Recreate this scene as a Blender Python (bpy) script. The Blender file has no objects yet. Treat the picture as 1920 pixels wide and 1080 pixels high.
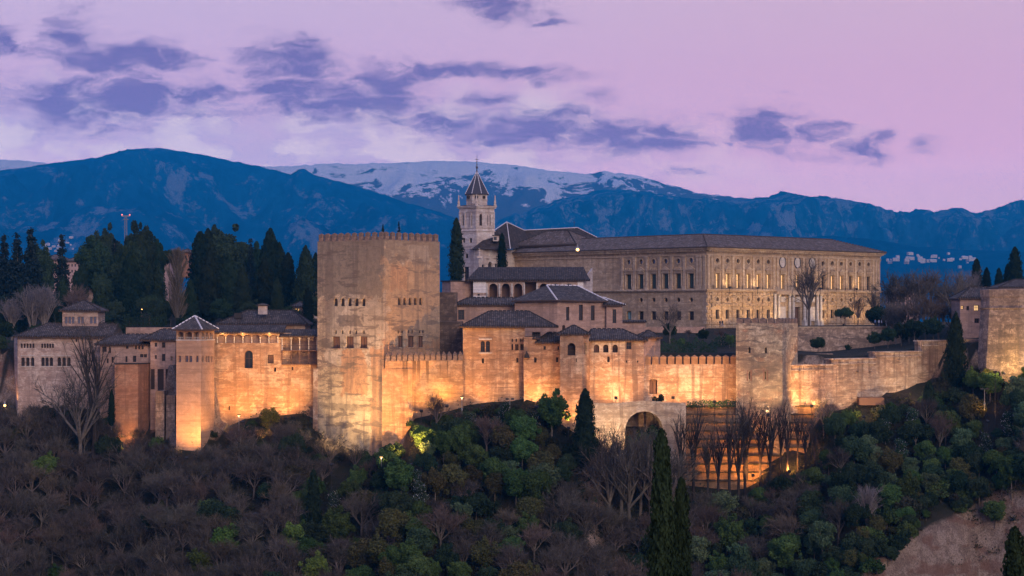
import bpy, math, random
import numpy as np
from mathutils import Vector, Matrix, noise as mnoise
random.seed(7)
rng = np.random.default_rng(7)
SC = bpy.context.scene
COL = SC.collection

# ------------------------------------------------------------------ camera, sky, sun, exposure
HAZE = 1.35e-4
F, CX, HZ = 3600.0, 960.0, 580.0          # focal length in photo pixels, centre column, horizon row
cam_d = bpy.data.cameras.new("camera")
cam_d.sensor_width = 36.0
cam_d.lens = 36.0 * F / 1920.0
cam_d.shift_y = (HZ - 540.0) / 1920.0
cam_d.clip_start, cam_d.clip_end = 0.5, 80000.0
cam = bpy.data.objects.new("camera", cam_d)
COL.objects.link(cam)
cam.location = (0, 0, 0)
cam.rotation_euler = (math.radians(90), 0, 0)
SC.camera = cam
SC.view_settings.view_transform = 'Standard'
SC.view_settings.look = 'None'
SC.view_settings.exposure = 0.0
SC.view_settings.gamma = 1.0
SC.view_settings.use_curve_mapping = False
SC.cycles.use_denoising = True
SC.cycles.max_bounces = 5
SC.cycles.diffuse_bounces = 3
SC.cycles.glossy_bounces = 2
SC.cycles.transparent_max_bounces = 6
SC.cycles.volume_bounces = 0
SC.cycles.sample_clamp_indirect = 4.0
SC.cycles.use_adaptive_sampling = True
SC.cycles.adaptive_threshold = 0.01

def lin(r, g, b):
    f = lambda c: (c / 255 / 12.92) if c <= 10 else ((c / 255 + .055) / 1.055) ** 2.4
    return (f(r), f(g), f(b), 1.0)

class NT:
    """small helper for wiring shader nodes"""
    def __init__(s, tree):
        s.t = tree
        s.t.nodes.clear()
    def n(s, typ, **kw):
        nd = s.t.nodes.new(typ)
        for k, v in kw.items():
            setattr(nd, k, v)
        return nd
    def put(s, sock, v):
        if isinstance(v, bpy.types.NodeSocket):
            s.t.links.new(v, sock)
        else:
            sock.default_value = v
    def m(s, op, a, b=0.0, c=None, clamp=False):
        nd = s.n('ShaderNodeMath', operation=op, use_clamp=clamp)
        s.put(nd.inputs[0], a); s.put(nd.inputs[1], b)
        if c is not None: s.put(nd.inputs[2], c)
        return nd.outputs[0]
    def vm(s, op, a, b=None, out=0):
        nd = s.n('ShaderNodeVectorMath', operation=op)
        s.put(nd.inputs[0], a)
        if b is not None: s.put(nd.inputs[1], b)
        return nd.outputs[out]
    def mix(s, fac, a, b, blend='MIX'):
        nd = s.n('ShaderNodeMix', data_type='RGBA', blend_type=blend)
        s.put(nd.inputs[0], fac); s.put(nd.inputs[6], a); s.put(nd.inputs[7], b)
        return nd.outputs[2]
    def mix1(s, fac, a, b):
        nd = s.n('ShaderNodeMix', data_type='FLOAT')
        s.put(nd.inputs[0], fac); s.put(nd.inputs[2], a); s.put(nd.inputs[3], b)
        return nd.outputs[0]
    def ss(s, x, lo, hi):
        nd = s.n('ShaderNodeMapRange', interpolation_type='SMOOTHSTEP')
        s.put(nd.inputs[0], x)
        nd.inputs[1].default_value = lo; nd.inputs[2].default_value = hi
        return nd.outputs[0]
    def noise(s, vec, scale, detail=6.0, rough=.55, dist=0.0, dim='3D'):
        nd = s.n('ShaderNodeTexNoise', noise_dimensions=dim)
        s.put(nd.inputs['Vector'], vec)
        nd.inputs['Scale'].default_value = scale
        nd.inputs['Detail'].default_value = detail
        nd.inputs['Roughness'].default_value = rough
        nd.inputs['Distortion'].default_value = dist
        return nd.outputs['Fac']
    def xyz(s, x, y, z):
        nd = s.n('ShaderNodeCombineXYZ')
        s.put(nd.inputs[0], x); s.put(nd.inputs[1], y); s.put(nd.inputs[2], z)
        return nd.outputs[0]
    def sep(s, v):
        nd = s.n('ShaderNodeSeparateXYZ'); s.put(nd.inputs[0], v)
        return nd.outputs

world = bpy.data.worlds.new("World")
SC.world = world
world.use_nodes = True
W = NT(world.node_tree)
tc = W.n('ShaderNodeTexCoord')
dx, dy, dz = W.sep(tc.outputs['Generated'])
ysafe = W.m('MAXIMUM', dy, 0.02)
# direction measured in thousandths of the tangent: the sky's own azimuth / elevation frame
az = W.m('MULTIPLY', W.m('DIVIDE', dx, ysafe), F)
el = W.m('MULTIPLY', W.m('DIVIDE', dz, ysafe), F)
rampn = W.n('ShaderNodeValToRGB')
W.put(rampn.inputs[0], W.m('MULTIPLY', W.m('ADD', dz, 0.02), 1.0))
cr = rampn.color_ramp
def stops(cr, lst):
    while len(cr.elements) > 1: cr.elements.remove(cr.elements[-1])
    cr.elements[0].position, cr.elements[0].color = lst[0]
    for p, c in lst[1:]:
        e = cr.elements.new(p); e.color = c
stops(cr, [(0.0, lin(150, 120, 150)), (0.03, lin(196, 168, 213)), (0.075, lin(203, 170, 213)), (0.10, lin(203, 163, 207)),
           (0.14, lin(201, 166, 210)), (0.185, lin(201, 176, 218)), (0.30, lin(200, 190, 242)), (0.6, lin(168, 182, 252)), (1.0, lin(155, 172, 252))])
sky = rampn.outputs[0]
# sunset afterglow behind the viewer, to the west
dotw = W.vm('DOT_PRODUCT', tc.outputs['Generated'], (0.25, -0.96, 0.10), out=1)
glow = W.m('POWER', W.m('MAXIMUM', dotw, 0.0), 2.5)
glow = W.m('MULTIPLY', glow, W.m('POWER', W.m('SUBTRACT', 1.0, W.m('ABSOLUTE', dz)), 2.0))
sky = W.mix(W.m('MULTIPLY', glow, 0.9, clamp=True), sky, (2.1, 1.42, 1.15, 1))
# clouds
warp = W.noise(W.xyz(W.m('MULTIPLY', az, .011), W.m('MULTIPLY', el, .022), 1.7), 1.0, 5)
warp2 = W.noise(W.xyz(W.m('MULTIPLY', az, .011), W.m('MULTIPLY', el, .022), 9.3), 1.0, 5)
azw = W.m('ADD', az, W.m('MULTIPLY', W.m('SUBTRACT', warp, .5), 110))
elw = W.m('ADD', el, W.m('MULTIPLY', W.m('SUBTRACT', warp2, .5), 48))
cvec = W.xyz(azw, elw, 0.0)
def ell(lst):
    out = None
    for cx, cy, rx, ry, amp in lst:
        d = W.vm('SUBTRACT', cvec, (cx - CX, HZ - cy, 0))
        d = W.vm('MULTIPLY', d, (.56 / rx, .50 / ry, 0))
        v = W.m('MULTIPLY', W.m('SUBTRACT', 1.0, W.vm('LENGTH', d, out=1)), amp)
        out = v if out is None else W.m('MAXIMUM', out, v)
    return out
DARK = [(140, 75, 45, 42, 1.0), (195, 108, 110, 28, 1.1), (290, 112, 90, 16, 1.0), (115, 190, 90, 36, 1.1), (240, 180, 190, 34, 1.1),
        (350, 182, 100, 24, 1.1), (180, 218, 110, 24, .9), (535, 108, 80, 30, 1.1), (600, 130, 55, 14, 1.0), (565, 178, 110, 28, 1.1),
        (640, 195, 160, 26, 1.1), (735, 158, 75, 30, 1.0), (905, 137, 160, 13, 1.1), (820, 133, 70, 12, 1.0), (930, 186, 45, 11, .9),
        (850, 228, 150, 20, .9), (1010, 243, 190, 32, 1.0), (1130, 255, 150, 26, 1.0), (1235, 270, 70, 13, 1.0), (940, 10, 75, 22, 1.1), (1020, 46, 40, 7, .9),
        (1450, 245, 62, 34, 1.0), (1520, 248, 50, 15, .9), (1610, 282, 62, 20, 1.0), (1655, 265, 32, 13, .8), (1112, 180, 30, 9, .7),
        (1345, 218, 32, 9, .6), (1745, 270, 20, 11, .8), (8, 78, 30, 28, .9), (1370, 270, 18, 10, .7), (1290, 320, 60, 10, .45)]
PALE = [(60, 240, 210, 70, 1.0), (330, 250, 260, 60, 1.0), (640, 250, 260, 60, 1.0), (900, 250, 240, 65, 1.0), (990, 215, 110, 45, .9),
        (560, 290, 700, 60, 1.0), (1150, 300, 220, 30, .5)]
nz = W.noise(W.xyz(W.m('MULTIPLY', azw, .012), W.m('MULTIPLY', elw, .032), 4.0), 1.0, 11, .64, .25)
nz2 = W.noise(W.xyz(W.m('MULTIPLY', azw, .007), W.m('MULTIPLY', elw, .013), 7.0), 1.0, 7, .55)
dens = W.m('ADD', ell(DARK), W.m('MULTIPLY', W.m('SUBTRACT', nz, .5), 2.3))
pdens = W.m('ADD', ell(PALE), W.m('MULTIPLY', W.m('SUBTRACT', nz2, .5), 1.1))
front = W.ss(dy, 0.3, 0.6)
pm = W.m('MULTIPLY', W.m('MULTIPLY', W.ss(pdens, 0.05, .95), front), .8)
palec = W.mix(W.ss(nz2, .44, .56), lin(176, 160, 205), lin(206, 190, 216))
sky = W.mix(pm, sky, palec)
dm = W.m('MULTIPLY', W.m('MULTIPLY', W.ss(dens, 0.0, .92), front), .93)
darkc = W.mix(W.ss(W.m('ADD', dens, W.m('MULTIPLY', W.m('SUBTRACT', nz2, .5), 3.0)), 0.0, 1.0), lin(158, 132, 180), lin(108, 86, 150))
sky = W.mix(dm, sky, darkc)
# the low sky is bright enough to shine through the haze in front of it
tau = W.m('MULTIPLY', W.m('MINIMUM', W.m('DIVIDE', 880.0, W.m('MAXIMUM', dz, .03)), 12500.0), HAZE)
sky = W.vm('MULTIPLY', sky, W.mix(front, (1, 1, 1, 1), W.mix(W.ss(az, -900, 900), (1.0, .95, .75, 1), (1.12, .92, .66, 1))))
sky = W.vm('SCALE', sky, None)
sky.node.inputs['Scale'].default_value = 1.0
W.put(sky.node.inputs['Scale'], W.mix1(front, 1.0, W.m('EXPONENT', tau)))
bg = W.n('ShaderNodeBackground')
W.put(bg.inputs[0], sky)
bg.inputs[1].default_value = 0.90
wo = W.n('ShaderNodeOutputWorld')
world.node_tree.links.new(bg.outputs[0], wo.inputs[0])

sun_d = bpy.data.lights.new("sun", 'SUN')
sun_d.energy = 2.0
sun_d.angle = math.radians(32)
sun_d.color = (1.0, 0.74, 0.58)
sun = bpy.data.objects.new("sun", sun_d)
COL.objects.link(sun)
sun.rotation_euler = Vector((-0.38, 0.86, -0.36)).to_track_quat('-Z', 'Y').to_euler()

# ------------------------------------------------------------------ materials
MATS = {}
def new_mat(name):
    m = bpy.data.materials.new(name)
    m.use_nodes = True
    MATS[name] = m
    return m, NT(m.node_tree)
def finish(T, color, rough=.9, bump=None, bstr=.4, bdist=.1, spec=.2, emit=None, estr=0.0, metallic=0.0):
    p = T.n('ShaderNodeBsdfPrincipled')
    T.put(p.inputs['Base Color'], color)
    T.put(p.inputs['Roughness'], rough)
    p.inputs['Specular IOR Level'].default_value = spec
    p.inputs['Metallic'].default_value = metallic
    if bump is not None:
        b = T.n('ShaderNodeBump')
        b.inputs['Strength'].default_value = bstr
        b.inputs['Distance'].default_value = bdist
        T.put(b.inputs['Height'], bump)
        T.put(p.inputs['Normal'], b.outputs[0])
    if emit is not None:
        T.put(p.inputs['Emission Color'], emit)
        T.put(p.inputs['Emission Strength'], estr)
    o = T.n('ShaderNodeOutputMaterial')
    T.t.links.new(p.outputs[0], o.inputs[0])

def c4(c): return (c[0], c[1], c[2], 1.0)

def mat_stone(name, base, patch, dark, pscale=.10, plo=.49, phi=.54, course=.85, cline=.35, streak=.5, blotch=.5, top=None, brick=None, seed=0.0, fine=.35, zones=(), drip=None):
    """rammed earth / render: big plaster patches, lift lines, run-off streaks, erosion blotches"""
    m, T = new_mat(name)
    co = T.n('ShaderNodeTexCoord').outputs['Object']
    co = T.vm('ADD', co, (seed * 13.1, seed * 7.7, 0))
    nL = T.noise(T.vm('MULTIPLY', co, (.05, .05, .07)), 1.0, 5, .6)
    x, y, z = T.sep(co)
    n1 = T.noise(co, pscale, 9, .62, .4)
    col = T.mix(T.ss(n1, plo, phi), c4(base), c4(patch))
    if brick is not None:
        nb = T.noise(T.vm('MULTIPLY', T.vm('ADD', co, (31, 7, 3)), (1, 1, 1.6)), pscale * 1.3, 6, .6)
        col = T.mix(T.ss(nb, .54, .6), col, c4(brick))
    if top is not None:   # (z where the weathered zone begins, colour)
        zz = T.m('ADD', z, T.m('MULTIPLY', T.m('SUBTRACT', n1, .5), 14))
        col = T.mix(T.m('MULTIPLY', T.ss(zz, top[0] - 3, top[0] + 3), top[2]), col, c4(top[1]))
    nf = T.noise(co, 1.6, 9, .75)
    nm = T.noise(T.vm('MULTIPLY', co, (.55, .55, .9)), 1.0, 9, .72, .6)
    st_ = T.noise(T.vm('MULTIPLY', co, (.07, .07, 1.7)), 1.0, 6, .6, .2)
    col = T.mix(T.m('MULTIPLY', T.ss(st_, .50, .57), .42), col, c4([v * .55 for v in base]))
    col = T.mix(T.m('MULTIPLY', T.ss(nm, .51, .56), .30 * min(1.6, blotch + .5)), col, c4([v * .56 for v in base]))
    col = T.mix(T.m('MULTIPLY', T.ss(nm, .48, .42), .55 * min(1.6, blotch + .4)), col, c4([min(.72, v * 1.35) for v in patch]))
    col = T.mix(T.m('MULTIPLY', T.ss(nf, .46, .56), fine), col, c4([v * .55 for v in base]))
    for (zc_, zs_, colz, amt) in zones:   # patches of other render and painted light contrast between faces, each with its own place and a ragged edge
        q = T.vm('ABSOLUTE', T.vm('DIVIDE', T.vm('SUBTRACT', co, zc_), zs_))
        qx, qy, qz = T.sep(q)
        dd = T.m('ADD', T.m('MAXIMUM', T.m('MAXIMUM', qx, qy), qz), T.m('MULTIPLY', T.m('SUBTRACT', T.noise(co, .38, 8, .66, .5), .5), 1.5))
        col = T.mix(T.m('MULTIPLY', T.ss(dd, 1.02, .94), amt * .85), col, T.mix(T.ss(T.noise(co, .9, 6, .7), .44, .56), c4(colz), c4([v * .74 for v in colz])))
    nb2 = T.noise(T.vm('MULTIPLY', co, (.16, .16, .8)), 1.0, 9, .68, .3)
    col = T.mix(T.m('MULTIPLY', T.ss(nb2, .535, .575), blotch * .8), col, c4(dark))
    ns = T.noise(T.vm('MULTIPLY', co, (.7, .7, .035)), 1.0, 5, .6)
    col = T.mix(T.m('MULTIPLY', T.ss(ns, .525, .62), streak), col, c4(dark))
    if drip is not None:   # rain marks running down from the wall head
        nd_ = T.noise(T.vm('MULTIPLY', co, (1.1, 1.1, .03)), 1.0, 4, .6)
        zn = T.m('ADD', z, T.m('MULTIPLY', T.m('SUBTRACT', nd_, .5), drip[1] * 2.2))
        col = T.mix(T.m('MULTIPLY', T.m('MULTIPLY', T.ss(zn, drip[0] - drip[1], drip[0]), T.ss(nd_, .50, .58)), drip[2]), col, c4([v * .55 for v in dark]))
    wob = T.m('MULTIPLY', T.noise(co, .35, 5), .9)
    fr = T.m('FRACT', T.m('DIVIDE', T.m('ADD', z, wob), course))
    line = T.m('MULTIPLY', T.m('LESS_THAN', fr, .09), T.ss(T.noise(T.vm('MULTIPLY', co, (.25, .25, .6)), 1.0, 4), .5, .6))
    col = T.mix(T.m('MULTIPLY', line, cline), col, c4([v * .4 for v in dark]))
    col = T.mix(T.m('MULTIPLY', T.ss(nL, .44, .58), .35), col, c4([v * .62 for v in base]))
    h = T.m('SUBTRACT', T.m('ADD', nf, T.m('MULTIPLY', n1, .7)), T.m('MULTIPLY', line, .6))
    finish(T, col, .92, h, .55, .12)
    return m

mat_stone('tower_earth', (.37, .275, .19), (.50, .41, .29), (.12, .095, .08), .11, .49, .54, .82, .35, .5, .9, brick=(.40, .22, .13), fine=.5, seed=14)
mat_stone('wall_earth', (.41, .245, .145), (.50, .36, .245), (.15, .09, .06), .13, .5, .56, .85, .45, .45, .55, seed=1)
mat_stone('wall_earth_pale', (.42, .275, .185), (.56, .46, .36), (.15, .10, .075), .13, .48, .53, .85, .4, .65, .5, seed=2)
mat_stone('smooth_render', (.47, .30, .20), (.49, .33, .23), (.30, .19, .12), .12, .5, .7, .9, .15, .25, .15, seed=3, fine=.2)
mat_stone('pink_render', (.40, .265, .21), (.45, .31, .25), (.20, .14, .12), .10, .5, .66, 1.2, .12, .4, .3, seed=4, fine=.25)
mat_stone('partal_render', (.44, .31, .25), (.55, .43, .36), (.22, .15, .12), .11, .49, .54, .9, .3, .45, .5, seed=5)
mat_stone('red_brick', (.33, .17, .11), (.37, .22, .15), (.14, .08, .06), .2, .5, .6, .35, .6, .5, .35, seed=6)
mat_stone('palace_stone', (.45, .325, .205), (.53, .40, .27), (.20, .145, .105), .12, .49, .55, .62, .45, .45, .45, seed=7, fine=.4)
mat_stone('palace_trim', (.54, .405, .275), (.59, .46, .33), (.23, .165, .125), .2, .5, .65, 3.0, .1, .55, .4, seed=8)
mat_stone('church_stone', (.56, .47, .42), (.64, .56, .51), (.27, .21, .19), .15, .46, .58, .6, .3, .45, .4, seed=9)
mat_stone('white_wash', (.72, .68, .68), (.78, .75, .75), (.45, .42, .42), .2, .5, .6, 2, .05, .3, .15, seed=10, fine=.12)
mat_stone('rubble', (.33, .24, .18), (.42, .32, .25), (.12, .09, .075), .5, .47, .53, .45, .6, .5, .9, seed=11, fine=.8)
mat_stone('white_stone', (.62, .57, .52), (.68, .62, .58), (.32, .27, .24), .3, .5, .6, 2, .1, .3, .2, seed=12)

def mat_roof(name, a, b, pale=(.34, .30, .30), seed=0.0):
    m, T = new_mat(name)
    uv = T.n('ShaderNodeUVMap').outputs[0]
    u, v, _ = T.sep(uv)
    co = T.n('ShaderNodeTexCoord').outputs['Object']
    wv = T.m('ABSOLUTE', T.m('SUBTRACT', T.m('FRACT', T.m('DIVIDE', u, .42)), .5))
    rw = T.m('FRACT', T.m('DIVIDE', v, .55))
    cell = T.n('ShaderNodeTexWhiteNoise', noise_dimensions='2D')
    T.put(cell.inputs['Vector'], T.xyz(T.m('FLOOR', T.m('DIVIDE', u, .42)), T.m('FLOOR', T.m('DIVIDE', v, .55)), 0))
    n1 = T.noise(T.vm('ADD', co, (seed * 9, 0, 0)), .5, 8, .7)
    n9 = T.noise(T.vm('ADD', co, (seed * 5 + 70, 3, 0)), 1.1, 6, .7)
    col = T.mix(T.ss(n1, .43, .57), c4(a), c4(b))
    col = T.mix(T.m('MULTIPLY', T.ss(n9, .52, .6), .5), col, c4((a[0] * 1.9, a[1] * 1.6, a[2] * 1.35)))
    col = T.mix(T.m('MULTIPLY', T.ss(cell.outputs[0], .72, 1.0), .5), col, c4(pale))
    col = T.mix(T.m('MULTIPLY', T.ss(cell.outputs[0], .35, .0), .5), col, c4([q * .45 for q in a]))
    col = T.mix(T.m('MULTIPLY', T.ss(wv, .28, .48), .75), col, c4([q * .25 for q in a]))
    h = T.m('ADD', T.m('MULTIPLY', T.m('SUBTRACT', .5, wv), 1.6), T.m('MULTIPLY', rw, -.5))
    finish(T, col, .85, h, .9, .14)
    return m
mat_roof('roof_tile', (.068, .054, .046), (.10, .082, .070), (.22, .18, .16))
mat_roof('roof_tile_dark', (.05, .038, .032), (.072, .056, .047), (.14, .115, .10), seed=1)
mat_roof('roof_tile_brown', (.12, .085, .062), (.165, .122, .092), seed=2)

def mat_plain(name, c, rough=.7, var=.3, scale=3.0, spec=.3, metallic=0.0):
    m, T = new_mat(name)
    co = T.n('ShaderNodeTexCoord').outputs['Object']
    n = T.noise(co, scale, 5)
    col = T.mix(T.m('MULTIPLY', n, var), c4(c), c4([v * .4 for v in c]))
    finish(T, col, rough, n, .2, .03, spec, metallic=metallic)
    return m
mat_plain('dark_wood', (.075, .045, .032))
mat_plain('mid_wood', (.16, .085, .055))
mat_plain('grey_metal', (.25, .26, .28), .45, .2, 5, .5, .6)
mat_plain('dark_metal', (.03, .03, .032), .6)
mat_plain('green_shutter', (.05, .085, .075))
mat_plain('cyan_shutter', (.25, .50, .52))
mat_plain('ridge_mortar', (.72, .70, .72), .9, .3, 4)
mat_plain('room_shade', (.05, .035, .03), .95)  # dark sheet colour standing in for the shade of unlit rooms
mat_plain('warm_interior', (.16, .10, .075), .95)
mat_plain('pane_glass', (.022, .025, .035), .18, .2, 1, .6)
mat_plain('blue_glass', (.14, .18, .30), .15, .2, 1, .6)
mat_plain('slate', (.045, .04, .05), .5, .3, 2, .4)
mat_plain('skin', (.45, .28, .21)); mat_plain('cloth_white', (.75, .75, .78)); mat_plain('cloth_blue', (.12, .2, .38)); mat_plain('cloth_dark', (.04, .04, .05))
mat_plain('far_pink', (.42, .29, .27), .9, .4, .5); mat_plain('far_white', (.55, .52, .55), .9, .3, .5)

def mat_glow(name, c, strength):
    m, T = new_mat(name)
    co = T.n('ShaderNodeTexCoord').outputs['Object']
    n = T.noise(co, 1.5, 3)
    finish(T, c4([v * .6 for v in c]), .6, emit=T.mix(T.m('MULTIPLY', n, .6), c4(c), c4([c[0] * .55, c[1] * .45, c[2] * .35])), estr=strength)
    return m
mat_glow('lamp_lens', (1.0, .55, .18), 5.0)
mat_glow('lamp_lens_dim', (1.0, .52, .18), 2.0)
mat_glow('lit_pane', (1.0, .58, .24), 1.1)
mat_glow('lit_pane_bright', (1.0, .62, .27), .95)
mat_glow('red_beacon', (1.0, .22, .16), 2.5)

def mat_leaf(name, a, b, vary=.35):
    m, T = new_mat(name)
    co = T.n('ShaderNodeTexCoord').outputs['Object']
    oi = T.n('ShaderNodeObjectInfo').outputs['Random']
    n = T.noise(T.vm('ADD', co, T.xyz(T.m('MULTIPLY', oi, 40), 0, 0)), .45, 5, .6)
    col = T.mix(T.ss(n, .3, .7), c4(a), c4(b))
    n2 = T.noise(co, 3.5, 2)
    col = T.mix(T.m('MULTIPLY', T.ss(n2, .4, .7), .45), col, c4([v * .45 for v in a]))
    hsv = T.n('ShaderNodeHueSaturation')
    T.put(hsv.inputs['Hue'], T.m('ADD', .5 - .03, T.m('MULTIPLY', oi, .06)))
    T.put(hsv.inputs['Value'], T.m('ADD', 1 - vary, T.m('MULTIPLY', T.m('FRACT', T.m('MULTIPLY', oi, 7.31)), 2 * vary)))
    T.put(hsv.inputs['Color'], col)
    d = T.n('ShaderNodeBsdfDiffuse'); T.put(d.inputs[0], hsv.outputs[0])
    tr = T.n('ShaderNodeBsdfTranslucent'); T.put(tr.inputs[0], hsv.outputs[0])
    ms = T.n('ShaderNodeMixShader'); ms.inputs[0].default_value = .25
    T.t.links.new(d.outputs[0], ms.inputs[1]); T.t.links.new(tr.outputs[0], ms.inputs[2])
    o = T.n('ShaderNodeOutputMaterial'); T.t.links.new(ms.outputs[0], o.inputs[0])
    return m
mat_leaf('leaf_cypress', (0.020, 0.033, 0.018), (0.034, 0.051, 0.025))
mat_leaf('leaf_pine', (0.026, 0.049, 0.025), (0.051, 0.078, 0.033))
mat_leaf('leaf_spruce', (0.023, 0.036, 0.033), (0.039, 0.056, 0.048))
mat_leaf('leaf_green', (0.055, 0.1, 0.032), (0.095, 0.15, 0.045))
mat_leaf('leaf_dark', (0.03, 0.052, 0.028), (0.052, 0.082, 0.04))
mat_leaf('leaf_spring', (0.086, 0.142, 0.034), (0.123, 0.184, 0.043))
mat_leaf('leaf_olive', (0.075, 0.078, 0.03), (0.12, 0.11, 0.045))
mat_leaf('leaf_sage', (0.075, 0.12, 0.06), (0.12, 0.17, 0.085))
mat_leaf('leaf_yellow', (0.131, 0.131, 0.029), (0.197, 0.180, 0.041))
mat_leaf('petal', (.30, .31, .34), (.48, .48, .52), .25)
mat_leaf('twig', (0.088, 0.077, 0.064), (0.138, 0.121, 0.1), .30)
mat_leaf('twig_pale', (0.172, 0.152, 0.152), (0.221, 0.197, 0.197), .15)
mat_leaf('twig_brown', (0.125, 0.096, 0.075), (0.17, 0.13, 0.1), .25)
mat_leaf('bark', (0.15, 0.125, 0.11), (0.22, 0.19, 0.165), .25)
mat_leaf('bark_silhouette', (.045, .036, .032), (.075, .062, .055), .2)  # bark darkened in colour so the stems read as backlit silhouettes
mat_leaf('bark_pale', (0.213, 0.189, 0.172), (0.271, 0.238, 0.221), .15)
mat_leaf('leaf_under', (0.029, 0.037, 0.021), (0.066, 0.059, 0.037))
mat_leaf('leaf_palm', (0.025, 0.041, 0.029), (0.041, 0.061, 0.041))

# ------------------------------------------------------------------ placing and mesh helpers
def PX(px, Y): return (px - CX) / F * Y
def PZ(py, Y): return (HZ - py) / F * Y
def P2(px, Y): return Vector((PX(px, Y), Y))

def tag(o, label=None, cat=None, group=None, kind=None):
    if label: o['label'] = label
    if cat: o['category'] = cat
    if group: o['group'] = group
    if kind: o['kind'] = kind
    return o
def empty(name, loc, label, cat, group=None, rz=0.0):
    o = bpy.data.objects.new(name, None)
    o.empty_display_size = .5
    COL.objects.link(o)
    o.location = loc
    o.rotation_euler = (0, 0, rz)
    return tag(o, label, cat, group)

class MB:
    def __init__(s): s.v, s.f, s.mi, s.uv = [], [], [], []
    def face(s, pts, mi=0, uv=None):
        k = len(s.v)
        s.v.extend([tuple(p) for p in pts])
        s.f.append(list(range(k, k + len(pts)))); s.mi.append(mi)
        s.uv.append(uv)
    def box(s, c, d, t=(1, 0), mi=0):
        """box centred at c (x,y,z) with sizes d along t, along its normal, and up"""
        tx = Vector((t[0], t[1], 0)).normalized(); ty = Vector((-tx.y, tx.x, 0)); c = Vector(c)
        q = [c + tx * (sx * d[0] / 2) + ty * (sy * d[1] / 2) + Vector((0, 0, sz * d[2] / 2)) for sz in (-1, 1) for sx, sy in ((-1, -1), (1, -1), (1, 1), (-1, 1))]
        for ids in ((0, 1, 5, 4), (1, 2, 6, 5), (2, 3, 7, 6), (3, 0, 4, 7), (4, 5, 6, 7), (3, 2, 1, 0)):
            s.face([q[i] for i in ids], mi)
    def prism(s, poly, z0, z1, mi=0, top=None):
        """vertical prism over a CCW 2-D polygon; top = polygon for a tapered top"""
        top = top or poly
        n = len(poly)
        for i in range(n):
            j = (i + 1) % n
            s.face([(*poly[i], z0), (*poly[j], z0), (*top[j], z1), (*top[i], z1)], mi)
        s.face([(*p, z1) for p in top], mi)
        s.face([(*p, z0) for p in reversed(poly)], mi)
    def pyramid(s, poly, z0, apex, mi=0):
        n = len(poly)
        for i in range(n):
            s.face([(*poly[i], z0), (*poly[(i + 1) % n], z0), apex], mi)
        s.face([(*p, z0) for p in reversed(poly)], mi)
    def tube(s, p, q, r0, r1, n=6, mi=0, caps=True):
        p, q = Vector(p), Vector(q); d = (q - p).normalized()
        a = d.orthogonal().normalized(); b = d.cross(a)
        A = [p + (a * math.cos(2 * math.pi * i / n) + b * math.sin(2 * math.pi * i / n)) * r0 for i in range(n)]
        B = [q + (a * math.cos(2 * math.pi * i / n) + b * math.sin(2 * math.pi * i / n)) * r1 for i in range(n)]
        for i in range(n):
            j = (i + 1) % n
            s.face([A[i], A[j], B[j], B[i]], mi)
        if caps:
            s.face(B, mi); s.face(A[::-1], mi)
    def lathe(s, c, prof, n=10, mi=0):
        """prof: list of (radius, z) from the bottom up"""
        for (r0, z0), (r1, z1) in zip(prof, prof[1:]):
            for i in range(n):
                a, b = 2 * math.pi * i / n, 2 * math.pi * (i + 1) / n
                q = [(c[0] + r0 * math.cos(a), c[1] + r0 * math.sin(a), c[2] + z0), (c[0] + r0 * math.cos(b), c[1] + r0 * math.sin(b), c[2] + z0),
                     (c[0] + r1 * math.cos(b), c[1] + r1 * math.sin(b), c[2] + z1), (c[0] + r1 * math.cos(a), c[1] + r1 * math.sin(a), c[2] + z1)]
                if r0 < 1e-4: q = q[1:]
                elif r1 < 1e-4: q = q[:3]
                s.face(q, mi)
    def build(s, name, mats, parent=None, smooth=False):
        me = bpy.data.meshes.new(name)
        off = Vector(parent.location) if parent is not None and not parent.get('_keep') else Vector((0, 0, 0))
        if parent is not None and parent.parent is not None: off = off + Vector(parent.parent.location)
        me.from_pydata([(v[0] - off.x, v[1] - off.y, v[2] - off.z) for v in s.v], [], s.f)
        mats = mats if isinstance(mats, (list, tuple)) else [mats]
        for m in mats: me.materials.append(MATS[m])
        if len(mats) > 1: me.polygons.foreach_set('material_index', s.mi)
        if any(u is not None for u in s.uv):
            lay = me.uv_layers.new(name='UVMap')
            flat = []
            for f, u in zip(s.f, s.uv):
                flat.extend(c for p in (u or [(0, 0)] * len(f)) for c in p)
            lay.data.foreach_set('uv', flat)
        if smooth: me.polygons.foreach_set('use_smooth', [True] * len(me.polygons))
        me.update()
        o = bpy.data.objects.new(name, me)
        COL.objects.link(o)
        if parent is not None: o.parent = parent
        return o

def hole_px(a, b, px0, px1, py0, py1, **kw):
    """an opening on the wall a-b measured along that wall: (u0, u1, z0, z1)"""
    t = (b - a).normalized()
    def su(px):
        k = (px - CX) / F
        return (k * a.y - a.x) / (t.x - k * t.y)
    u0, u1 = su(px0), su(px1)
    Y = a.y + t.y * (u0 + u1) / 2
    return dict(u0=u0, u1=u1, z0=PZ(py1, Y), z1=PZ(py0, Y), **kw)

def arch_pts(h, n=10, horseshoe=False):
    """points of the arch edge from right spring to left spring, in (u, z)"""
    r = (h['u1'] - h['u0']) / 2; cu = (h['u0'] + h['u1']) / 2
    if h.get('shape') == 'round':
        return None
    rise = min(r * h.get('rise', 1.0), (h['z1'] - h['z0']) * .95)
    zs = h['z1'] - rise
    return [(cu + r * math.cos(math.pi * i / n), zs + rise * math.sin(math.pi * i / n)) for i in range(n + 1)]

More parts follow.
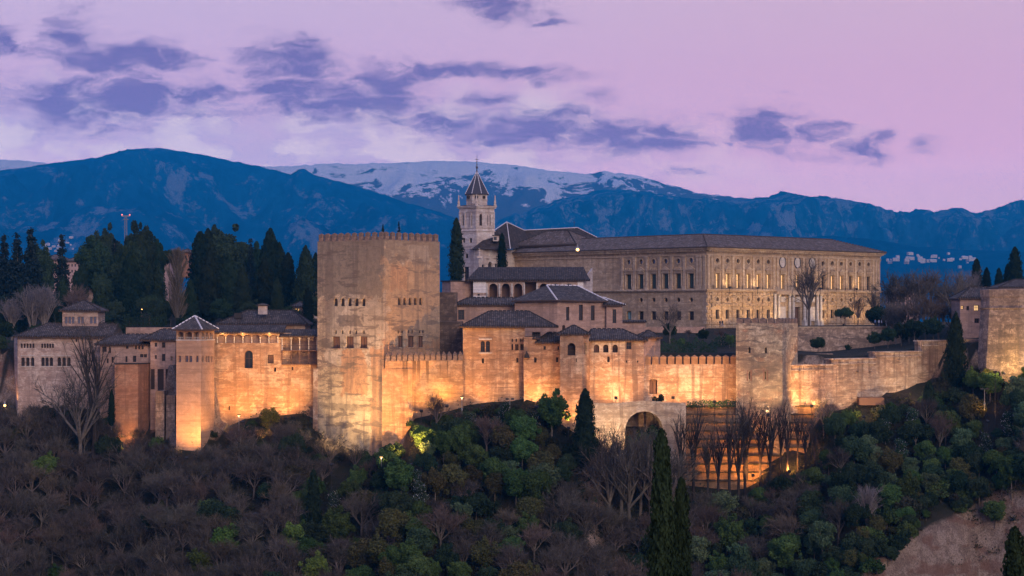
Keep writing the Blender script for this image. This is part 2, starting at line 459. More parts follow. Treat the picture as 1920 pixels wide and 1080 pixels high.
def wall_face(mb, a, b, z0, z1, holes=(), depth=.45, mi=0, mi_in=None):
    """one wall face with real openings: cells between the openings, reveals running inwards"""
    a, b = Vector(a[:2]), Vector(b[:2])
    L = (b - a).length; t = (b - a) / L; n_in = Vector((-t.y, t.x))
    mi_in = mi if mi_in is None else mi_in
    def W3(u, z, d=0.0):
        p = a + t * u + n_in * d
        return (p.x, p.y, z)
    us = sorted({0.0, L, *[min(max(h['u0'], 0), L) for h in holes], *[min(max(h['u1'], 0), L) for h in holes]})
    for u0, u1 in zip(us, us[1:]):
        if u1 - u0 < 1e-4: continue
        um = (u0 + u1) / 2
        cut = sorted([(h['z0'], h['z1']) for h in holes if h['u0'] < um < h['u1']])
        z = z0
        for c0, c1 in cut:
            if c0 > z + 1e-4: mb.face([W3(u0, z), W3(u1, z), W3(u1, c0), W3(u0, c0)], mi)
            z = max(z, c1)
        if z1 > z + 1e-4: mb.face([W3(u0, z), W3(u1, z), W3(u1, z1), W3(u0, z1)], mi)
    for h in holes:
        d = h.get('depth', depth)
        u0, u1, q0, q1 = h['u0'], h['u1'], h['z0'], h['z1']
        sh = h.get('shape', 'rect')
        if sh == 'rect':
            ring = [(u0, q0), (u1, q0), (u1, q1), (u0, q1)]
        elif sh == 'arch':
            pts = arch_pts(h)
            ring = [(u0, q0), (u1, q0)] + pts
            half = len(pts) // 2
            for i in range(half): mb.face([W3(u1, q1), W3(*pts[i + 1]), W3(*pts[i])][::-1], mi)
            for i in range(half, len(pts) - 1): mb.face([W3(u0, q1), W3(*pts[i + 1]), W3(*pts[i])][::-1], mi)
        else:
            cu, cz = (u0 + u1) / 2, (q0 + q1) / 2
            N = 16
            ring = [(cu + (u1 - u0) / 2 * math.cos(2 * math.pi * (i + .5) / N), cz + (q1 - q0) / 2 * math.sin(2 * math.pi * (i + .5) / N)) for i in range(N)]
            cor = [(u1, q1), (u0, q1), (u0, q0), (u1, q0)]
            for i in range(N):
                p, q = ring[i], ring[(i + 1) % N]
                k1 = i // (N // 4)
                if (i + 1) % (N // 4) == 0:
                    c1, c2 = cor[k1], cor[(k1 + 1) % 4]
                    mb.face([W3(*c1), W3(*c2), W3(*q), W3(*p)], mi)
                else:
                    mb.face([W3(*cor[k1]), W3(*q), W3(*p)], mi)
        for i in range(len(ring)):
            p, q = ring[i], ring[(i + 1) % len(ring)]
            if abs(p[0] - q[0]) + abs(p[1] - q[1]) < 1e-5: continue
            mb.face([W3(*p), W3(*p, d), W3(*q, d), W3(*q)], mi_in)
        h['ring'] = ring
        h['frame'] = (a.copy(), t.copy(), n_in.copy(), d)

WIN = {  # pane material, frame material, bars across, bars up
    'glass': ('pane_glass', 'dark_wood', 1, 1), 'wood': ('mid_wood', 'dark_wood', 1, 0), 'open': ('room_shade', 'room_shade', 0, 0),
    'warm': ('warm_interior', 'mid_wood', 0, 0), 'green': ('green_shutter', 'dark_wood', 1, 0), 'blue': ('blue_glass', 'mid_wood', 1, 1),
    'cyan': ('cyan_shutter', 'mid_wood', 1, 0), 'lit': ('lit_pane', 'dark_wood', 1, 1), 'round': ('pane_glass', 'dark_wood', 0, 0),
    'roundblue': ('blue_glass', 'dark_wood', 0, 0), 'pink': ('pink_render', 'pink_render', 0, 0), 'bright': ('lit_pane_bright', 'dark_wood', 1, 1)}
def fill_hole(parent, h):
    """the window, shutter or dark sheet painted as an unlit room that closes an opening: a part with its pane as sub-part"""
    kind = h.get('kind', 'glass')
    pm, fm, nx, nzb = WIN[kind.split('|')[0]]
    a, t, n, d = h['frame']
    ring = h['ring']
    def W3(u, z, dd):
        p = a + t * u + n * dd
        return (p.x, p.y, z)
    u0, u1, q0, q1 = h['u0'], h['u1'], h['z0'], h['z1']
    w = min(.12, (u1 - u0) * .14)
    fr = MB()
    dd = d - .10
    cu, cz = (u0 + u1) / 2, (q0 + q1) / 2
    inner = [(cu + (p[0] - cu) * (1 - 2 * w / (u1 - u0)), cz + (p[1] - cz) * (1 - 2 * w / (q1 - q0))) for p in ring]
    for i in range(len(ring)):
        j = (i + 1) % len(ring)
        fr.face([W3(*ring[i], dd), W3(*ring[j], dd), W3(*inner[j], dd), W3(*inner[i], dd)])
        fr.face([W3(*inner[i], dd), W3(*inner[j], dd), W3(*inner[j], d + .02), W3(*inner[i], d + .02)])
    bar = w * .6
    if nx:
        p = a + t * cu + n * (d - .06)
        fr.box((p.x, p.y, (q0 + q1) / 2 - (.06 * (q1 - q0))), (bar, .07, (q1 - q0) * .86), t)
    if nzb:
        p = a + t * cu + n * (d - .055)
        fr.box((p.x, p.y, q0 + (q1 - q0) * .55), ((u1 - u0) * .9, .06, bar), t)
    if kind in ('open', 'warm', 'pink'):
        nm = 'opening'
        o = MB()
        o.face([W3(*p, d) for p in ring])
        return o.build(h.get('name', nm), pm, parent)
    o = fr.build(h.get('name', 'window'), fm, parent)
    pn = MB()
    if kind.startswith('lit|half'):
        um = u0 + (u1 - u0) * .48
        pn.face([W3(u0, q0, d + .01), W3(um, q0, d + .01), W3(um, q1, d + .01), W3(u0, q1, d + .01)], 0)
        pn.face([W3(um, q0, d + .01), W3(u1, q0, d + .01), W3(u1, q1, d + .01), W3(um, q1, d + .01)], 1)
        pn.build('pane', ['lit_pane_bright', 'pane_glass'], o)
    else:
        pn.face([W3(*p, d + .01) for p in ring])
        pn.build('pane', pm, o)
    return o

def block(name, label, cat, pts, z0, z1, mat, holes=None, group=None, depth=.45, lid=True, root=None, wall_name='wall', faces=None):
    """a building body over the CCW footprint pts; holes = {edge: [openings]}"""
    if root is None:
        c = sum((Vector(p[:2]) for p in pts), Vector((0, 0))) / len(pts)
        root = empty(name, (c.x, c.y, z0), label, cat, group)
    mb = MB()
    hs = holes or {}
    for i in range(len(pts)):
        wall_face(mb, pts[i], pts[(i + 1) % len(pts)], z0, z1, hs.get(i, ()), depth)
    if lid: mb.face([(p[0], p[1], z1) for p in pts])
    mb.build(wall_name, mat, root)
    for i in hs:
        for h in hs[i]: fill_hole(root, h)
    return root

def rect(px0, px1, Y, depth, Y1=None):
    """footprint with its front edge from px0 to px1 at distance Y (Y1 at its other end), running back by depth"""
    a, b = P2(px0, Y), P2(px1, Y1 or Y)
    t = (b - a).normalized(); n = Vector((-t.y, t.x))
    return [a, b, b + n * depth, a + n * depth]

def ridge_caps(mb, p, q, gap=.9, r=.20):
    p, q = Vector(p), Vector(q)
    L = (q - p).length; k = max(2, int(L / gap))
    d = (q - p) / L
    t = Vector((d.x, d.y, 0)).normalized()
    for i in range(k):
        c = p + d * (L * (i + .5) / k)
        e = d * (L / k * .36)
        mb.tube(c - e, c + e, r, r * .8, 5)

def hip_roof(root, pts, ze, rise, over=.7, hl=1.0, hr=1.0, mat='roof_tile', caps=True, thick=.28, ridge=.5, name='roof'):
    """tiled roof over a rectangle a,b,c,d (a-b in front); hl/hr = 1 hipped, 0 gabled; ridge = where the ridge runs in the depth"""
    a, b, c, d = [Vector(p[:2]) for p in pts]
    t = (b - a).normalized(); n = (d - a).normalized()
    L = (b - a).length; D = (d - a).length
    if L < .5 or D < .5: return
    A, B, Cc, Dd = a - t * over - n * over, b + t * over - n * over, c + t * over + n * over, d - t * over + n * over
    L2, D2 = L + 2 * over, D + 2 * over
    inl = min(D2 * .5 * hl, L2 * .5); inr = min(D2 * .5 * hr, L2 - inl)
    R1, R2 = A + t * inl + n * (D2 * ridge), B - t * inr + n * (D2 * ridge)
    zr = ze + rise
    v3 = lambda p, z: Vector((p.x, p.y, z))
    Ae, Be, Ce, De, r1, r2 = v3(A, ze), v3(B, ze), v3(Cc, ze), v3(Dd, ze), v3(R1, zr), v3(R2, zr)
    mb = MB()
    def slope(quad, origin, du):
        du = Vector((du.x, du.y, 0)).normalized()
        nn = (quad[1] - quad[0]).cross(quad[2] - quad[1]).normalized()
        dv = nn.cross(du)
        uv = [((p - origin).dot(du), (p - origin).dot(dv)) for p in quad]
        mb.face(quad, 0, uv)
    same = (R1 - R2).length < .02
    slope([Ae, Be, r2, r1] if not same else [Ae, Be, r1], Ae, t)
    slope([Ce, De, r1, r2] if not same else [Ce, De, r1], Ce, -t)
    slope([De, Ae, r1], De, -n)
    slope([Be, Ce, r2], Be, n)
    low = [v3(p, ze - thick) for p in (A, B, Cc, Dd)]
    up = [Ae, Be, Ce, De]
    for i in range(4):
        j = (i + 1) % 4
        mb.face([low[i], low[j], up[j], up[i]], 1)
    mb.face(low[::-1], 1)
    o = mb.build(name, [mat, 'dark_wood'], root)
    # row of round tile ends along the front eave
    e = MB()
    k = max(2, int(L2 / .55))
    for i in range(k):
        p = Ae + (Be - Ae) * ((i + .5) / k)
        nb = Vector((n.x, n.y, 0))
        e.tube(p - nb * .10 + Vector((0, 0, .03)), p + nb * .5 + Vector((0, 0, .03 + .5 * rise / (D2 * ridge))), .17, .17, 5)
    e.build('eave_tiles', [mat], o)
    if caps:
        w = MB()
        if not same: ridge_caps(w, r1, r2)
        if hl > 0: ridge_caps(w, Ae, r1); ridge_caps(w, De, r1)
        if hr > 0: ridge_caps(w, Be, r2); ridge_caps(w, Ce, r2)
        w.build('ridge_tiles', caps if isinstance(caps, str) else 'roof_tile', o)
    return o

def shed_roof(root, pts, ze, zb, over=.6, mat='roof_tile', thick=.25, name='roof'):
    """lean-to roof: eave along a-b at ze, rising to zb at the back"""
    a, b, c, d = [Vector(p[:2]) for p in pts]
    t = (b - a).normalized(); n = (d - a).normalized()
    A, B = a - t * over - n * over, b + t * over - n * over
    Cc, Dd = c + t * over, d - t * over
    v3 = lambda p, z: Vector((p.x, p.y, z))
    up = [v3(A, ze), v3(B, ze), v3(Cc, zb), v3(Dd, zb)]
    lo = [p - Vector((0, 0, thick)) for p in up]
    mb = MB()
    du = Vector((t.x, t.y, 0))
    dv = (up[3] - up[0]).normalized()
    mb.face(up, 0, [((p - up[0]).dot(du), (p - up[0]).dot(dv)) for p in up])
    for i in range(4):
        j = (i + 1) % 4
        mb.face([lo[i], lo[j], up[j], up[i]], 1)
    mb.face(lo[::-1], 1)
    o = mb.build(name, [mat, 'dark_wood'], root)
    e = MB()
    k = max(2, int((B - A).length / .55))
    for i in range(k):
        p = up[0] + (up[1] - up[0]) * ((i + .5) / k)
        e.tube(p - dv * .12 + Vector((0, 0, .03)), p + dv * .6 + Vector((0, 0, .03)), .17, .17, 5)
    e.build('eave_tiles', [mat], o)
    return o

MERLON = {}
def merlon_row(root, a, b, z, n, w, h, dep, mat, cap=.5, skip_first=False):
    """n pointed merlons spread along a-b; they share one mesh"""
    a, b = Vector(a[:2]), Vector(b[:2])
    t = (b - a).normalized(); nn = Vector((-t.y, t.x))
    key = (w, h, dep, mat, cap, round(t.x, 4))
    for i in range(n):
        if skip_first and i == 0: continue
        s = (b - a).length * (i + .5) / n
        p = a + t * s + nn * (dep / 2)
        if key not in MERLON:
            mb = MB()
            q = [t * (sx * w / 2) + nn * (sy * dep / 2) for sx, sy in ((-1, -1), (1, -1), (1, 1), (-1, 1))]
            mb.prism(q, -.05, h, 0)
            q2 = [v * 1.05 for v in q]
            mb.prism(q2, h, h + .12, 0)
            mb.pyramid([v * 1.05 for v in q], h + .12, (0, 0, h + .12 + cap), 0)
            o = mb.build('merlon', mat, None)
            MERLON[key] = o
        else:
            o = MERLON[key].copy(); COL.objects.link(o)
        o.parent = root
        o.location = (p.x - root.location.x, p.y - root.location.y, z - root.location.z)

# ------------------------------------------------------------------ ground
def interp(x, tab): return float(np.interp(x, [p[0] for p in tab], [p[1] for p in tab]))
YW = [(-400, 446), (-200, 440), (0, 432), (200, 428), (316, 414), (328, 406), (384, 405), (403, 412), (575, 412), (592, 410), (720, 399), (780, 398), (868, 401), (1050, 396), (1210, 399), (1380, 401),
      (1470, 394), (1600, 404), (1775, 417), (1860, 409), (1960, 405), (2300, 400)]
BASE = [(-400, 765), (0, 762), (100, 765), (200, 790), (265, 805), (300, 825), (330, 832), (380, 830), (403, 810), (430, 785), (570, 772), (592, 806), (650, 822), (720, 850), (776, 775), (868, 756),
        (980, 752), (1040, 775), (1100, 800), (1125, 842), (1280, 836), (1400, 840), (1505, 832), (1540, 775), (1600, 765), (1700, 735), (1775, 712), (1860, 697), (1940, 680), (2300, 660)]
SCARP = [(1441, 56), (1530, 48), (1608, 45), (1700, 42.5), (1786, 41), (1840, 39.5), (2002, 36.5)]
TERR = [(-400, 650), (300, 655), (560, 660), (600, 700), (720, 705), (862, 700), (890, 650), (1000, 645), (1240, 662), (1480, 662), (1620, 668), (1780, 650), (2300, 600)]
def ground(X, Y):
    u = CX + X * 9.0
    yw = interp(u, YW)
    zb = PZ(interp(u, BASE), yw)
    d = yw - Y
    near = -1.7 - .26 * max(Y, 0) - .0007 * max(Y, 0) ** 2
    if d > -2.0:
        slope = .60 + .12 * math.sin(X * .05)
        ds = interp(u, SCARP) + 2.2 * mnoise.fractal(Vector((X * .14, 3.1, 0)), 1.0, 2.0, 4)
        if u > 1480: slope = .55
        z = zb - slope * max(d, 0)
        if u > 1500 and d > ds:
            z -= min((d - ds) * 1.9, 26) + max(0, (d - ds - 14)) * .2
        z += 1.0 * mnoise.noise(Vector((X * .05, Y * .05, 0))) * min(1, max(d, 0) / 10)
        if u > 1560 and d > ds - 2:
            z += 1.4 * mnoise.fractal(Vector((X * .12, Y * .12, 5)), 1.0, 2.0, 4)
        return max(z, near, -76)
    back = -d
    zt = PZ(interp(u, TERR), yw + 8)
    if u < 700:
        top = zt + .085 * max(0, back - 8) if back < 130 else zt + .085 * 122
    elif u < 1480:
        top = zt + (max(0, min(back - 20, 60)) / 60) * (-4.8 - zt)
    else:
        rw = 52.0     # the terrace behind its retaining wall
        top = zt if back < rw else -4.3
    k = min(1.0, max(0.0, (back - 2) / 2.5))
    z = zb * (1 - k) + top * k
    far = max(0, back - 260)
    return z - min(far * .04, 40)

def rng_axis(lo, hi, step, far, grow=1.35):
    a = list(np.arange(lo, hi + .1, step))
    s = step
    while a[-1] < far: s *= grow; a.append(a[-1] + s)
    s = step
    while a[0] > -far: s *= grow; a.insert(0, a[0] - s)
    return a
gx = rng_axis(-150, 150, 2.5, 14000)
gy = [v for v in rng_axis(-20, 560, 2.5, 16000) if v > -600]
mb_v = []
for y in gy:
    for x in gx:
        uu = x
        mb_v.append((x, y, ground(max(-170, min(170, x)), y) if y < 2500 else -52.0))
nx = len(gx)
fs = [(j * nx + i, j * nx + i + 1, (j + 1) * nx + i + 1, (j + 1) * nx + i) for j in range(len(gy) - 1) for i in range(nx - 1)]
m, T = new_mat('earth')
co = T.n('ShaderNodeTexCoord').outputs['Object']
gxn, gyn, gzn = T.sep(T.n('ShaderNodeNewGeometry').outputs['Normal'])
n1 = T.noise(co, .12, 8, .65); n2 = T.noise(T.vm('MULTIPLY', co, (.45, .3, .35)), 1.0, 10, .72, .8); n3 = T.noise(co, 3.5, 8, .75)
soil = T.mix(T.ss(n1, .4, .6), (.035, .038, .022, 1), (.06, .05, .035, 1))
cliff = T.mix(T.ss(n2, .45, .55), (.34, .25, .19, 1), (.52, .40, .31, 1))
cliff = T.mix(T.m('MULTIPLY', T.ss(n3, .47, .57), .6), cliff, (.12, .08, .055, 1))
red = T.noise(T.vm('MULTIPLY', co, (.12, .12, .25)), 1.0, 5)
cliff = T.mix(T.m('MULTIPLY', T.ss(red, .53, .62), .6), cliff, (.24, .115, .075, 1))
steep = T.ss(T.m('ADD', gzn, T.m('MULTIPLY', T.m('SUBTRACT', n1, .5), .25)), .72, .60)
col = T.mix(steep, soil, cliff)
finish(T, col, .95, T.m('ADD', n3, T.m('MULTIPLY', n2, 2.5)), 1.0, .8)
me = bpy.data.meshes.new('ground'); me.from_pydata(mb_v, [], fs); me.materials.append(m)
me.polygons.foreach_set('use_smooth', [True] * len(me.polygons))
gob = bpy.data.objects.new('ground', me); COL.objects.link(gob); gob['kind'] = 'structure'

# ------------------------------------------------------------------ mountains
def mountain(name, prof, Y, width, mat, base=-60.0, amp=1.0, crest=2.0, nu=420, nv=60, freq=1.0, seed=0.0, pw=1.2):
    p0, p1 = prof[0][0], prof[-1][0]
    vs = []
    back = 6
    hscale = Y / 8000.0
    for j in range(-back, nv + 1):
        for i in range(nu + 1):
            px = p0 + (p1 - p0) * i / nu
            zr = PZ(interp(px, prof), Y)
            X = PX(px, Y)
            zr += crest * hscale * mnoise.fractal(Vector((px * .07 + seed, seed, 1.3)), .9, 2.1, 6) * 4
            v = j / nv
            if j < 0:
                y = Y + width * (-v) * 1.5; z = zr - (zr - base) * min(1, (-v) * 2.5) ** 1.2
            else:
                y = Y - width * v
                z = base + (zr - base) * (1 - v) ** pw
                q = Vector((X * .0011 * freq / hscale + seed, y * .0011 * freq / hscale, seed))
                r = mnoise.ridged_multi_fractal(q, .9, 2.1, 7, 1.0, 2.0) - 1.1
                z += amp * hscale * 110 * r * min(1, v * 5) * (1 - v) ** .6
                z = min(z, zr - (zr - base) * v * .35) if v > 0 else z
            vs.append((X, y, z))
    n = nu + 1
    fs = [(j * n + i, (j + 1) * n + i, (j + 1) * n + i + 1, j * n + i + 1) for j in range(back + nv) for i in range(nu)]
    me = bpy.data.meshes.new(name); me.from_pydata(vs, [], fs); me.materials.append(MATS[mat])
    me.polygons.foreach_set('use_smooth', [True] * len(me.polygons))
    o = bpy.data.objects.new(name, me); COL.objects.link(o); o['kind'] = 'structure'
    return o

def mat_hill(name, forest, hazed_forest2, rock, rockamt, scale):
    """wooded slopes with blue distance haze put into their colour: fine mottling of trees, thin gullies running down, scattered bare rock"""
    m, T = new_mat(name)
    co = T.n('ShaderNodeTexCoord').outputs['Object']
    gul = T.noise(T.vm('MULTIPLY', co, (.010 * scale, .004 * scale, .0035 * scale)), 1.0, 9, .66, 1.2)
    n1 = T.noise(co, .006 * scale, 10, .70, .3); n3 = T.noise(co, .035 * scale, 6, .7)
    n2 = T.noise(T.vm('MULTIPLY', T.vm('ADD', co, (900, 50, 0)), (1, 1, .6)), .0034 * scale, 12, .72, .8)
    col = T.mix(T.ss(n1, .42, .58), c4(forest), c4(hazed_forest2))
    col = T.mix(T.m('MULTIPLY', T.ss(gul, .50, .60), .65), col, c4([v * .45 for v in forest]))
    col = T.mix(T.m('MULTIPLY', T.ss(n3, .5, .58), .55), col, c4([v * .5 for v in forest]))
    rk = T.m('ADD', T.m('ADD', n2, T.m('MULTIPLY', T.m('SUBTRACT', n3, .5), .35)), T.m('MULTIPLY', T.m('SUBTRACT', gul, .5), -.35))
    col = T.mix(T.m('MULTIPLY', T.ss(rk, rockamt, rockamt + .09), .85), col, c4(rock))
    finish(T, col, 1.0, T.m('ADD', n3, T.m('MULTIPLY', gul, 2.0)), .8, 25.0, 0.0)
mat_hill('hill_forest_haze', (.004, .075, .165), (.008, .10, .20), (.20, .23, .30), .545, 1.0)  # blue of the distant air is painted into these slope colours
mat_hill('hill_crag_haze', (.006, .095, .19), (.03, .135, .25), (.27, .29, .35), .505, 1.3)
mat_hill('hill_low_haze', (.004, .07, .155), (.010, .09, .18), (.25, .25, .28), .68, 1.3)
m, T = new_mat('snow_rock')
co = T.n('ShaderNodeTexCoord').outputs['Object']
x, y, z = T.sep(co)
gxn, gyn, gzn = T.sep(T.n('ShaderNodeNewGeometry').outputs['Normal'])
n1 = T.noise(T.vm('MULTIPLY', co, (1, .6, 2.4)), .0042, 12, .70, 1.2)
n2 = T.noise(co, .012, 8, .68)
alt = T.m('DIVIDE', T.m('SUBTRACT', z, 560), 240)
s = T.m('ADD', T.m('ADD', n1, T.m('MULTIPLY', T.m('SUBTRACT', n2, .5), .5)), T.m('MULTIPLY', T.m('SUBTRACT', alt, .5), .22))
xg = T.m('MULTIPLY', T.ss(x, 300, 1200), .07)
s = T.m('SUBTRACT', s, xg)
snow = T.ss(s, .455, .495)
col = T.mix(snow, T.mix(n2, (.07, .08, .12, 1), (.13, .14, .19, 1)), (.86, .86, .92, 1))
finish(T, col, .9, n2, .5, 15.0, 0.0)

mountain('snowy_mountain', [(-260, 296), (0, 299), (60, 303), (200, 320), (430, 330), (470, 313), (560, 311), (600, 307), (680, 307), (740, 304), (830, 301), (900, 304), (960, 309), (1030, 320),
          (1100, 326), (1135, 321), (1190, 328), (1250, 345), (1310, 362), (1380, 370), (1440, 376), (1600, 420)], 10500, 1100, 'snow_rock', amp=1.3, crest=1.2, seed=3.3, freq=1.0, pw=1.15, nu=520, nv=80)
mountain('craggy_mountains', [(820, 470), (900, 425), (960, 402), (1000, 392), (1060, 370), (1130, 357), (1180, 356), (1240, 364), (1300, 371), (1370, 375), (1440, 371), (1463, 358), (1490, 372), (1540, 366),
          (1590, 377), (1650, 390), (1700, 401), (1718, 391), (1740, 401), (1785, 389), (1830, 398), (1880, 387), (1905, 374), (1960, 368), (2200, 380)], 9800, 2600, 'hill_crag_haze', amp=3.6, crest=2.0, seed=9.1, freq=1.5, pw=1.25, nu=520, nv=70)
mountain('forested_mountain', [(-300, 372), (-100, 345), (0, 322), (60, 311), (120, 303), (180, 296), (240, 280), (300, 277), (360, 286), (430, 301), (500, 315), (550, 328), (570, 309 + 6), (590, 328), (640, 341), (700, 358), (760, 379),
          (820, 396), (860, 411), (900, 432), (1000, 470), (1100, 505), (1250, 560)], 8800, 3000, 'hill_forest_haze', amp=2.2, crest=.9, seed=1.7, freq=1.1, pw=1.1)
mountain('low_hills', [(780, 480), (900, 448), (960, 438), (1020, 452), (1100, 478), (1250, 482), (1400, 458), (1480, 446), (1560, 442), (1640, 449), (1720, 462), (1800, 468), (1920, 472), (2150, 480)], 6800, 1900, 'hill_low_haze', amp=.5, crest=.8, seed=6.2, freq=1.3, pw=1.0, nu=300, nv=40)

# ------------------------------------------------------------------ air
hz, T = new_mat('air')
pv = T.n('ShaderNodeVolumePrincipled')
pv.inputs['Color'].default_value = (.015, .44, 1.0, 1)
pv.inputs['Anisotropy'].default_value = .66
pv.inputs['Density'].default_value = HAZE
o = T.n('ShaderNodeOutputMaterial'); T.t.links.new(pv.outputs[0], o.inputs['Volume'])
hb = MB(); hb.box((0, 5850, 395), (30000, 13300, 970))
ho = hb.build('haze', 'air'); ho['kind'] = 'stuff'

# ------------------------------------------------------------------ the great crenellated tower
def E(a, b, px0, px1, py0, py1, **k): return hole_px(Vector(a[:2]), Vector(b[:2]), px0, px1, py0, py1, **k)
c_n = P2(720, 395.0)
th = math.radians(39)
c_l = c_n + Vector((-math.cos(th), math.sin(th))) * 19.2
c_r = c_n + Vector((math.sin(th), math.cos(th))) * 17.4
c_b = c_l + (c_r - c_n)
ztop = PZ(449, 395)
hl_, hr_ = [], []
for x in (629.5, 642.5, 655.5, 668.5, 681.5): hl_.append(E(c_l, c_n, x - 3.6, x + 3.6, 559, 574, shape='arch', kind='open', depth=.35))
for x in (630.5, 656, 682): hl_.append(E(c_l, c_n, x - 7, x + 7, 631, 653, kind='wood', depth=.35))
for k, x in enumerate((629.5, 642, 656, 668, 682)): hl_.append(E(c_l, c_n, x - 1.8, x + 1.8, 619, 626, shape='arch', kind='open', depth=.2))
for x in (749, 759, 769, 779, 789): hr_.append(E(c_n, c_r, x - 2.9, x + 2.9, 558, 572, shape='arch', kind='open', depth=.35))
for x in (751, 770.5, 789): hr_.append(E(c_n, c_r, x - (5.5 if x == 770.5 else 4.4), x + (5.5 if x == 770.5 else 4.4), 630, 651, kind='wood', depth=.35))
for x in (747, 754, 766, 773, 787, 793): hr_.append(E(c_n, c_r, x - 1.5, x + 1.5, 619, 625, shape='arch', kind='open', depth=.2))
def tower_zone(px0, px1, y0, y1, face, dep=2.0):
    a_, b_ = (c_l, c_n) if face == 0 else (c_n, c_r)
    h = hole_px(a_, b_, px0, px1, y0, y1); tt_ = (b_ - a_).normalized()
    m_ = a_ + tt_ * ((h['u0'] + h['u1']) / 2); k_ = (h['u1'] - h['u0']) / 2
    root = (c_l + c_r) / 2
    return ((m_.x - root.x + 14 * 13.1, m_.y - root.y + 14 * 7.7, (h['z0'] + h['z1']) / 2 - PZ(875, 395)), (abs(tt_.x) * k_ + .6, abs(tt_.y) * k_ + .6, (h['z1'] - h['z0']) / 2))
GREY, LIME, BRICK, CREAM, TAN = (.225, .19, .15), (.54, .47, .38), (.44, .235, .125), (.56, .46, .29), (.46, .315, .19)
Zs = [(*tower_zone(585, 722, 425, 565, 0), GREY, 1.1), (*tower_zone(720, 830, 430, 500, 1), GREY, .7), (*tower_zone(724, 830, 490, 650, 1), TAN, 1.0), (*tower_zone(615, 718, 560, 690, 0), LIME, .75), (*tower_zone(598, 640, 560, 660, 0), GREY, .5),  # grey outer and tan inner face also paint a light contrast at the corner
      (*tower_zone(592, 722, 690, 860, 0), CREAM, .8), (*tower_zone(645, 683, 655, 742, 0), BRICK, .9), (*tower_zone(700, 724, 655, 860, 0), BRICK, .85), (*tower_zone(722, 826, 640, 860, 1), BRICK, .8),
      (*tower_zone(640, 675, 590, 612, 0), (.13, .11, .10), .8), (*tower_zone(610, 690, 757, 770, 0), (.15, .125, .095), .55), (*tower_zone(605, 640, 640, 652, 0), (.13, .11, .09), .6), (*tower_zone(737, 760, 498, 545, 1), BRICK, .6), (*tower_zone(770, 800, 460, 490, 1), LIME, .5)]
mat_stone('merlon_unlit_earth', (.20, .145, .12), (.27, .19, .15), (.08, .06, .05), .4, .5, .6, 1.5, .3, .7, .8, seed=15)  # stained merlons, darkened further in colour as unlit tops above the floodlights
mat_stone('curtain_earth', (.42, .25, .14), (.48, .33, .21), (.14, .085, .055), .13, .5, .56, .85, .4, .55, .5, seed=16, drip=(20.2, 4.5, .9))
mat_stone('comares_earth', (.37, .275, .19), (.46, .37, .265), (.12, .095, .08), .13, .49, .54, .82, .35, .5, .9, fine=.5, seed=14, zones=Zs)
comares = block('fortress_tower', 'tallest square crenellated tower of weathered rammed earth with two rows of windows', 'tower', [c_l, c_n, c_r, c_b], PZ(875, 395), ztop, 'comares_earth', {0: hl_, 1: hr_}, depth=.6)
ti = lambda p, k: p + ((c_l + c_r) / 2 - p).normalized() * k
for p, q, n in ((c_l, c_n, 10), (c_n, c_r, 9), (c_r, c_b, 9), (c_b, c_l, 10)):
    merlon_row(comares, p, q, ztop - .1, n, .98, 1.4, .6, 'merlon_unlit_earth', .3)
# wider foot on the outer side, and the brick spur on the inner side
mb = MB()
tl = (c_n - c_l).normalized(); nl = Vector((-tl.y, tl.x))
e0 = c_l - tl * 1.4
mb.prism([e0 - nl * .1, c_l + tl * .12 - nl * .1, c_l + tl * .12 + nl * 3, e0 + nl * 3], PZ(900, 400), PZ(692, 404), 0, [e0 - nl * .05 + tl * .25, c_l + tl * .1 - nl * .05, c_l + tl * .1 + nl * 3, e0 + nl * 3 + tl * .25])
mb.build('buttress', 'wall_earth_pale', comares)
for (p, q, xs, y0, y1) in ((c_l, c_n, ((623, 638), (648, 664), (674, 690)), 629, 655), (c_n, c_r, ((746, 756.5), (764, 777.5), (784, 794)), 628, 653)):
    t = (q - p).normalized(); nn = Vector((-t.y, t.x))
    for x0, x1 in xs:
        h = hole_px(p, q, x0, x1, y0, y1)
        mb = MB(); cu = p + t * ((h['u0'] + h['u1']) / 2) - nn * .04
        mb.box((cu.x, cu.y, h['z0'] + .12), (h['u1'] - h['u0'] + .3, .22, .16), t)
        mb.build('sill', 'tower_earth', comares)

# ------------------------------------------------------------------ curtain wall with merlons, from the tower to the first palace block
w_a, w_b = P2(722, 393.6), P2(869, 399.5)
zt = PZ(676, 396)
cw = block('crenellated_wall', 'lit orange crenellated wall running from the tallest tower to the palace with narrow windows', 'wall', [w_a, w_b, w_b + Vector((0, 1.6)), w_a + Vector((0, 1.2))], PZ(860, 394), zt, 'curtain_earth')
merlon_row(cw, w_a, w_b, zt, 14, .92, 1.0, .55, 'merlon_unlit_earth', .8)
mb = MB(); p0, p1 = P2(716, 392.2), P2(775, 394.0)
mb.prism([p0, p1, p1 + Vector((0, 2)), p0 + Vector((0, 2))], PZ(875, 393), PZ(692, 393), 0, [p0 + Vector((0, 1.2)), p1 + Vector((-.3, 1.4)), p1 + Vector((-.3, 2)), p0 + Vector((0, 2))])
mb.build('spur', 'curtain_earth', cw)

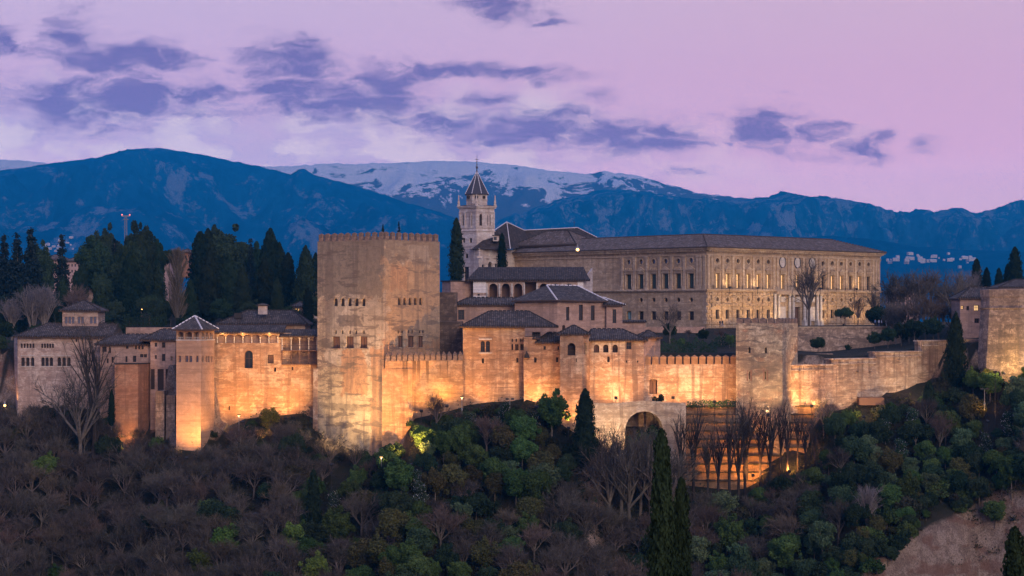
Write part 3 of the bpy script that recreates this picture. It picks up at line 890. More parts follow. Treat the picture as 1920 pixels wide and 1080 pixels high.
# ------------------------------------------------------------------ first palace block with twin window
def eave_z(py, Y): return PZ(py, Y)
b1 = rect(868, 984, 400.0, 11)
hs = []
for x in (905.2, 914.8): hs.append(E(b1[0], b1[1], x - 4.0, x + 4.0, 639, 660, shape='arch', kind='glass', depth=.5))
for x in (961, 969, 976, 983.0 - 3): pass
for x in (960.5, 967.5, 970.8, 977.2, 980.6): hs.append(E(b1[0], b1[1], x - 1.5, x + 1.5, 645, 656.5, shape='arch', kind='open', depth=.5))
for x in (960.5, 968, 976.5, 981): hs.append(E(b1[0], b1[1], x - 1.3, x + 1.3, 635, 641, shape='arch', kind='open', depth=.35))
hs.append(E(b1[0], b1[1], 903.5, 907.5, 672, 681, kind='open'))
hs.append(E(b1[0], b1[1], 968, 972, 671, 680, kind='open'))
B1 = block('palace_house', 'orange lit palace block with twin arched window and grey hipped roof', 'building', b1, PZ(800, 400), eave_z(613, 400), 'wall_earth', {0: hs})
hip_roof(B1, [b1[0], P2(1040, 400), P2(1040, 400) + Vector((0, 12)), b1[3]], eave_z(612.5, 400), 3.3, .8, 1, 1)
mb = MB()
h = hole_px(b1[0], b1[1], 899, 921, 636, 662)
c = b1[0] + Vector(((h['u0'] + h['u1']) / 2, -.05))
for nm_, z, hh in (('lintel', h['z1'], .25), ('sill', h['z0'], .2)):
    mb = MB(); mb.box((c.x, c.y, z), (h['u1'] - h['u0'] + .3, .25, hh)); mb.build(nm_, 'white_stone', B1)
b2 = rect(982, 1050, 398.0, 12)
hs = [E(b2[0], b2[1], 1001.5, 1006, 670, 680, kind='open'), E(b2[0], b2[1], 1019, 1023.5, 649, 656, kind='glass'), E(b2[0], b2[1], 1042.5, 1047, 670, 679, kind='open'), E(b2[0], b2[1], 1045.5, 1048.5, 649, 656, kind='glass')]
B2 = block('palace_annex', 'plain orange wall block under small tiled roofs beside the projecting lookout tower', 'building', b2, PZ(800, 398), eave_z(643, 398), 'wall_earth', {0: hs})
hip_roof(B2, [P2(1008, 398), b2[1], b2[2], P2(1008, 398) + Vector((0, 12))], eave_z(642, 398), 2.0, .5, 1, 0)
mb = MB(); p = P2(983, 397.6)
mb.pyramid([p + Vector(v) for v in ((-.1, -.35), (1.2, -.35), (1.2, .5), (-.1, .5))], PZ(671, 398), (p.x + .5, p.y, PZ(657, 398)))
mb.build('buttress_cap', 'roof_tile', B2)
pp = rect(982, 1006, 398.0, 10)
block('', None, None, pp, eave_z(643, 398) - .01, eave_z(632, 398), 'wall_earth', root=B2, wall_name='wall')
shed_roof(B2, rect(1000, 1012, 397.9, 6), eave_z(634, 398), eave_z(623, 400), .2)
# projecting lookout tower
b3 = [P2(1050, 393.5), P2(1092, 393.0), P2(1106, 398.5), P2(1052, 400)]
hs = [E(b3[0], b3[1], 1064, 1079, 643, 666.5, shape='arch', kind='open', depth=1.2), E(b3[0], b3[1], 1079.5, 1081.5, 672, 679, kind='open')]
B3 = block('lookout_tower', 'small square lookout tower with one large arched window and pyramid roof', 'tower', b3, PZ(830, 393), eave_z(628, 394), 'wall_earth', {0: hs, 1: [E(b3[1], b3[2], 1096, 1101, 643, 664, kind='open')]})
hip_roof(B3, [P2(1050, 393.5), P2(1103, 393.5), P2(1103, 393.5) + Vector((0, 5.9)), P2(1050, 393.5) + Vector((0, 5.9))], eave_z(626.5, 394), 1.9, .6, 1, 1)
mb = MB(); h = hole_px(b3[0], b3[1], 1063, 1080, 657, 667); c = b3[0] + Vector(((h['u0'] + h['u1']) / 2, -.06))
for i in range(9): mb.box((c.x - .8 + i * .2, c.y + .3, (h['z0'] + h['z1']) / 2), (.05, .05, .9))
mb.box((c.x, c.y + .3, h['z1'] - .05), (1.8, .07, .08)); mb.build('railing', 'dark_wood', B3)
# long low wing with three arches
b4 = rect(1104, 1207, 398.5, 9)
hs = [E(b4[0], b4[1], x - 5, x + 5, 646, 661, shape='arch', kind=k, depth=.7) for x, k in ((1118.5, 'wood'), (1136, 'open'), (1153.5, 'open'))]
hs += [E(b4[0], b4[1], 1174.5, 1184, 641.5, 655, kind='glass'), E(b4[0], b4[1], 1138.5, 1143, 668.5, 679, kind='open'), E(b4[0], b4[1], 1173.5, 1176, 676, 680, kind='open'), E(b4[0], b4[1], 1194.5, 1197, 676, 680, kind='open')]
B4 = block('arched_wing', 'low lit wing with three small arched windows beside the lookout tower', 'building', b4, PZ(800, 398), eave_z(638, 398.5), 'wall_earth_pale', {0: hs})
hip_roof(B4, [b4[0], P2(1208, 398.5), b4[2], b4[3]], eave_z(637.5, 398.5), 2.3, .75, .3, 1)
b4b = [P2(1207, 399.2), P2(1238, 404), P2(1238, 404) + Vector((-1, 8)), P2(1207, 399) + Vector((-1, 9))]
B4b = block('gate_house', 'small pinkish house end with tiled roof beside the arched wing', 'building', b4b, PZ(690, 400), eave_z(634, 401), 'pink_render')
hip_roof(B4b, [P2(1200, 399.6), P2(1238, 402), P2(1238, 402) + Vector((-.4, 6)), P2(1200, 399.6) + Vector((-.4, 6))], eave_z(632.5, 401), 1.5, .5, 1, 1)

# ------------------------------------------------------------------ upper houses behind
Yh = 424.0
h1 = [P2(965, 428), P2(1045, Yh), P2(1138, 429), P2(1060, 440)]
hs = [E(h1[1], h1[2], x0, x1, y0, y1, kind=k, depth=.35) for x0, x1, y0, y1, k in ((1061.5, 1067.5, 575.5, 601, 'glass'), (1085.5, 1093, 571.5, 601, 'glass'), (1108, 1115, 572.5, 601, 'glass'))]
hs.append(E(h1[1], h1[2], 1054, 1060, 609.5, 620, shape='arch', kind='open'))
H1 = block('courtyard_house', 'pinkish house with three tall narrow windows under a broad hipped roof with white ridges', 'house', h1, PZ(660, 424), eave_z(563, 425), 'pink_render', {1: hs})
mb = MB()
Ae, Be, Ce = Vector((*P2(958, 427.2), eave_z(563.5, 428))), Vector((*P2(1045, 422.8), eave_z(562.5, 424))), Vector((*P2(1140, 428), eave_z(564, 428)))
R1, R2 = Vector((*P2(1025, 434), eave_z(534.5, 434))), Vector((*P2(1082, 435), eave_z(535.5, 435)))
De = Vector((*P2(1075, 446), eave_z(563, 446)))
def uvq(q):
    du = (q[1] - q[0]).normalized(); nn = du.cross(q[2] - q[0]).normalized(); dv = nn.cross(du)
    return [((p - q[0]).dot(du), (p - q[0]).dot(dv)) for p in q]
for q in ([Ae, Be, R1], [Be, Ce, R2, R1], [Ce, De, R2], [De, Ae, R1, R2]): mb.face(q, 0, uvq(q))
dn = Vector((0, 0, -.3))
for q in ((Ae, Be), (Be, Ce), (Ce, De), (De, Ae)): mb.face([q[0] + dn, q[1] + dn, q[1], q[0]], 1)
mb.face([De + dn, Ce + dn, Be + dn, Ae + dn][::1], 1)
rf = mb.build('roof', ['roof_tile', 'dark_wood'], H1)
mb = MB(); ridge_caps(mb, R1, R2); ridge_caps(mb, Be, R1); ridge_caps(mb, R2, Ce); mb.build('ridge_tiles', 'ridge_mortar', rf)
h2 = rect(1137, 1167, 428.0, 8)
H2 = block('house_extension', 'narrow pink annex with one tall dark window behind the courtyard house', 'house', h2, PZ(660, 428), eave_z(572, 428), 'pink_render', {0: [E(h2[0], h2[1], 1148.5, 1155.5, 580, 606, kind='glass')]})
hip_roof(H2, h2, eave_z(571.5, 428), 1.7, .7, 0, 1, caps='ridge_mortar')
h3 = rect(853, 966, 432.0, 6)
H3 = block('long_house', 'low pinkish house with long narrow tiled roof behind the twin windowed block', 'house', h3, PZ(660, 432), eave_z(572, 432), 'pink_render', {0: [E(h3[0], h3[1], 859, 870.5, 581, 599.5, kind='glass')]})
hip_roof(H3, h3, eave_z(571.5, 432), 1.7, .6, 1, 0)
# gallery pavilion
g = rect(887, 1094, 446.0, 7)
hs = [E(g[0], g[1], x - 7.6, x + 7.6, 531.5, 572, shape='arch', kind='warm', depth=2.6) for x in (925, 948.5, 971.5, 1019.5, 1043, 1067)]
hs.append(E(g[0], g[1], 984, 1006, 529, 572, kind='warm', depth=2.6))
hs.append(E(g[0], g[1], 895.5, 899.5, 551, 557, kind='open'))
G = block('gallery_pavilion', 'arcaded gallery with slender columns and long tiled roof below the palace wall', 'building', g, PZ(600, 446), eave_z(526, 446), 'partal_render', {0: hs})
shed_roof(G, [g[0] + Vector((-.6, 0)), g[1] + Vector((1.0, 0)), g[1] + Vector((-.5, 7.5)), g[0] + Vector((2.0, 7.5))], eave_z(525.5, 446), eave_z(500.5, 453), .8, 'roof_tile_dark')
mb = MB()
for px0, px1 in ((887.2, 911.5), (1083, 1093.8)):
    c = (P2(px0, 445.9) + P2(px1, 445.9)) / 2
    if px0 < 900:
        mb.box((c.x - .0, c.y, (PZ(550, 446) + PZ(600, 446)) / 2 + .0), (P2(px1, 446).x - P2(px0, 446).x, .12, PZ(559, 446) - PZ(600, 446)))
        for a_, b_, y0, y1 in ((px0, px1, 527, 549),): 
            c2 = (P2(a_, 445.9) + P2(b_, 445.9)) / 2
            mb.box((c2.x, c2.y, (PZ(y0, 446) + PZ(y1, 446)) / 2), (P2(b_, 446).x - P2(a_, 446).x, .12, PZ(y0, 446) - PZ(y1, 446)))
    else:
        mb.box((c.x, c.y, (PZ(527, 446) + PZ(562, 446)) / 2), (P2(px1, 446).x - P2(px0, 446).x, .12, PZ(527, 446) - PZ(562, 446)))
mb.build('white_panel', 'white_wash', G)
e1 = [P2(1094, 446), P2(1111, 451), P2(1111, 451) + Vector((-2, 4)), P2(1094, 446) + Vector((-1, 4))]
mb = MB()
q = [(*e1[0], PZ(600, 446)), (*e1[1], PZ(600, 451)), (*e1[1], PZ(503, 451)), (*e1[0], PZ(527, 446))]
mb.face(q); mb.face([(p[0] - .3, p[1] + .3, p[2]) for p in q][::-1])
mb.face([q[3], q[2], (q[2][0] - .3, q[2][1] + .3, q[2][2]), (q[3][0] - .3, q[3][1] + .3, q[3][2])])
mb.build('gable', 'church_stone', G)
mb = MB()
for x in (913, 936.5, 960, 983, 1007, 1031, 1055):
    p = P2(x, 445.75)
    mb.lathe((p.x, p.y, PZ(572, 446)), [(.16, 0), (.13, .2), (.12, 2.3), (.20, 2.6), (.22, 2.8)], 8)
    mb.box((p.x, p.y, PZ(572, 446) + 3.9), (.35, .14, 2.2))
mb.build('column', 'white_stone', G)
k1 = [P2(829, 448), P2(845, 444), P2(888, 449), P2(870, 456)]
K1 = block('cube_house', 'plain flat roofed block beside the gallery under the tall cypress', 'house', k1, PZ(600, 446), PZ(528, 446), 'pink_render')
mb = MB()
mb.prism([ (k1[i] + (k1[i] - (k1[0] + k1[2]) / 2).normalized() * .35) for i in range(4)], PZ(528, 446), PZ(526, 446)); mb.build('coping', 'roof_tile', K1)
mb = MB()
mat_stone('rubble_dark', (.15, .105, .08), (.22, .16, .125), (.06, .045, .04), .5, .48, .54, .45, .5, .5, .9, seed=33, fine=.7)
rb = rect(824, 866, 412, 12)
RB = block('rubble_wall', 'dark rough rubble wall between the tallest tower and the palace block', 'wall', rb, PZ(720, 412), PZ(603, 412), 'rubble_dark')
block('', None, None, rect(815, 856, 428, 8), PZ(720, 428), PZ(548, 428), 'rubble_dark', root=RB, wall_name='wall')
rw2 = rect(1100, 1170, 450, 10)

# where the floodlights stand: they keep a clearing between themselves and their wall
WARM = (1.0, .40, .085); YEL = (1.0, .47, .09); PALE_ = (1.0, .62, .30)
FLOODS = [
    dict(zip(('px','py','Y','tx','ty','tY','power','ang'), (22, 757, 428, 29, 690, 437, 3720, 60)), label='small floodlight washing the end of the pale palace'),
    dict(zip(('px','py','Y','tx','ty','tY','power','ang'), (232, 800, 413, 238, 745, 418, 3850, 125)), label='floodlight under the red brick bastion'),
    dict(zip(('px','py','Y','tx','ty','tY','power','ang'), (350, 850, 395.5, 356, 740, 404, 16683, 110)), label='floodlight at the foot of the slender tower'),
    dict(zip(('px','py','Y','tx','ty','tY','power','ang'), (412, 815, 400, 396, 720, 408, 6696, 80)), label='floodlight in the corner past the slender tower'),
    dict(zip(('px','py','Y','tx','ty','tY','power','ang'), (455, 790, 406, 450, 715, 412, 6776, 125)), label='floodlight below the gallery wall beside the lamp post'),
    dict(zip(('px','py','Y','tx','ty','tY','power','ang'), (535, 785, 406, 530, 715, 412, 7392, 125)), label='floodlight below the gallery wall close to the tallest tower'),
    dict(zip(('px','py','Y','tx','ty','tY','power','ang'), (622, 870, 381, 655, 690, 400, 51000, 88)), label='floodlight before the outer face of the tallest tower', col=PALE_),
    dict(zip(('px','py','Y','tx','ty','tY','power','ang'), (772, 870, 374, 750, 650, 400, 72250, 78)), label='floodlight before the inner corner of the tallest tower'),
    dict(zip(('px','py','Y','tx','ty','tY','power','ang'), (790, 765, 391.5, 800, 710, 396, 3952, 125)), label='floodlight among shrubs under the crenellated wall', col=YEL),
    dict(zip(('px','py','Y','tx','ty','tY','power','ang'), (838, 760, 394, 845, 705, 398, 3952, 125)), label='second floodlight under the crenellated wall near the palace house', col=YEL),
    dict(zip(('px','py','Y','tx','ty','tY','power','ang'), (905, 765, 395, 915, 700, 400, 3234, 125)), label='floodlight beneath the twin window of the palace house'),
    dict(zip(('px','py','Y','tx','ty','tY','power','ang'), (1005, 762, 393, 1005, 700, 398, 5475, 125)), label='floodlight under the palace annex'),
    dict(zip(('px','py','Y','tx','ty','tY','power','ang'), (1066, 800, 388, 1072, 720, 393, 5030, 125)), label='floodlight at the foot of the lookout tower'),
    dict(zip(('px','py','Y','tx','ty','tY','power','ang'), (1155, 754, 391.5, 1155, 705, 398.5, 6696, 125)), on=752, label='floodlight standing by the bridge under the arched wing'),
    dict(zip(('px','py','Y','tx','ty','tY','power','ang'), (1262, 754, 392.5, 1272, 712, 400, 5952, 125)), on=752, label='floodlight on the bridge end below the rampart'),
    dict(zip(('px','py','Y','tx','ty','tY','power','ang'), (1340, 757, 392.5, 1335, 715, 400, 5580, 125)), on=760, label='floodlight on the top terrace below the rampart'),
    dict(zip(('px','py','Y','tx','ty','tY','power','ang'), (1150, 840, 383, 1160, 790, 390, 5200, 125)), on=845, label='floodlight low before the bridge pier', col=PALE_),
    dict(zip(('px','py','Y','tx','ty','tY','power','ang'), (1207, 840, 391, 1215, 800, 396, 892, 120)), label='lamp inside the bridge arch lighting its plants', col=YEL),
    dict(zip(('px','py','Y','tx','ty','tY','power','ang'), (1412, 885, 384, 1412, 865, 391, 6500, 120)), on=898, label='floodlight at the foot of the orange terraces', col=WARM),
    dict(zip(('px','py','Y','tx','ty','tY','power','ang'), (1480, 870, 384, 1480, 850, 391, 6500, 120)), on=890, label='floodlight at the upper end of the terraces', col=WARM),
    dict(zip(('px','py','Y','tx','ty','tY','power','ang'), (1345, 875, 384, 1345, 845, 392, 3500, 120)), on=885, label='floodlight at the near end of the terraces', col=WARM),
    dict(zip(('px','py','Y','tx','ty','tY','power','ang'), (1440, 780, 386, 1428, 690, 395, 8000, 95)), on=785, label='floodlight before the square wall tower', col=PALE_),
    dict(zip(('px','py','Y','tx','ty','tY','power','ang'), (1522, 765, 390.5, 1532, 712, 399, 11500, 125)), on=768, label='floodlight under the first step of the long wall'),
    dict(zip(('px','py','Y','tx','ty','tY','power','ang'), (1620, 770, 394, 1630, 715, 406, 5952, 110)), label='floodlight under the second step of the long wall', col=PALE_),
    dict(zip(('px','py','Y','tx','ty','tY','power','ang'), (1720, 745, 402, 1715, 690, 413, 4464, 110)), label='floodlight under the third step of the long wall', col=PALE_),
    dict(zip(('px','py','Y','tx','ty','tY','power','ang'), (1866, 700, 392, 1890, 650, 399, 9000, 120)), on=704, label='floodlight hidden in green bushes under the bastion', col=(1.0, .62, .2)),
    dict(zip(('px','py','Y','tx','ty','tY','power','ang'), (493, 792, 396, 505, 772, 404, 1339, 90)), label='small garden light under the yellow green tree', col=YEL),
    dict(zip(('px','py','Y','tx','ty','tY','power','ang'), (478, 860, 372, 475, 850, 378, 260, 90)), label='small garden light in the shrubs below the gallery wall', col=YEL),
    dict(px=1852, py=735, Y=389.5, tx=1858, ty=705, tY=396, power=2200, ang=110, label='garden light under the glowing bushes below the round bastion', col=YEL),
]

# ------------------------------------------------------------------ Renaissance palace: square block, richly articulated facades
pc = P2(1325, 480.0); pw = P2(1650, 530.0)
tw = (pw - pc).normalized(); LW = (pw - pc).length
tn = Vector((-tw.y, tw.x))                      # along the north side, away from the corner
pn = pc + tn * LW; pb = pw + tn * LW
zc = 15.4; zl = 4.9; zb = -9.0
west, north = [], []
wx = [1345, 1364, 1383.5, 1403, 1421.5, 1440.5, 1467, 1495, 1522.5, 1543, 1560.5, 1577.5, 1594.5, 1611.5, 1628]
def bay_u(px):
    h = hole_px(pc, pw, px - .1, px + .1, 500, 510)
    return (h['u0'] + h['u1']) / 2
wu = [bay_u(x) for x in wx]
for i, u in enumerate(wu):
    portal = 6 <= i <= 8
    kind = 'bright' if i not in (8, 9, 12, 14) else 'glass'
    west.append(dict(u0=u - .72, u1=u + .72, z0=5.3, z1=9.0, kind=kind, depth=.55))
    if not portal:
        west.append(dict(u0=u - .62, u1=u + .62, z0=11.65, z1=12.9, kind='round', shape='round', depth=.5))
        west.append(dict(u0=u - .55, u1=u + .55, z0=1.9, z1=3.1, kind='round', shape='round', depth=.6))
        west.append(dict(u0=u - .65, u1=u + .65, z0=-2.4, z1=-.1, kind='glass', depth=.6))
west.append(dict(u0=wu[7] - 1.3, u1=wu[7] + 1.3, z0=-5, z1=.6, kind='wood', depth=.8))
nu_ = []
for k, x in enumerate((1179, 1202, 1225.5, 1248.5, 1272, 1296)):
    h = hole_px(pn, pc, x - .1, x + .1, 500, 510); nu_.append((h['u0'] + h['u1']) / 2)
for k, u in enumerate(nu_):
    north.append(dict(u0=u - .85, u1=u + .85, z0=5.3, z1=9.0, kind='green', depth=.6))
    north.append(dict(u0=u - .65, u1=u + .65, z0=11.6, z1=12.9, kind='roundblue', shape='round', depth=.5))
    if k: north.append(dict(u0=u - .6, u1=u + .6, z0=1.8, z1=3.0, kind='round', shape='round', depth=.6))
    north.append(dict(u0=u - .85, u1=u + .85, z0=-2.7, z1=-.5, kind='cyan' if k == 0 else 'glass', depth=.6))
PAL = block('renaissance_palace', 'large square stone palace with rows of pilasters, round windows and pediments', 'palace', [pc, pw, pb, pn], zb, zc, 'palace_stone', {0: west, 3: north}, depth=.6, lid=True)

def along(a, t, u, out=0.0):
    n = Vector((t.y, -t.x))
    p = a + t * u + n * out
    return p
def trim(name, items, mat, parent=PAL):
    mb = MB()
    for a, t, u, z, du, dout, dz_ in items:
        c = along(a, t, u, dout / 2 - .02)
        mb.box((c.x, c.y, z), (du, dout + .04, dz_), t)
    return mb.build(name, mat, parent)
tN = (pc - pn).normalized()
# cornice, frieze bands, ledge, dentils
for (a, t, L, u0) in ((pc, tw, LW, 0), (pn, tN, LW, 0)):
    trim('cornice', [(a, t, L / 2, zc - .12, L + 2.2, 1.1, .26), (a, t, L / 2, zc - .42, L + 1.5, .75, .3), (a, t, L / 2, zc - 1.75, L + .5, .25, .22), (a, t, L / 2, zc + .14, L + 2.6, 1.3, .22)], 'palace_trim')
    mb = MB()
    k = int(L / .95)
    for i in range(k):
        c = along(a, t, L * (i + .5) / k, .36)
        mb.box((c.x, c.y, zc - .74), (.42, .72, .3), t)
    mb.build('dentils', 'palace_trim', PAL)
trim('ledge', [(pc, tw, LW / 2, zl, LW + 1.0, .6, .32), (pc, tw, LW / 2, zl - .3, LW + .5, .32, .24), (pn, tN, LW - 13.5 - 12, zl, 51, .6, .32), (pn, tN, LW - 13.5 - 12, zl - .3, 51, .32, .24)], 'palace_trim')
# pilasters of the upper storey with base and capital
def pilaster(a, t, u, w=.75):
    trim('pilaster', [(a, t, u, 9.3, w, .28, 8.0), (a, t, u, 5.6, w + .25, .42, 1.0), (a, t, u, 13.3, w + .22, .4, .42)], 'palace_trim')
mids = [wu[0] - (wu[1] - wu[0]) / 2] + [(p + q) / 2 for p, q in zip(wu, wu[1:])] + [wu[-1] + (wu[-1] - wu[-2]) / 2]
for i, u in enumerate(mids):
    if i in (6, 7, 8, 9):
        pilaster(pc, tw, u - .75, .85); pilaster(pc, tw, u + .75, .85)
    else:
        pilaster(pc, tw, u)
for u in (.6, 1.9, LW - .7, LW - 2.0): pilaster(pc, tw, u, .8)
nm = [nu_[0] - 2.2] + [(p + q) / 2 for p, q in zip(nu_, nu_[1:])] + [nu_[-1] + 2.2, LW - .6, LW - 1.9]
for u in nm: pilaster(pn, tN, u)
# window heads: lintel shelf and alternating pediments
def head(a, t, u, tri, w=1.15, curved=False):
    mb = MB()
    n = Vector((t.y, -t.x))
    for z, hh, dd, ww in ((9.35, .22, .35, w), (9.75, .3, .28, w * .86), (10.05, .18, .5, w * 1.12)):
        c = along(a, t, u, dd / 2); mb.box((c.x, c.y, z), (2 * ww, dd, hh), t)
    if tri:
        c = along(a, t, u, .26)
        pts = [(-w * 1.12, 10.16), (w * 1.12, 10.16), (0, 10.95)] if not curved else [(-w * 1.12, 10.16), (w * 1.12, 10.16), (w * .6, 10.7), (0, 10.9), (-w * .6, 10.7)]
        f0 = [along(a, t, u + x, .45) for x, _ in pts]; f1 = [along(a, t, u + x, 0) for x, _ in pts]
        mb.face([(f.x, f.y, z) for f, (_, z) in zip(f0, pts)])
        for i in range(len(pts)):
            j = (i + 1) % len(pts)
            mb.face([(*f0[i], pts[i][1]), (*f1[i], pts[i][1]), (*f1[j], pts[j][1]), (*f0[j], pts[j][1])])
    else:
        for k in (-.7, -.25, .25, .7):
            c = along(a, t, u + k * w, .2); mb.box((c.x, c.y, 10.42), (.2, .3, .5), t)
    c = along(a, t, u - w * .82, .1); mb.box((c.x, c.y, 7.2), (.22, .2, 3.9), t)
    c = along(a, t, u + w * .82, .1); mb.box((c.x, c.y, 7.2), (.22, .2, 3.9), t)
    mb.build('window_head', 'palace_trim', PAL)
for i, u in enumerate(wu): head(pc, tw, u, i % 2 == 1 or 6 <= i <= 8, curved=6 <= i <= 8)
for i, u in enumerate(nu_): head(pn, tN, u, i % 2 == 1, 1.35)
# ring round every oculus
def ring(a, t, u, z, r, w=.2, out=.14, mat='palace_trim', name='oculus_ring', disc=None, ky=1.0):
    mb = MB(); N = 20
    for i in range(N):
        A, B = 2 * math.pi * i / N, 2 * math.pi * (i + 1) / N
        q = []
        for rr, oo in ((r, out), (r + w, out), (r + w, -.02)):
            q.append([(*along(a, t, u + rr * math.cos(x), oo), z + rr * math.sin(x) * ky) for x in (A, B)])
        mb.face([q[0][0], q[1][0], q[1][1], q[0][1]]); mb.face([q[1][0], q[2][0], q[2][1], q[1][1]])
    o = mb.build(name, mat, PAL)
    if disc:
        mb = MB(); mb.face([(*along(a, t, u + r * math.cos(2 * math.pi * i / N), .06), z + r * math.sin(2 * math.pi * i / N) * ky) for i in range(N)])
        for k in range(7):
            c = along(a, t, u + random.uniform(-.5, .5) * r, .1); mb.box((c.x, c.y, z + random.uniform(-.6, .6) * r), (.45, .12, .7), t)
        mb.build('relief', disc, o)
for i, u in enumerate(wu):
    if 6 <= i <= 8: ring(pc, tw, u, 12.3, 1.15, .22, .16, 'slate', 'medallion', 'white_stone', 1.15)
    else: ring(pc, tw, u, 12.28, .64); ring(pc, tw, u, 2.5, .57, .22)
for u in nu_: ring(pn, tN, u, 12.25, .67)
# rusticated lower storey on the west front: real cushion blocks
mb = MB(); courses = [(zl - .55 - .92 * k) for k in range(11)]
for r, z in enumerate(courses):
    u = 0.05 if r % 2 else -.6
    while u < LW - .1:
        u0, u1 = max(u, .05), min(u + 1.45, LW - .05)
        clash = any(h['u0'] - .06 < u1 and h['u1'] + .06 > u0 and h['z0'] < z and h['z1'] > z - .9 for h in west if h['z1'] < 4)
        inport = wu[6] - 2.6 < (u0 + u1) / 2 < wu[8] + 2.6
        if u1 - u0 > .35 and not clash and not inport:
            a0, a1 = along(pc, tw, u0 + .06, 0), along(pc, tw, u1 - .06, 0)
            b0, b1 = along(pc, tw, u0 + .2, .22), along(pc, tw, u1 - .2, .22)
            z1, z0 = z - .05, z - .87
            A = [(*a0, z0), (*a1, z0), (*a1, z1), (*a0, z1)]; Bq = [(*b0, z0 + .14), (*b1, z0 + .14), (*b1, z1 - .14), (*b0, z1 - .14)]
            mb.face(Bq)
            for i in range(4):
                j = (i + 1) % 4; mb.face([A[i], A[j], Bq[j], Bq[i]])
        u += 1.5
mb.build('rustication', 'palace_stone', PAL)
for i, u in enumerate(mids):
    if i not in (6, 7, 8, 9): trim('rustic_pilaster', [(pc, tw, u, zl - .4 - .92 * k - .46, .9, .34, .78) for k in range(11)], 'palace_stone')
# the portal: paired half columns, plinths, entablature and three doors
for i in (6, 7, 8, 9):
    for s in (-.75, .75):
        mb = MB(); c = along(pc, tw, mids[i] + s, .55)
        mb.box((c.x, c.y, -3.9), (1.1, 1.1, 1.9), tw)
        mb.lathe((c.x, c.y, -2.95), [(.48, 0), (.48, .2), (.40, .35), (.42, 2), (.36, 6.4), (.5, 6.7), (.55, 7.0)], 12)
        mb.build('column', 'white_stone', PAL)
trim('entablature', [(pc, tw, (wu[6] + wu[8]) / 2, 4.3, wu[8] - wu[6] + 7, 1.2, .9)], 'palace_trim')
for it in [(pc, tw, wu[6], -1.2, 2.2, .25, 3.8), (pc, tw, wu[8], -1.2, 2.2, .25, 3.8), (pc, tw, wu[6], 2.6, 1.7, .3, 1.4), (pc, tw, wu[8], 2.6, 1.7, .3, 1.4), (pc, tw, wu[7], 2.6, 1.7, .3, 1.4)]: trim('relief_panel', [it], 'white_stone')
# balustrade pedestals along the ledge
trim('ledge_pedestal', [(pc, tw, u, 5.45, 1.0, .42, .75) for u in mids] + [(pn, tN, u, 5.45, 1.1, .5, .8) for u in nm[:7]], 'palace_trim')
# corner quoins on the north side
trim('quoin', [(pn, tN, LW - .5, zl - .8 - .92 * k, 1.6 if k % 2 else 1.0, .1, .8) for k in range(9)], 'palace_trim')
# roof: shallow tiled ring with a flat inner edge
o1 = [pc + (-tw - tn).normalized() * 1.9, pw + (tw - tn).normalized() * 1.9, pb + (tw + tn).normalized() * 1.9, pn + (tn - tw).normalized() * 1.9]
cm = (pc + pb) / 2
o2 = [p + (cm - p).normalized() * 15.5 for p in o1]
mb = MB()
for i in range(4):
    j = (i + 1) % 4
    q = [Vector((*o1[i], zc + .3)), Vector((*o1[j], zc + .3)), Vector((*o2[j], zc + 3.9)), Vector((*o2[i], zc + 3.9))]
    mb.face(q, 0, uvq(q)); mb.face([(*o1[i], zc + .05), (*o1[j], zc + .05), q[1], q[0]], 0)
mb.face([(*p, zc + 3.9) for p in o2], 0); mb.face([(*p, zc + .05) for p in o1[::-1]], 0)
rf = mb.build('roof', 'roof_tile_brown', PAL)
mb = MB()
for i in range(4): ridge_caps(mb, (*o1[i], zc + .35), (*o2[i], zc + 3.95), .8, .17); ridge_caps(mb, (*o2[i], zc + 3.95), (*o2[(i + 1) % 4], zc + 3.95), .8, .17)
mb.build('ridge_tiles', 'roof_tile_brown', rf)
# low outbuildings against the north foot of the palace
a1 = rect(1166, 1210, 462, 4)
OB = block('outbuilding', 'low flat shed against the foot of the stone palace', 'building', a1, PZ(660, 462), PZ(604, 462), 'pink_render'); shed_roof(OB, a1, PZ(603, 462), PZ(600, 464), .4)
a1 = rect(1206, 1322, 468, 3)
block('terrace_wall', 'plain shaded terrace wall below the palace windows with dark doorways', 'wall', a1, PZ(680, 468), PZ(613, 468), 'pink_render', {0: [E(a1[0], a1[1], x - 4, x + 4, 630, 650, kind='open') for x in (1246, 1270, 1330 - 20)]})

# ------------------------------------------------------------------ church with bell tower
s_ = 6.75; th2 = math.radians(45)
q0 = P2(893.5, 520); ql = q0 + Vector((-1, 1)).normalized() * s_; qr = q0 + Vector((1, 1)).normalized() * s_; qb = q0 + Vector((0, math.sqrt(2) * s_))
z_ = lambda py: PZ(py, 521)
hl2, hr2 = [], []
for x in (869.5, 882.5): hl2 += [E(ql, q0, x - 2.9, x + 2.9, 402, 423, shape='arch', kind='open', depth=.3), E(ql, q0, x - 2.4, x + 2.4, 446.5, 455, kind='glass')]
for x in (902, 917): hr2 += [E(q0, qr, x - 3.1, x + 3.1, 401, 423, shape='arch', kind='open', depth=.3)]
CH = block('church_bell_tower', 'square pale belfry with arched openings and a dark pointed slate spire', 'tower', [ql, q0, qr, qb], PZ(560, 520), z_(389), 'church_stone', {0: hl2, 1: hr2})
ctr = (ql + qr) / 2
def sq(k): return [ctr + (p - ctr) * k for p in (ql, q0, qr, qb)]
mb = MB()
for z0, z1, k0 in ((389.8, 387, 1.10), (387, 385.5, 1.16), (433.2, 431.4, 1.06), (427.5, 426.4, 1.03), (397.5, 396.3, 1.04), (462, 460, 1.05)): mb.prism(sq(k0), z_(z0), z_(z1))
mb.build('cornice', 'church_stone', CH)
mb = MB()
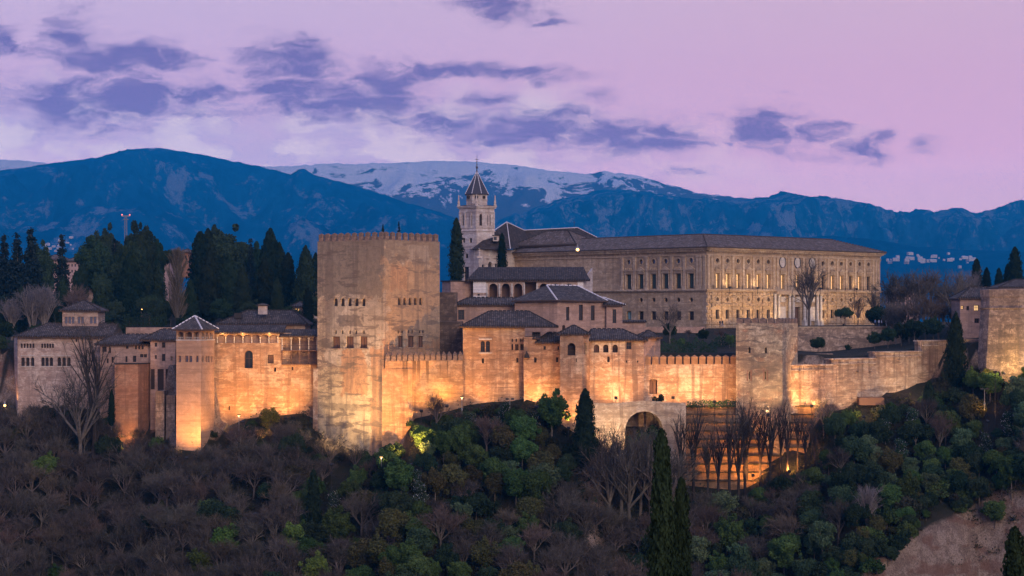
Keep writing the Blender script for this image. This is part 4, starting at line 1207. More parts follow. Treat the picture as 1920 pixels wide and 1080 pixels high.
for p, q in ((ql, q0), (q0, qr)):
    t = (q - p).normalized()
    for f in (.04, .33, .67, .96):
        c = along(p, t, s_ * f, .1); mb.box((c.x, c.y, (z_(396) + z_(427)) / 2), (.55, .2, z_(396) - z_(427)), t)
mb.build('pilaster', 'church_stone', CH)
mb = MB(); mb.pyramid(sq(1.16), z_(385.4), (*ctr, z_(380))); mb.build('skirt_roof', 'roof_tile_dark', CH)
oct8 = lambda r: [ctr + Vector((math.cos(math.pi / 8 + i * math.pi / 4), math.sin(math.pi / 8 + i * math.pi / 4))) * r for i in range(8)]
mb = MB(); mb.prism(oct8(3.05), z_(386), z_(363.5)); mb.prism(oct8(3.2), z_(375), z_(373.8)); mb.build('drum', 'church_stone', CH)
mb = MB()
for x, k in ((877.5, 'open'), (893.5, 'open'), (907, 'open')):
    a = math.atan2(-1, (x - 893.5) / 14.5 + 1e-6)
    c = ctr + Vector(((x - 893.5) / 3600 * 520, -2.86 if abs(x - 893.5) < 2 else -2.15))
    mb.lathe((c.x, c.y, z_(371.5)), [(0, 0), (.42, .0), (.45, .3), (.42, .75), (0, .75)], 10)
mb.build('oculus', 'room_shade', CH)
mb = MB()
mb.prism(oct8(3.5), z_(364.2), z_(363)); mb.pyramid(oct8(3.45), z_(363), (*ctr, z_(319))); sp = mb.build('spire', 'slate', CH)
mb = MB()
for p in oct8(3.45): ridge_caps(mb, (*p, z_(363) + .05), (*ctr, z_(319) + .05), .55, .11)
mb.build('hip_studs', 'ridge_mortar', sp)
mb = MB()
mb.lathe((*ctr, z_(320)), [(.35, 0), (.15, .3), (.12, .8), (.32, 1.0), (.32, 1.3), (.1, 1.5), (.06, 2.6), (.2, 2.7), (.05, 2.9), (.05, 4.2)], 8)
mb.box((*ctr, z_(297)), (1.0, .12, .12)); mb.box((*ctr, z_(294.5)), (.12, .12, 1.6)); mb.box((*ctr, z_(307)), (.5, .1, .1))
mb.build('cross', 'slate', CH)
for p in sq(1.04)[:3]:
    mb = MB(); mb.lathe((*p, z_(386)), [(.42, 0), (.42, .5), (.25, .7), (.33, 1.2), (.2, 1.7), (.12, 2.6), (.16, 2.8), (0, 3.2)], 8); mb.build('pinnacle', 'church_stone', CH)
nv = [P2(862, 524), P2(898, 517), P2(985, 535), P2(950, 548)]
nh = [E(nv[0], nv[1], 872.5, 877.5, 475, 484, shape='arch', kind='glass'), E(nv[0], nv[1], 870, 879, 500, 530, kind='glass'),
      E(nv[1], nv[2], 903.5, 908.5, 496, 512, kind='glass'), E(nv[1], nv[2], 915, 923, 490.5, 508, shape='arch', kind='open'), E(nv[1], nv[2], 928, 932, 494, 508, kind='glass')]
NV = block('church', 'pale church nave with dark steep tiled roofs beside the bell tower', 'church', nv, PZ(570, 520), PZ(466, 520), 'church_stone', {0: nh[:2], 1: nh[2:]})
mb = MB()
def rquad(pts):
    q = [Vector((*P2(x, Y), PZ(y, Y))) for x, y, Y in pts]; mb.face(q, 0, uvq(q)); return q
rquad([(884, 467, 516), (957, 467, 521), (950, 416.5, 534)])
rquad([(957, 467, 521), (1000, 462, 550), (983, 432, 553), (950, 416.5, 534)])
rquad([(1000, 462, 550), (1145, 458, 566), (1083, 427, 570), (983, 432, 553)])
rquad([(1083, 427, 570), (1145, 458, 566), (1120, 458, 588)])
rquad([(950, 416.5, 534), (983, 432, 553), (1083, 427, 570), (1120, 458, 588), (940, 466, 575)])
rquad([(884, 467, 516), (950, 416.5, 534), (940, 466, 575), (870, 467, 532)])
rf = mb.build('roof', 'roof_tile_dark', NV)
mb = MB()
W3 = lambda x, y, Y: Vector((*P2(x, Y), PZ(y, Y)))
for p, q in (((957, 466.5, 520.6), (950.3, 416, 533.5)), ((950, 416.2, 533.8), (983, 431.6, 552.8)), ((983, 431.6, 552.8), (1083, 426.6, 569.8)), ((1083, 426.6, 569.5), (1145, 457.6, 565.8)), ((950, 416.2, 533.8), (926, 432, 528)),
             ((1076.5, 427, 569), (1079.5, 448, 567))): ridge_caps(mb, W3(*p), W3(*q), .75, .14)
mb.build('ridge_tiles', 'ridge_mortar', rf)
mb = MB(); c = W3(930, 447, 520.0); mb.box((c.x, c.y + 1.5, c.z), (1.6, 3, 1.5)); d_ = mb.build('dormer', 'church_stone', NV)
mb = MB(); mb.box((c.x - .2, c.y - .03, c.z), (.8, .1, .9)); mb.build('window', 'pane_glass', d_)
mb = MB(); mb.prism([Vector((c.x - 1.0, c.y - .3)), Vector((c.x + 1.0, c.y - .3)), Vector((c.x + 1, c.y + 3)), Vector((c.x - 1, c.y + 3))], c.z + .75, c.z + .95); mb.build('roof', 'roof_tile_dark', d_)
mb = MB(); c = W3(1076.5, 427, 569); mb.tube(c, c + Vector((0, 0, 2.2)), .06, .04, 5); mb.box((c.x, c.y, c.z + 1.6), (.7, .06, .06)); mb.build('finial', 'slate', NV)
for f in range(4):
    mb = MB(); c = W3(899 + 15 * f, 482 + (f % 2), 516.6 + f * 3); mb.box((c.x, c.y, c.z), (1.5, .2, .5), (.95, .3)); mb.build('moulding', 'church_stone', NV)
cp = rect(962, 1080, 535, 11, 519)
CP = block('chapel', 'low square chapel with a lighter brown pyramid roof between church and palace', 'building', cp, PZ(484, 530), PZ(461.5, 530), 'church_stone')
hip_roof(CP, cp, PZ(461.5, 530), 4.3, .9, 1.35, 1.35, 'roof_tile_brown')

# ------------------------------------------------------------------ the square wall tower and walls to the west
t2 = [P2(1380, 397), P2(1467, 392), P2(1496, 401), P2(1405, 407)]
hs = [E(t2[0], t2[1], x - 2.4, x + 2.4, y0, y1, shape='arch' if y0 < 680 else 'rect', kind='open', depth=.8) for x, y0, y1 in ((1405, 651, 662), (1435.5, 651, 662))]
hs += [E(t2[0], t2[1], x - 1.2, x + 1.2, 697, 711, kind='open', depth=.8) for x in (1405, 1435)]
T2 = block('wall_tower', 'square weathered wall tower with four narrow slits standing beside the stepped wall', 'tower', t2, PZ(860, 394), PZ(606, 394), 'tower_earth', {0: hs})
for p, q, n in ((t2[0], t2[1], 6), (t2[1], t2[2], 5), (t2[3], t2[0], 5)): merlon_row(T2, p, q, PZ(606, 394), n, 1.35, .75, .55, 'merlon_unlit_earth', .25)
for x in (1405, 1435.5):
    h = hole_px(t2[0], t2[1], x - 3.5, x + 3.5, 694, 714); t = (t2[1] - t2[0]).normalized()
    mb = MB()
    for s in (h['u0'], h['u1']):
        c = along(t2[0], t, s, .03); mb.box((c.x, c.y, (h['z0'] + h['z1']) / 2), (.3, .1, h['z1'] - h['z0']), t)
    mb.build('brick_surround', 'red_brick', T2)
w2a, w2b = P2(1207, 399.6), P2(1383, 401)
hs = [E(w2a, w2b, 1217.5, 1232.5, 711, 739, shape='arch', kind='wood', depth=.6, rise=.35)]
W2 = block('rampart_wall', 'lit rampart with square merlons and an arched wooden door above the stone bridge', 'wall', [w2a, w2b, w2b + Vector((0, 2)), w2a + Vector((0, 2))], PZ(880, 400), PZ(683, 400), 'wall_earth_pale', {0: hs})
merlon_row(W2, w2a, w2b, PZ(683, 400), 12, 1.3, 1.4, .6, 'curtain_earth', .45)
# stepped wall
segs = [(1470, 1572, 396.5, 403, 689, 684), (1558, 1645, 402.0, 409, 676, 673), (1636, 1730, 408.2, 416, 664, 661), (1722, 1790, 415, 421, 642, 640)]
ps = [P2(1468, 396.0), P2(1790, 421)]
tS = (ps[1] - ps[0]).normalized(); nS = Vector((-tS.y, tS.x))
mat_stone('stepped_earth', (.43, .29, .20), (.55, .43, .32), (.12, .08, .06), .14, .49, .53, .85, .4, .55, .7, seed=21, drip=(9.5, 5.0, .55))
SW = empty('stepped_wall', (*ps[0], PZ(760, 400)), 'long lit wall rising in four steps with dark rain streaks beside the square wall tower', 'wall')
for k, (x0, x1, _, _, ytop, _) in enumerate(((1468, 1560, 0, 0, 686, 0), (1560, 1642, 0, 0, 674, 0), (1642, 1728, 0, 0, 661, 0), (1728, 1790, 0, 0, 640, 0))):
    h = hole_px(ps[0], ps[1], x0, x1, 600, 610)
    a_, b_ = ps[0] + tS * h['u0'], ps[0] + tS * h['u1']
    zt = PZ(ytop, (a_.y + b_.y) / 2)
    block('', None, None, [a_, b_, b_ + nS * 2.2, a_ + nS * 2.2], PZ(800, 405), zt, 'stepped_earth', root=SW, wall_name='wall')
    mb = MB(); c = (a_ + b_) / 2
    mb.box((c.x + nS.x * 1.1, c.y + nS.y * 1.1, zt + .12), ((b_ - a_).length + .3, 2.7, .28), tS)
    c2 = c - tS * 0 ; mb.box((c2.x - nS.x * .12, c2.y - nS.y * .12, zt - .9), ((b_ - a_).length * .98, .25, .22), tS)
    mb.build('coping', 'wall_earth_pale', SW)
mb = MB()
for x in (1497, 1606, 1630, 1684, 1705, 1757):
    h = hole_px(ps[0], ps[1], x - .1, x + .1, 600, 610); c = ps[0] + tS * h['u0']
    mb.box((c.x - nS.x * .2, c.y - nS.y * .2, PZ(640 if x > 1740 else 672 if x > 1650 else 692, c.y) - .55), (.3, .9, .25), tS)
mb.build('drain_spout', 'rubble', SW)
mb = MB(); mb.box((*(P2(1632, 405)), PZ(752, 405)), (5.2, 3.0, 1.6)); mb.build('shelter', 'mid_wood', SW)
# retaining wall of the palace terrace
r_a, r_b = P2(1490, 452), P2(1690, 458)
RT = block('retaining_wall', 'long reddish retaining wall carrying the palace terrace behind the stepped wall', 'wall', [r_a, r_b, r_b + Vector((0, 3)), r_a + Vector((0, 3))], PZ(690, 452), PZ(614, 455), 'rubble')
mb = MB(); t = (r_b - r_a).normalized(); c = (r_a + r_b) / 2
mb.box((c.x, c.y + .5, PZ(614, 455) + .1), ((r_b - r_a).length, 1.4, .22), t); mb.build('coping', 'palace_trim', RT)
low = rect(1497, 1562, 420, 1.2)
LWL = block('garden_wall', 'low dark garden wall behind the first step of the stepped wall', 'wall', low, PZ(690, 420), PZ(663, 420), 'rubble')
# far bastion: battered, rounded
bc = Vector((PX(1938, 408), 408.0))
mb = MB(); N = 9
prof = [(12.0, PZ(720, 395)), (11.4, PZ(640, 395)), (11.0, PZ(578, 395)), (10.9, PZ(556, 395))]
mb.lathe((bc.x, bc.y, 0), prof, N)

top = PZ(556, 395)
BS = empty('round_bastion', (bc.x, bc.y, PZ(720, 395)), 'battered round rubble bastion lit from below at the edge of the wood', 'bastion')
mb.build('wall', 'rubble', BS)
mb = MB(); mb.lathe((bc.x, bc.y, 0), [(11.1, PZ(580, 395)), (11.25, PZ(577, 395)), (10.9, PZ(576.5, 395))], N); mb.lathe((bc.x, bc.y, 0), [(10.9, top), (11.05, top), (11.1, PZ(542, 395)), (10.1, PZ(541, 395)), (0, PZ(541, 395))], N); mb.build('parapet', 'rubble', BS)
wl = rect(1786, 1850, 418, 3)
block('link_wall', 'dark crumbling wall joining the stepped wall to the round bastion', 'wall', wl, PZ(740, 418), PZ(636, 418), 'rubble')
fh = rect(1800, 1856, 440, 9)
FH = block('lit_cottage', 'dark cottage with small lit yellow windows beside the round bastion', 'house', fh, PZ(670, 440), PZ(560, 440), 'pink_render',
           {0: [E(fh[0], fh[1], 1801.5, 1807, 573, 580, kind='lit'), E(fh[0], fh[1], 1826, 1835.5, 572, 583, kind='bright'), E(fh[0], fh[1], 1827, 1836, 597, 606, kind='glass'), E(fh[0], fh[1], 1812, 1817, 574, 582, kind='glass')]})
hip_roof(FH, fh, PZ(559, 440), 2.6, .6, 1, 0)
bh = rect(1876, 1950, 432, 10)
BH = block('bastion_house', 'low house with a tiled roof just showing above the round bastion', 'house', bh, PZ(600, 432), PZ(540, 432), 'pink_render'); hip_roof(BH, bh, PZ(539, 432), 1.9, .6, .9, 0)
# ------------------------------------------------------------------ stone bridge arch and terraces
ba, bb = P2(1100, 389.5), P2(1286, 391)
hs = [E(ba, bb, 1172, 1243, 771, 900, shape='arch', kind='open', depth=5.0, name='tunnel')]
BR = empty('stone_bridge', (*((ba + bb) / 2), PZ(880, 390)), 'old stone bridge with a single wide arch below the rampart door', 'bridge')
mb = MB()
for h in hs: pass
tB = (bb - ba).normalized(); LB = (bb - ba).length
wall_face(mb, ba, bb, PZ(900, 390), PZ(758, 390), hs, 5.0)
nB = Vector((-tB.y, tB.x))
tops = [(*ba, PZ(758, 390)), (*bb, PZ(758, 390)), (*(bb + nB * 9), PZ(757, 399)), (*(ba + nB * 9), PZ(757, 399))]
mb.face(tops); mb.face([(*bb, PZ(900, 390)), (*(bb + nB * 9), PZ(900, 390)), tops[2], tops[1]]); mb.face([(*(ba + nB * 9), PZ(900, 390)), (*ba, PZ(900, 390)), tops[0], tops[3]])
mat_stone('bridge_stone', (.50, .38, .27), (.58, .47, .36), (.17, .12, .09), .2, .49, .55, .5, .4, .5, .7, seed=31)
mb.build('masonry', 'bridge_stone', BR)
h = hs[0]; pts = arch_pts(h, 16); mb = MB()
cu = (h['u0'] + h['u1']) / 2; zs = pts[0][1]
for i in range(16):
    def pt(k, s, o):
        u, z = pts[k]; return (*along(ba, tB, cu + (u - cu) * s, o), zs + (z - zs) * s)
    mb.face([pt(i, 1.0, .12), pt(i, 1.13, .12), pt(i + 1, 1.13, .12), pt(i + 1, 1.0, .12)]); mb.face([pt(i, 1.13, .12), pt(i, 1.13, 0), pt(i + 1, 1.13, 0), pt(i + 1, 1.13, .12)])
    mb.face([pt(i, 1.0, 0), pt(i, 1.0, .12), pt(i + 1, 1.0, .12), pt(i + 1, 1.0, 0)])
mb.build('arch_ring', 'bridge_stone', BR)
mb = MB()
for i in range(20):
    f = i / 20
    c = along(ba, tB, LB * f + .5, -.4); hh = .25 + .5 * max(0, 1 - abs(f * LB - cu) / 6)
    mb.box((c.x, c.y, PZ(758, 390) + hh / 2 - .02), (LB / 20 * .96, .7, hh), tB)
mb.build('parapet', 'bridge_stone', BR)
mat_stone('terrace_earth', (.27, .16, .09), (.33, .21, .125), (.09, .055, .035), .2, .49, .55, .5, .5, .5, .6, seed=23)
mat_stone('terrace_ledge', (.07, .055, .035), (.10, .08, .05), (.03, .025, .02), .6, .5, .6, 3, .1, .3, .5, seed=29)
TW = empty('terraced_wall', (PX(1400, 392), 392.0, PZ(915, 390)), 'stepped terrace of low stone risers lit orange behind bare trees', 'wall')
ns = 10
for k in range(ns):
    y_top = 762 + k * 15.5; Yk = 398.0 - k * 1.0
    a_, b_ = P2(1282 - min(k, 3) * 0, Yk), P2(1528 - k * 3.0, Yk)
    mb = MB()
    zt = PZ(y_top, Yk)
    mb.prism([a_, b_, b_ + Vector((0, 1.6)), a_ + Vector((0, 1.6))], zt - (2.4 if k < ns - 1 else 5), zt)
    st = mb.build('terrace_step', 'terrace_earth', TW)
    mb = MB(); nseg = 26
    for i in range(nseg):
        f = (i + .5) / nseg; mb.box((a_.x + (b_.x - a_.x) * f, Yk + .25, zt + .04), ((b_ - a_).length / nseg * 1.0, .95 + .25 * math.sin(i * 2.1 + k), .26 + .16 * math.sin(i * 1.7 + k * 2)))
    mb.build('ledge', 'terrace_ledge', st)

# ------------------------------------------------------------------ the eastern palaces
pt = [P2(33, 430), P2(205, 430), P2(205, 430) + Vector((0, 11)), P2(26, 440)]
hs = []
for x in (40.5, 46, 51.5, 57, 62.5): hs.append(E(pt[0], pt[1], x - 2, x + 2, 644, 652.5, shape='arch', kind='open'))
for x in (79, 84, 89, 94, 99): hs.append(E(pt[0], pt[1], x - 2, x + 2, 644, 652.5, shape='arch', kind='open'))
for x in (43, 52, 61, 80.5, 88, 96, 111, 120, 129): hs.append(E(pt[0], pt[1], x - 3.3, x + 3.3, 670, 686.5, shape='arch', kind='glass', depth=.6))
hs.append(E(pt[0], pt[1], 141.5, 145, 632.5 + 3, 641, kind='open'))
PT = block('pavilion_palace', 'long pale two storey palace with rows of small arched windows under hipped roof', 'building', pt, PZ(850, 430), PZ(632, 430), 'partal_render', {0: hs})
hip_roof(PT, [pt[0], pt[1], pt[2], pt[0] + Vector((0, 11))], PZ(631, 430), 3.0, .9, 1, 0)
mb = MB()
for x0, x1 in ((39, 65), (77, 100), (107, 133)):
    h = hole_px(pt[0], pt[1], x0, x1, 668, 688); c = pt[0] + Vector(((h['u0'] + h['u1']) / 2, -.05))
    mb.box((c.x, c.y, h['z0'] + .1), (h['u1'] - h['u0'], .2, .16)); mb.box((c.x, c.y, h['z1'] + .1), (h['u1'] - h['u0'], .2, .16))
mb.build('string_course', 'white_stone', PT)
tt = rect(117, 183.5, 434, 7.5)
hs = [E(tt[0], tt[1], x - 2.7, x + 2.7, 594, 607, kind='blue', depth=.3) for x in (124, 130.5, 137, 148, 154.5, 171, 178)]
TT = block('pavilion_lookout', 'small square lookout tower with bluish windows rising behind the pale palace roof', 'tower', tt, PZ(660, 434), PZ(583, 434), 'partal_render', {0: hs})
hip_roof(TT, tt, PZ(582, 434), 2.3, .75, 1, 1)
hA = rect(188, 282, 424, 9)
hs = [E(hA[0], hA[1], x0, x1, y0, y1, kind='glass', depth=.35) for x0, x1, y0, y1 in ((191.5, 200, 650, 660), (236, 241, 647, 654), (253, 257, 646.5, 655), (259, 263, 646.5, 655), (265, 269, 646.5, 655), (262.5, 268.5, 664, 670), (269.5, 275.5, 664, 670), (249, 255.5, 667, 679), (235, 239, 668, 679), (209, 213, 669, 680), (200, 203.5, 672, 681))]
hs.append(E(hA[0], hA[1], 204, 208, 651, 662, shape='arch', kind='open'))
HA = block('pink_terrace_house', 'pink house with scattered small windows under grey roof behind the red brick bastion', 'house', hA, PZ(800, 424), PZ(646, 424), 'pink_render', {0: hs})
hip_roof(HA, [P2(184, 424), hA[1], hA[2], P2(184, 424) + Vector((0, 9))], PZ(645.5, 424), 2.2, .7, .6, 0)
hB = rect(282, 329, 422, 9)
hs = [E(hB[0], hB[1], x0, x1, y0, y1, kind=k, depth=.4) for x0, x1, y0, y1, k in ((290, 294.5, 643, 650, 'glass'), (303.5, 310, 642, 652, 'glass'), (303.5, 310, 663.5, 677, 'glass'), (320, 323.5, 668, 676, 'glass'), (290.5, 294, 666, 673, 'glass'), (280.6 + 2, 290, 692, 730, 'open'), (295.5, 307, 692, 732, 'open'), (310.5, 321.5, 692, 732, 'open'))]
HB = block('corner_house', 'dim pink house with three tall dark doorways at its foot next to the slender tower', 'house', hB, PZ(880, 422), PZ(638, 422), 'pink_render', {0: hs})
hip_roof(HB, [P2(266, 422), hB[1], hB[2], P2(266, 422) + Vector((0, 9))], PZ(637.5, 422), 2.4, .5, 1, 0)
br = [P2(215, 418), P2(258.5, 418), P2(281, 423), P2(215, 423)]
BB = block('brick_bastion', 'red brick bastion stump with a dark streak down its middle', 'bastion', br, PZ(880, 418), PZ(682, 418), 'red_brick')
mb = MB(); mb.prism([p + (p - (br[0] + br[2]) / 2) * .03 for p in br], PZ(683.5, 418), PZ(681.5, 418)); mb.build('coping', 'roof_tile', BB)
for i, x in enumerate((300, 320)):
    a = rect(x - 8, x + 8, 417, 5)
    mb_ = block('stone_buttress', 'short rough stone buttress below the dark doorways, %s' % ('nearer the red bastion' if i == 0 else 'against the slender tower'), 'buttress', a, PZ(900, 417), PZ(733 + 8 * i, 417), 'rubble', lid=True)
    mb = MB(); mb.prism([a[0] + Vector((-.1, -.9)), a[1] + Vector((.1, -.9)), a[1] + Vector((.1, .1)), a[0] + Vector((-.1, .1))], PZ(900, 417), PZ(760, 417), 0, [a[0], a[1], a[1] + Vector((0, .1)), a[0] + Vector((0, .1))]); mb.build('batter', 'rubble', mb_)
# slender tower with open gallery
pq = [P2(330.5, 404.5), P2(376.5, 402.5), P2(402, 409.5), P2(352, 412)]
hs = [E(pq[0], pq[1], x0, x1, 622.5, 636.5, shape='arch', kind='warm', depth=1.2, rise=.55) for x0, x1 in ((333, 344), (347, 360), (362.7, 373.4))]
hs += [E(pq[0], pq[1], x0, x1, 667, 679, kind='blue', depth=.35) for x0, x1 in ((334.6, 339.4), (347, 353), (354.3, 360.3), (367.4, 372))]
hs2 = [E(pq[1], pq[2], x0, x1, 622.5, 636.5, shape='arch', kind='warm', depth=1.0, rise=.7) for x0, x1 in ((378.5, 384), (386, 391.6), (393.6, 399.4))]
hs2 += [E(pq[1], pq[2], x0, x1, 667, 679.5, kind='blue', depth=.35) for x0, x1 in ((379, 382), (386, 389.3), (390.3, 393.6), (396.3, 399))]
PQ = block('slender_tower', 'slender smooth tower with an open arched gallery under a pyramid tile roof', 'tower', pq, PZ(930, 403), PZ(617, 403), 'smooth_render', {0: hs, 1: hs2})
rp = [Vector(p) for p in pq]; cr_ = sum(rp, Vector((0, 0))) / 4
ev = [Vector((*(cr_ + (p - cr_) * 1.24), PZ(617.5, 403))) for p in rp]; ap = Vector((*cr_, PZ(592, 406)))
mb = MB()
for i in range(4):
    j = (i + 1) % 4; q = [ev[i], ev[j], ap]; mb.face(q, 0, uvq(q)); mb.face([ev[i] + dn, ev[j] + dn, ev[j], ev[i]], 1)
mb.face([p + dn for p in ev[::-1]], 1)
rf = mb.build('roof', ['roof_tile', 'dark_wood'], PQ)
mb = MB()
for p in ev: ridge_caps(mb, p, ap, .8, .2)
mb.build('ridge_tiles', 'ridge_mortar', rf)
mb = MB()
for p, q, n in ((pq[0], pq[1], 16), (pq[1], pq[2], 10)):
    t = (q - p).normalized(); L = (q - p).length
    for i in range(n):
        c = p + t * (L * (i + .5) / n) + Vector((-t.y, t.x)) * .2; mb.box((c.x, c.y, PZ(634.8, 403)), (.06, .06, .5))
    c = (p + q) / 2 + Vector((-t.y, t.x)) * .2; mb.box((c.x, c.y, PZ(632.5, 403)), (L * .96, .09, .08), t)
    c = (p + q) / 2; mb.box((c.x, c.y, PZ(637.8, 403)), (L + .1, .16, .22), t)
mb.build('balustrade', 'white_stone', PQ)
# great lit wall with gallery
gw = rect(401, 546, 412, 9)
gx_ = [(408.5, 422), (424.3, 438), (440.3, 454.5), (456.5, 471), (473, 487), (489, 503.5), (505.3, 520)]
hs = [E(gw[0], gw[1], a, b, 627.5, 643, shape='arch', kind='pink' if i < 6 else 'pink', depth=1.1, rise=.55) for i, (a, b) in enumerate(gx_)]
hs += [E(gw[0], gw[1], 458.5, 474, 657, 690.5, shape='arch', kind='glass', depth=.7), E(gw[0], gw[1], 502, 513, 665, 681.5, kind='wood', depth=.5), E(gw[0], gw[1], 514, 517.5, 689, 697, kind='open', depth=.7), E(gw[0], gw[1], 428, 431, 761, 769, shape='arch', kind='open', depth=.7)]
GW = block('gallery_wall_house', 'broad glowing wall house with seven low gallery arches and one dark arched window', 'building', gw, PZ(880, 412), PZ(624, 412), 'wall_earth', {0: hs})
shed_roof(GW, rect(405, 527, 412, 5), PZ(623.5, 412), PZ(609, 417), .6)
up = rect(410, 572, 418, 11)
block('', None, None, up, PZ(700, 418), PZ(608, 418), 'wall_earth', root=GW, wall_name='upper_wall')
hip_roof(GW, up, PZ(607.5, 418), 3.0, .6, 1, .6, name='upper_roof')
mb = MB()
for x0, x1 in zip([406.5] + [b for a, b in gx_], [a for a, b in gx_] + [522]):
    p = P2((x0 + x1) / 2, 411.7); mb.lathe((p.x, p.y, PZ(643, 412)), [(.16, 0), (.12, .15), (.11, 1.0), (.2, 1.25)], 8)
mb.build('colonnette', 'white_stone', GW)
mb = MB(); c = P2(493, 419.5); mb.box((*c, PZ(580, 419)), (1.9, 1.6, 2.2)); mb.build('chimney', 'church_stone', GW)
mb = MB(); mb.box((*c, PZ(572.5, 419)), (2.6, 2.2, .22)); mb.pyramid([c + Vector(v) for v in ((-1.2, -1), (1.2, -1), (1.2, 1), (-1.2, 1))], PZ(571.5, 419), (*c, PZ(568, 419))); mb.build('chimney_cap', 'roof_tile', GW)
mb = MB(); c = P2(447, 420); mb.box((*c, PZ(592, 420)), (1.6, 1.6, 1.2)); mb.build('dormer', 'roof_tile', GW)
lw = rect(546, 594, 412, 9)
LWW = block('balcony_base', 'short lit wall carrying the timber balconies beside the tallest tower', 'wall', lw, PZ(900, 412), PZ(683, 412), 'wall_earth', {0: [E(lw[0], lw[1], 543.5 + 3.2, 550, 688, 694, kind='open')]})
BA = empty('timber_balcony', (PX(562, 411), 411, PZ(683, 412)), 'two storey dark timber balcony with railings between the lit wall and the tallest tower', 'balcony')
ra = rect(528, 594.5, 411.3, 3.2)
mb = MB(); wall_face(mb, ra[0] + Vector((0, 2.6)), ra[1] + Vector((0, 2.6)), PZ(683, 412), PZ(628, 412)); mb.build('back_wall', 'pink_render', BA)
for y in (683, 657.5, 631):
    mb = MB(); c = (ra[0] + ra[1]) / 2; mb.box((c.x, c.y + 1.3, PZ(y, 412)), ((ra[1] - ra[0]).length, 2.9, .22)); mb.build('floor_beam', 'mid_wood', BA)
for y0, y1 in ((631, 657), (657.5, 683)):
    for x in (529, 546, 562, 579, 594):
        mb = MB(); p = P2(x, 411.5); mb.box((p.x, p.y, (PZ(y0, 412) + PZ(y1, 412)) / 2), (.16, .16, PZ(y0, 412) - PZ(y1, 412))); mb.box((p.x, p.y, PZ(y0, 412) - .35), (.6, .14, .16)); mb.build('post', 'white_stone' if y0 < 640 else 'mid_wood', BA)
    mb = MB()
    for i in range(34):
        p = P2(530 + i * 1.9, 411.45); mb.box((p.x, p.y, PZ(y1, 412) + .55), (.05, .05, .95))
    c = (ra[0] + ra[1]) / 2; mb.box((c.x, 411.45, PZ(y1, 412) + 1.05), ((ra[1] - ra[0]).length, .09, .08)); mb.build('railing', 'dark_wood', BA)
shed_roof(BA, ra, PZ(630, 412), PZ(617, 415), .5)
gl = rect(236, 330, 446, .8)
block('low_garden_wall', 'long low pinkish garden wall behind the grey tiled roofs', 'wall', gl, PZ(660, 446), PZ(614, 446), 'pink_render')

# buildings among the trees on the rise
def far_house(px0, px1, Y, ytop, ybot, label, rise=2.0, mat='far_pink', wins=(), name='hill_house', roofm='roof_tile_brown', hl=1, hr=1):
    a = rect(px0, px1, Y, 10)
    hs = [E(a[0], a[1], x - w / 2, x + w / 2, y0, y1, kind=k, depth=.4) for x, w, y0, y1, k in wins]
    o = block(name, label, 'house', a, PZ(ybot, Y), PZ(ytop, Y), mat, {0: hs})
    hip_roof(o, a, PZ(ytop - .5, Y), rise, .6, hl, hr, roofm)
    return o
far_house(76, 122, 640, 488, 560, 'long pinkish building behind the conifers, nearest the spruce', 2.0, wins=[(80 + 6 * i, 2.6, 493 + 11 * j, 498 + 11 * j, 'glass') for i in range(7) for j in range(2)])
far_house(124, 165, 640, 490, 560, 'pinkish building with two window rows between the spruce and the round pines', 2.0, wins=[(129 + 6 * i, 2.6, 495 + 11 * j, 500 + 11 * j, 'glass') for i in range(6) for j in range(2)])
far_house(138, 176, 545, 529, 590, 'small chalet with grey hipped roof and chimney among the dark trees', 2.6, 'partal_render', [(160, 6, 534, 542, 'glass')], roofm='roof_tile')
far_house(286, 318, 600, 486, 570, 'rose coloured house with a lit window behind the brown poplar', 1.0, wins=[(296, 4, 491, 498, 'glass'), (308, 4, 490, 498, 'lit'), (291, 4, 510, 518, 'glass')])
far_house(341, 353, 610, 473, 520, 'small reddish house peeping over the trees by the brown poplar', 1.2, 'red_brick', [(348, 4, 479, 485, 'glass')])
far_house(548, 570, 470, 575, 625, 'little house with a glowing window under the cypresses beside the tallest tower', 1.2, 'partal_render', [(557, 9, 578, 584, 'lit')], roofm='roof_tile')
far_house(582, 600, 500, 545, 620, 'pale house edge squeezed behind the tallest tower', 1.2, 'church_stone', [(590, 4, 552, 560, 'glass')])
far_house(1672, 1722, 640, 546, 620, 'low pinkish house behind the tangle of bare trees west of the palace', 1.6, 'far_pink', [(1690, 5, 556, 566, 'glass')])
# mast with two red lights
MS = empty('antenna_mast', (PX(236, 800), 800, PZ(560, 800)), 'thin steel mast with two red lights above the round pines', 'mast')
mb = MB(); b0 = Vector(MS.location)
zt = PZ(405, 800)
for s in ((-.7, -.7), (.7, -.7), (.7, .7), (-.7, .7)): mb.tube(b0 + Vector((*s, 0)), Vector((b0.x + s[0] * .5, 800 + s[1] * .5, zt)), .09, .07, 4)
for k in range(24):
    z = b0.z + (zt - b0.z) * k / 24; mb.tube((b0.x - .6, 799.4, z), (b0.x + .6, 799.4, z + 1.4), .05, .05, 4); mb.tube((b0.x + .6, 799.4, z), (b0.x - .6, 799.4, z + 1.4), .05, .05, 4)
mb.build('lattice', 'grey_metal', MS)
mb = MB(); mb.box((b0.x, 800, zt), (3.6, .5, .4)); mb.box((b0.x, 800, zt - 1.4), (2.2, .3, .25)); mb.build('cross_arm', 'grey_metal', MS)
for s in (-1.6, 1.6):
    mb = MB(); mb.lathe((b0.x + s, 800, zt + .2), [(0, 0), (.2, .1), (.26, .3), (.18, .5), (0, .6)], 8); mb.build('beacon', 'red_beacon', MS)
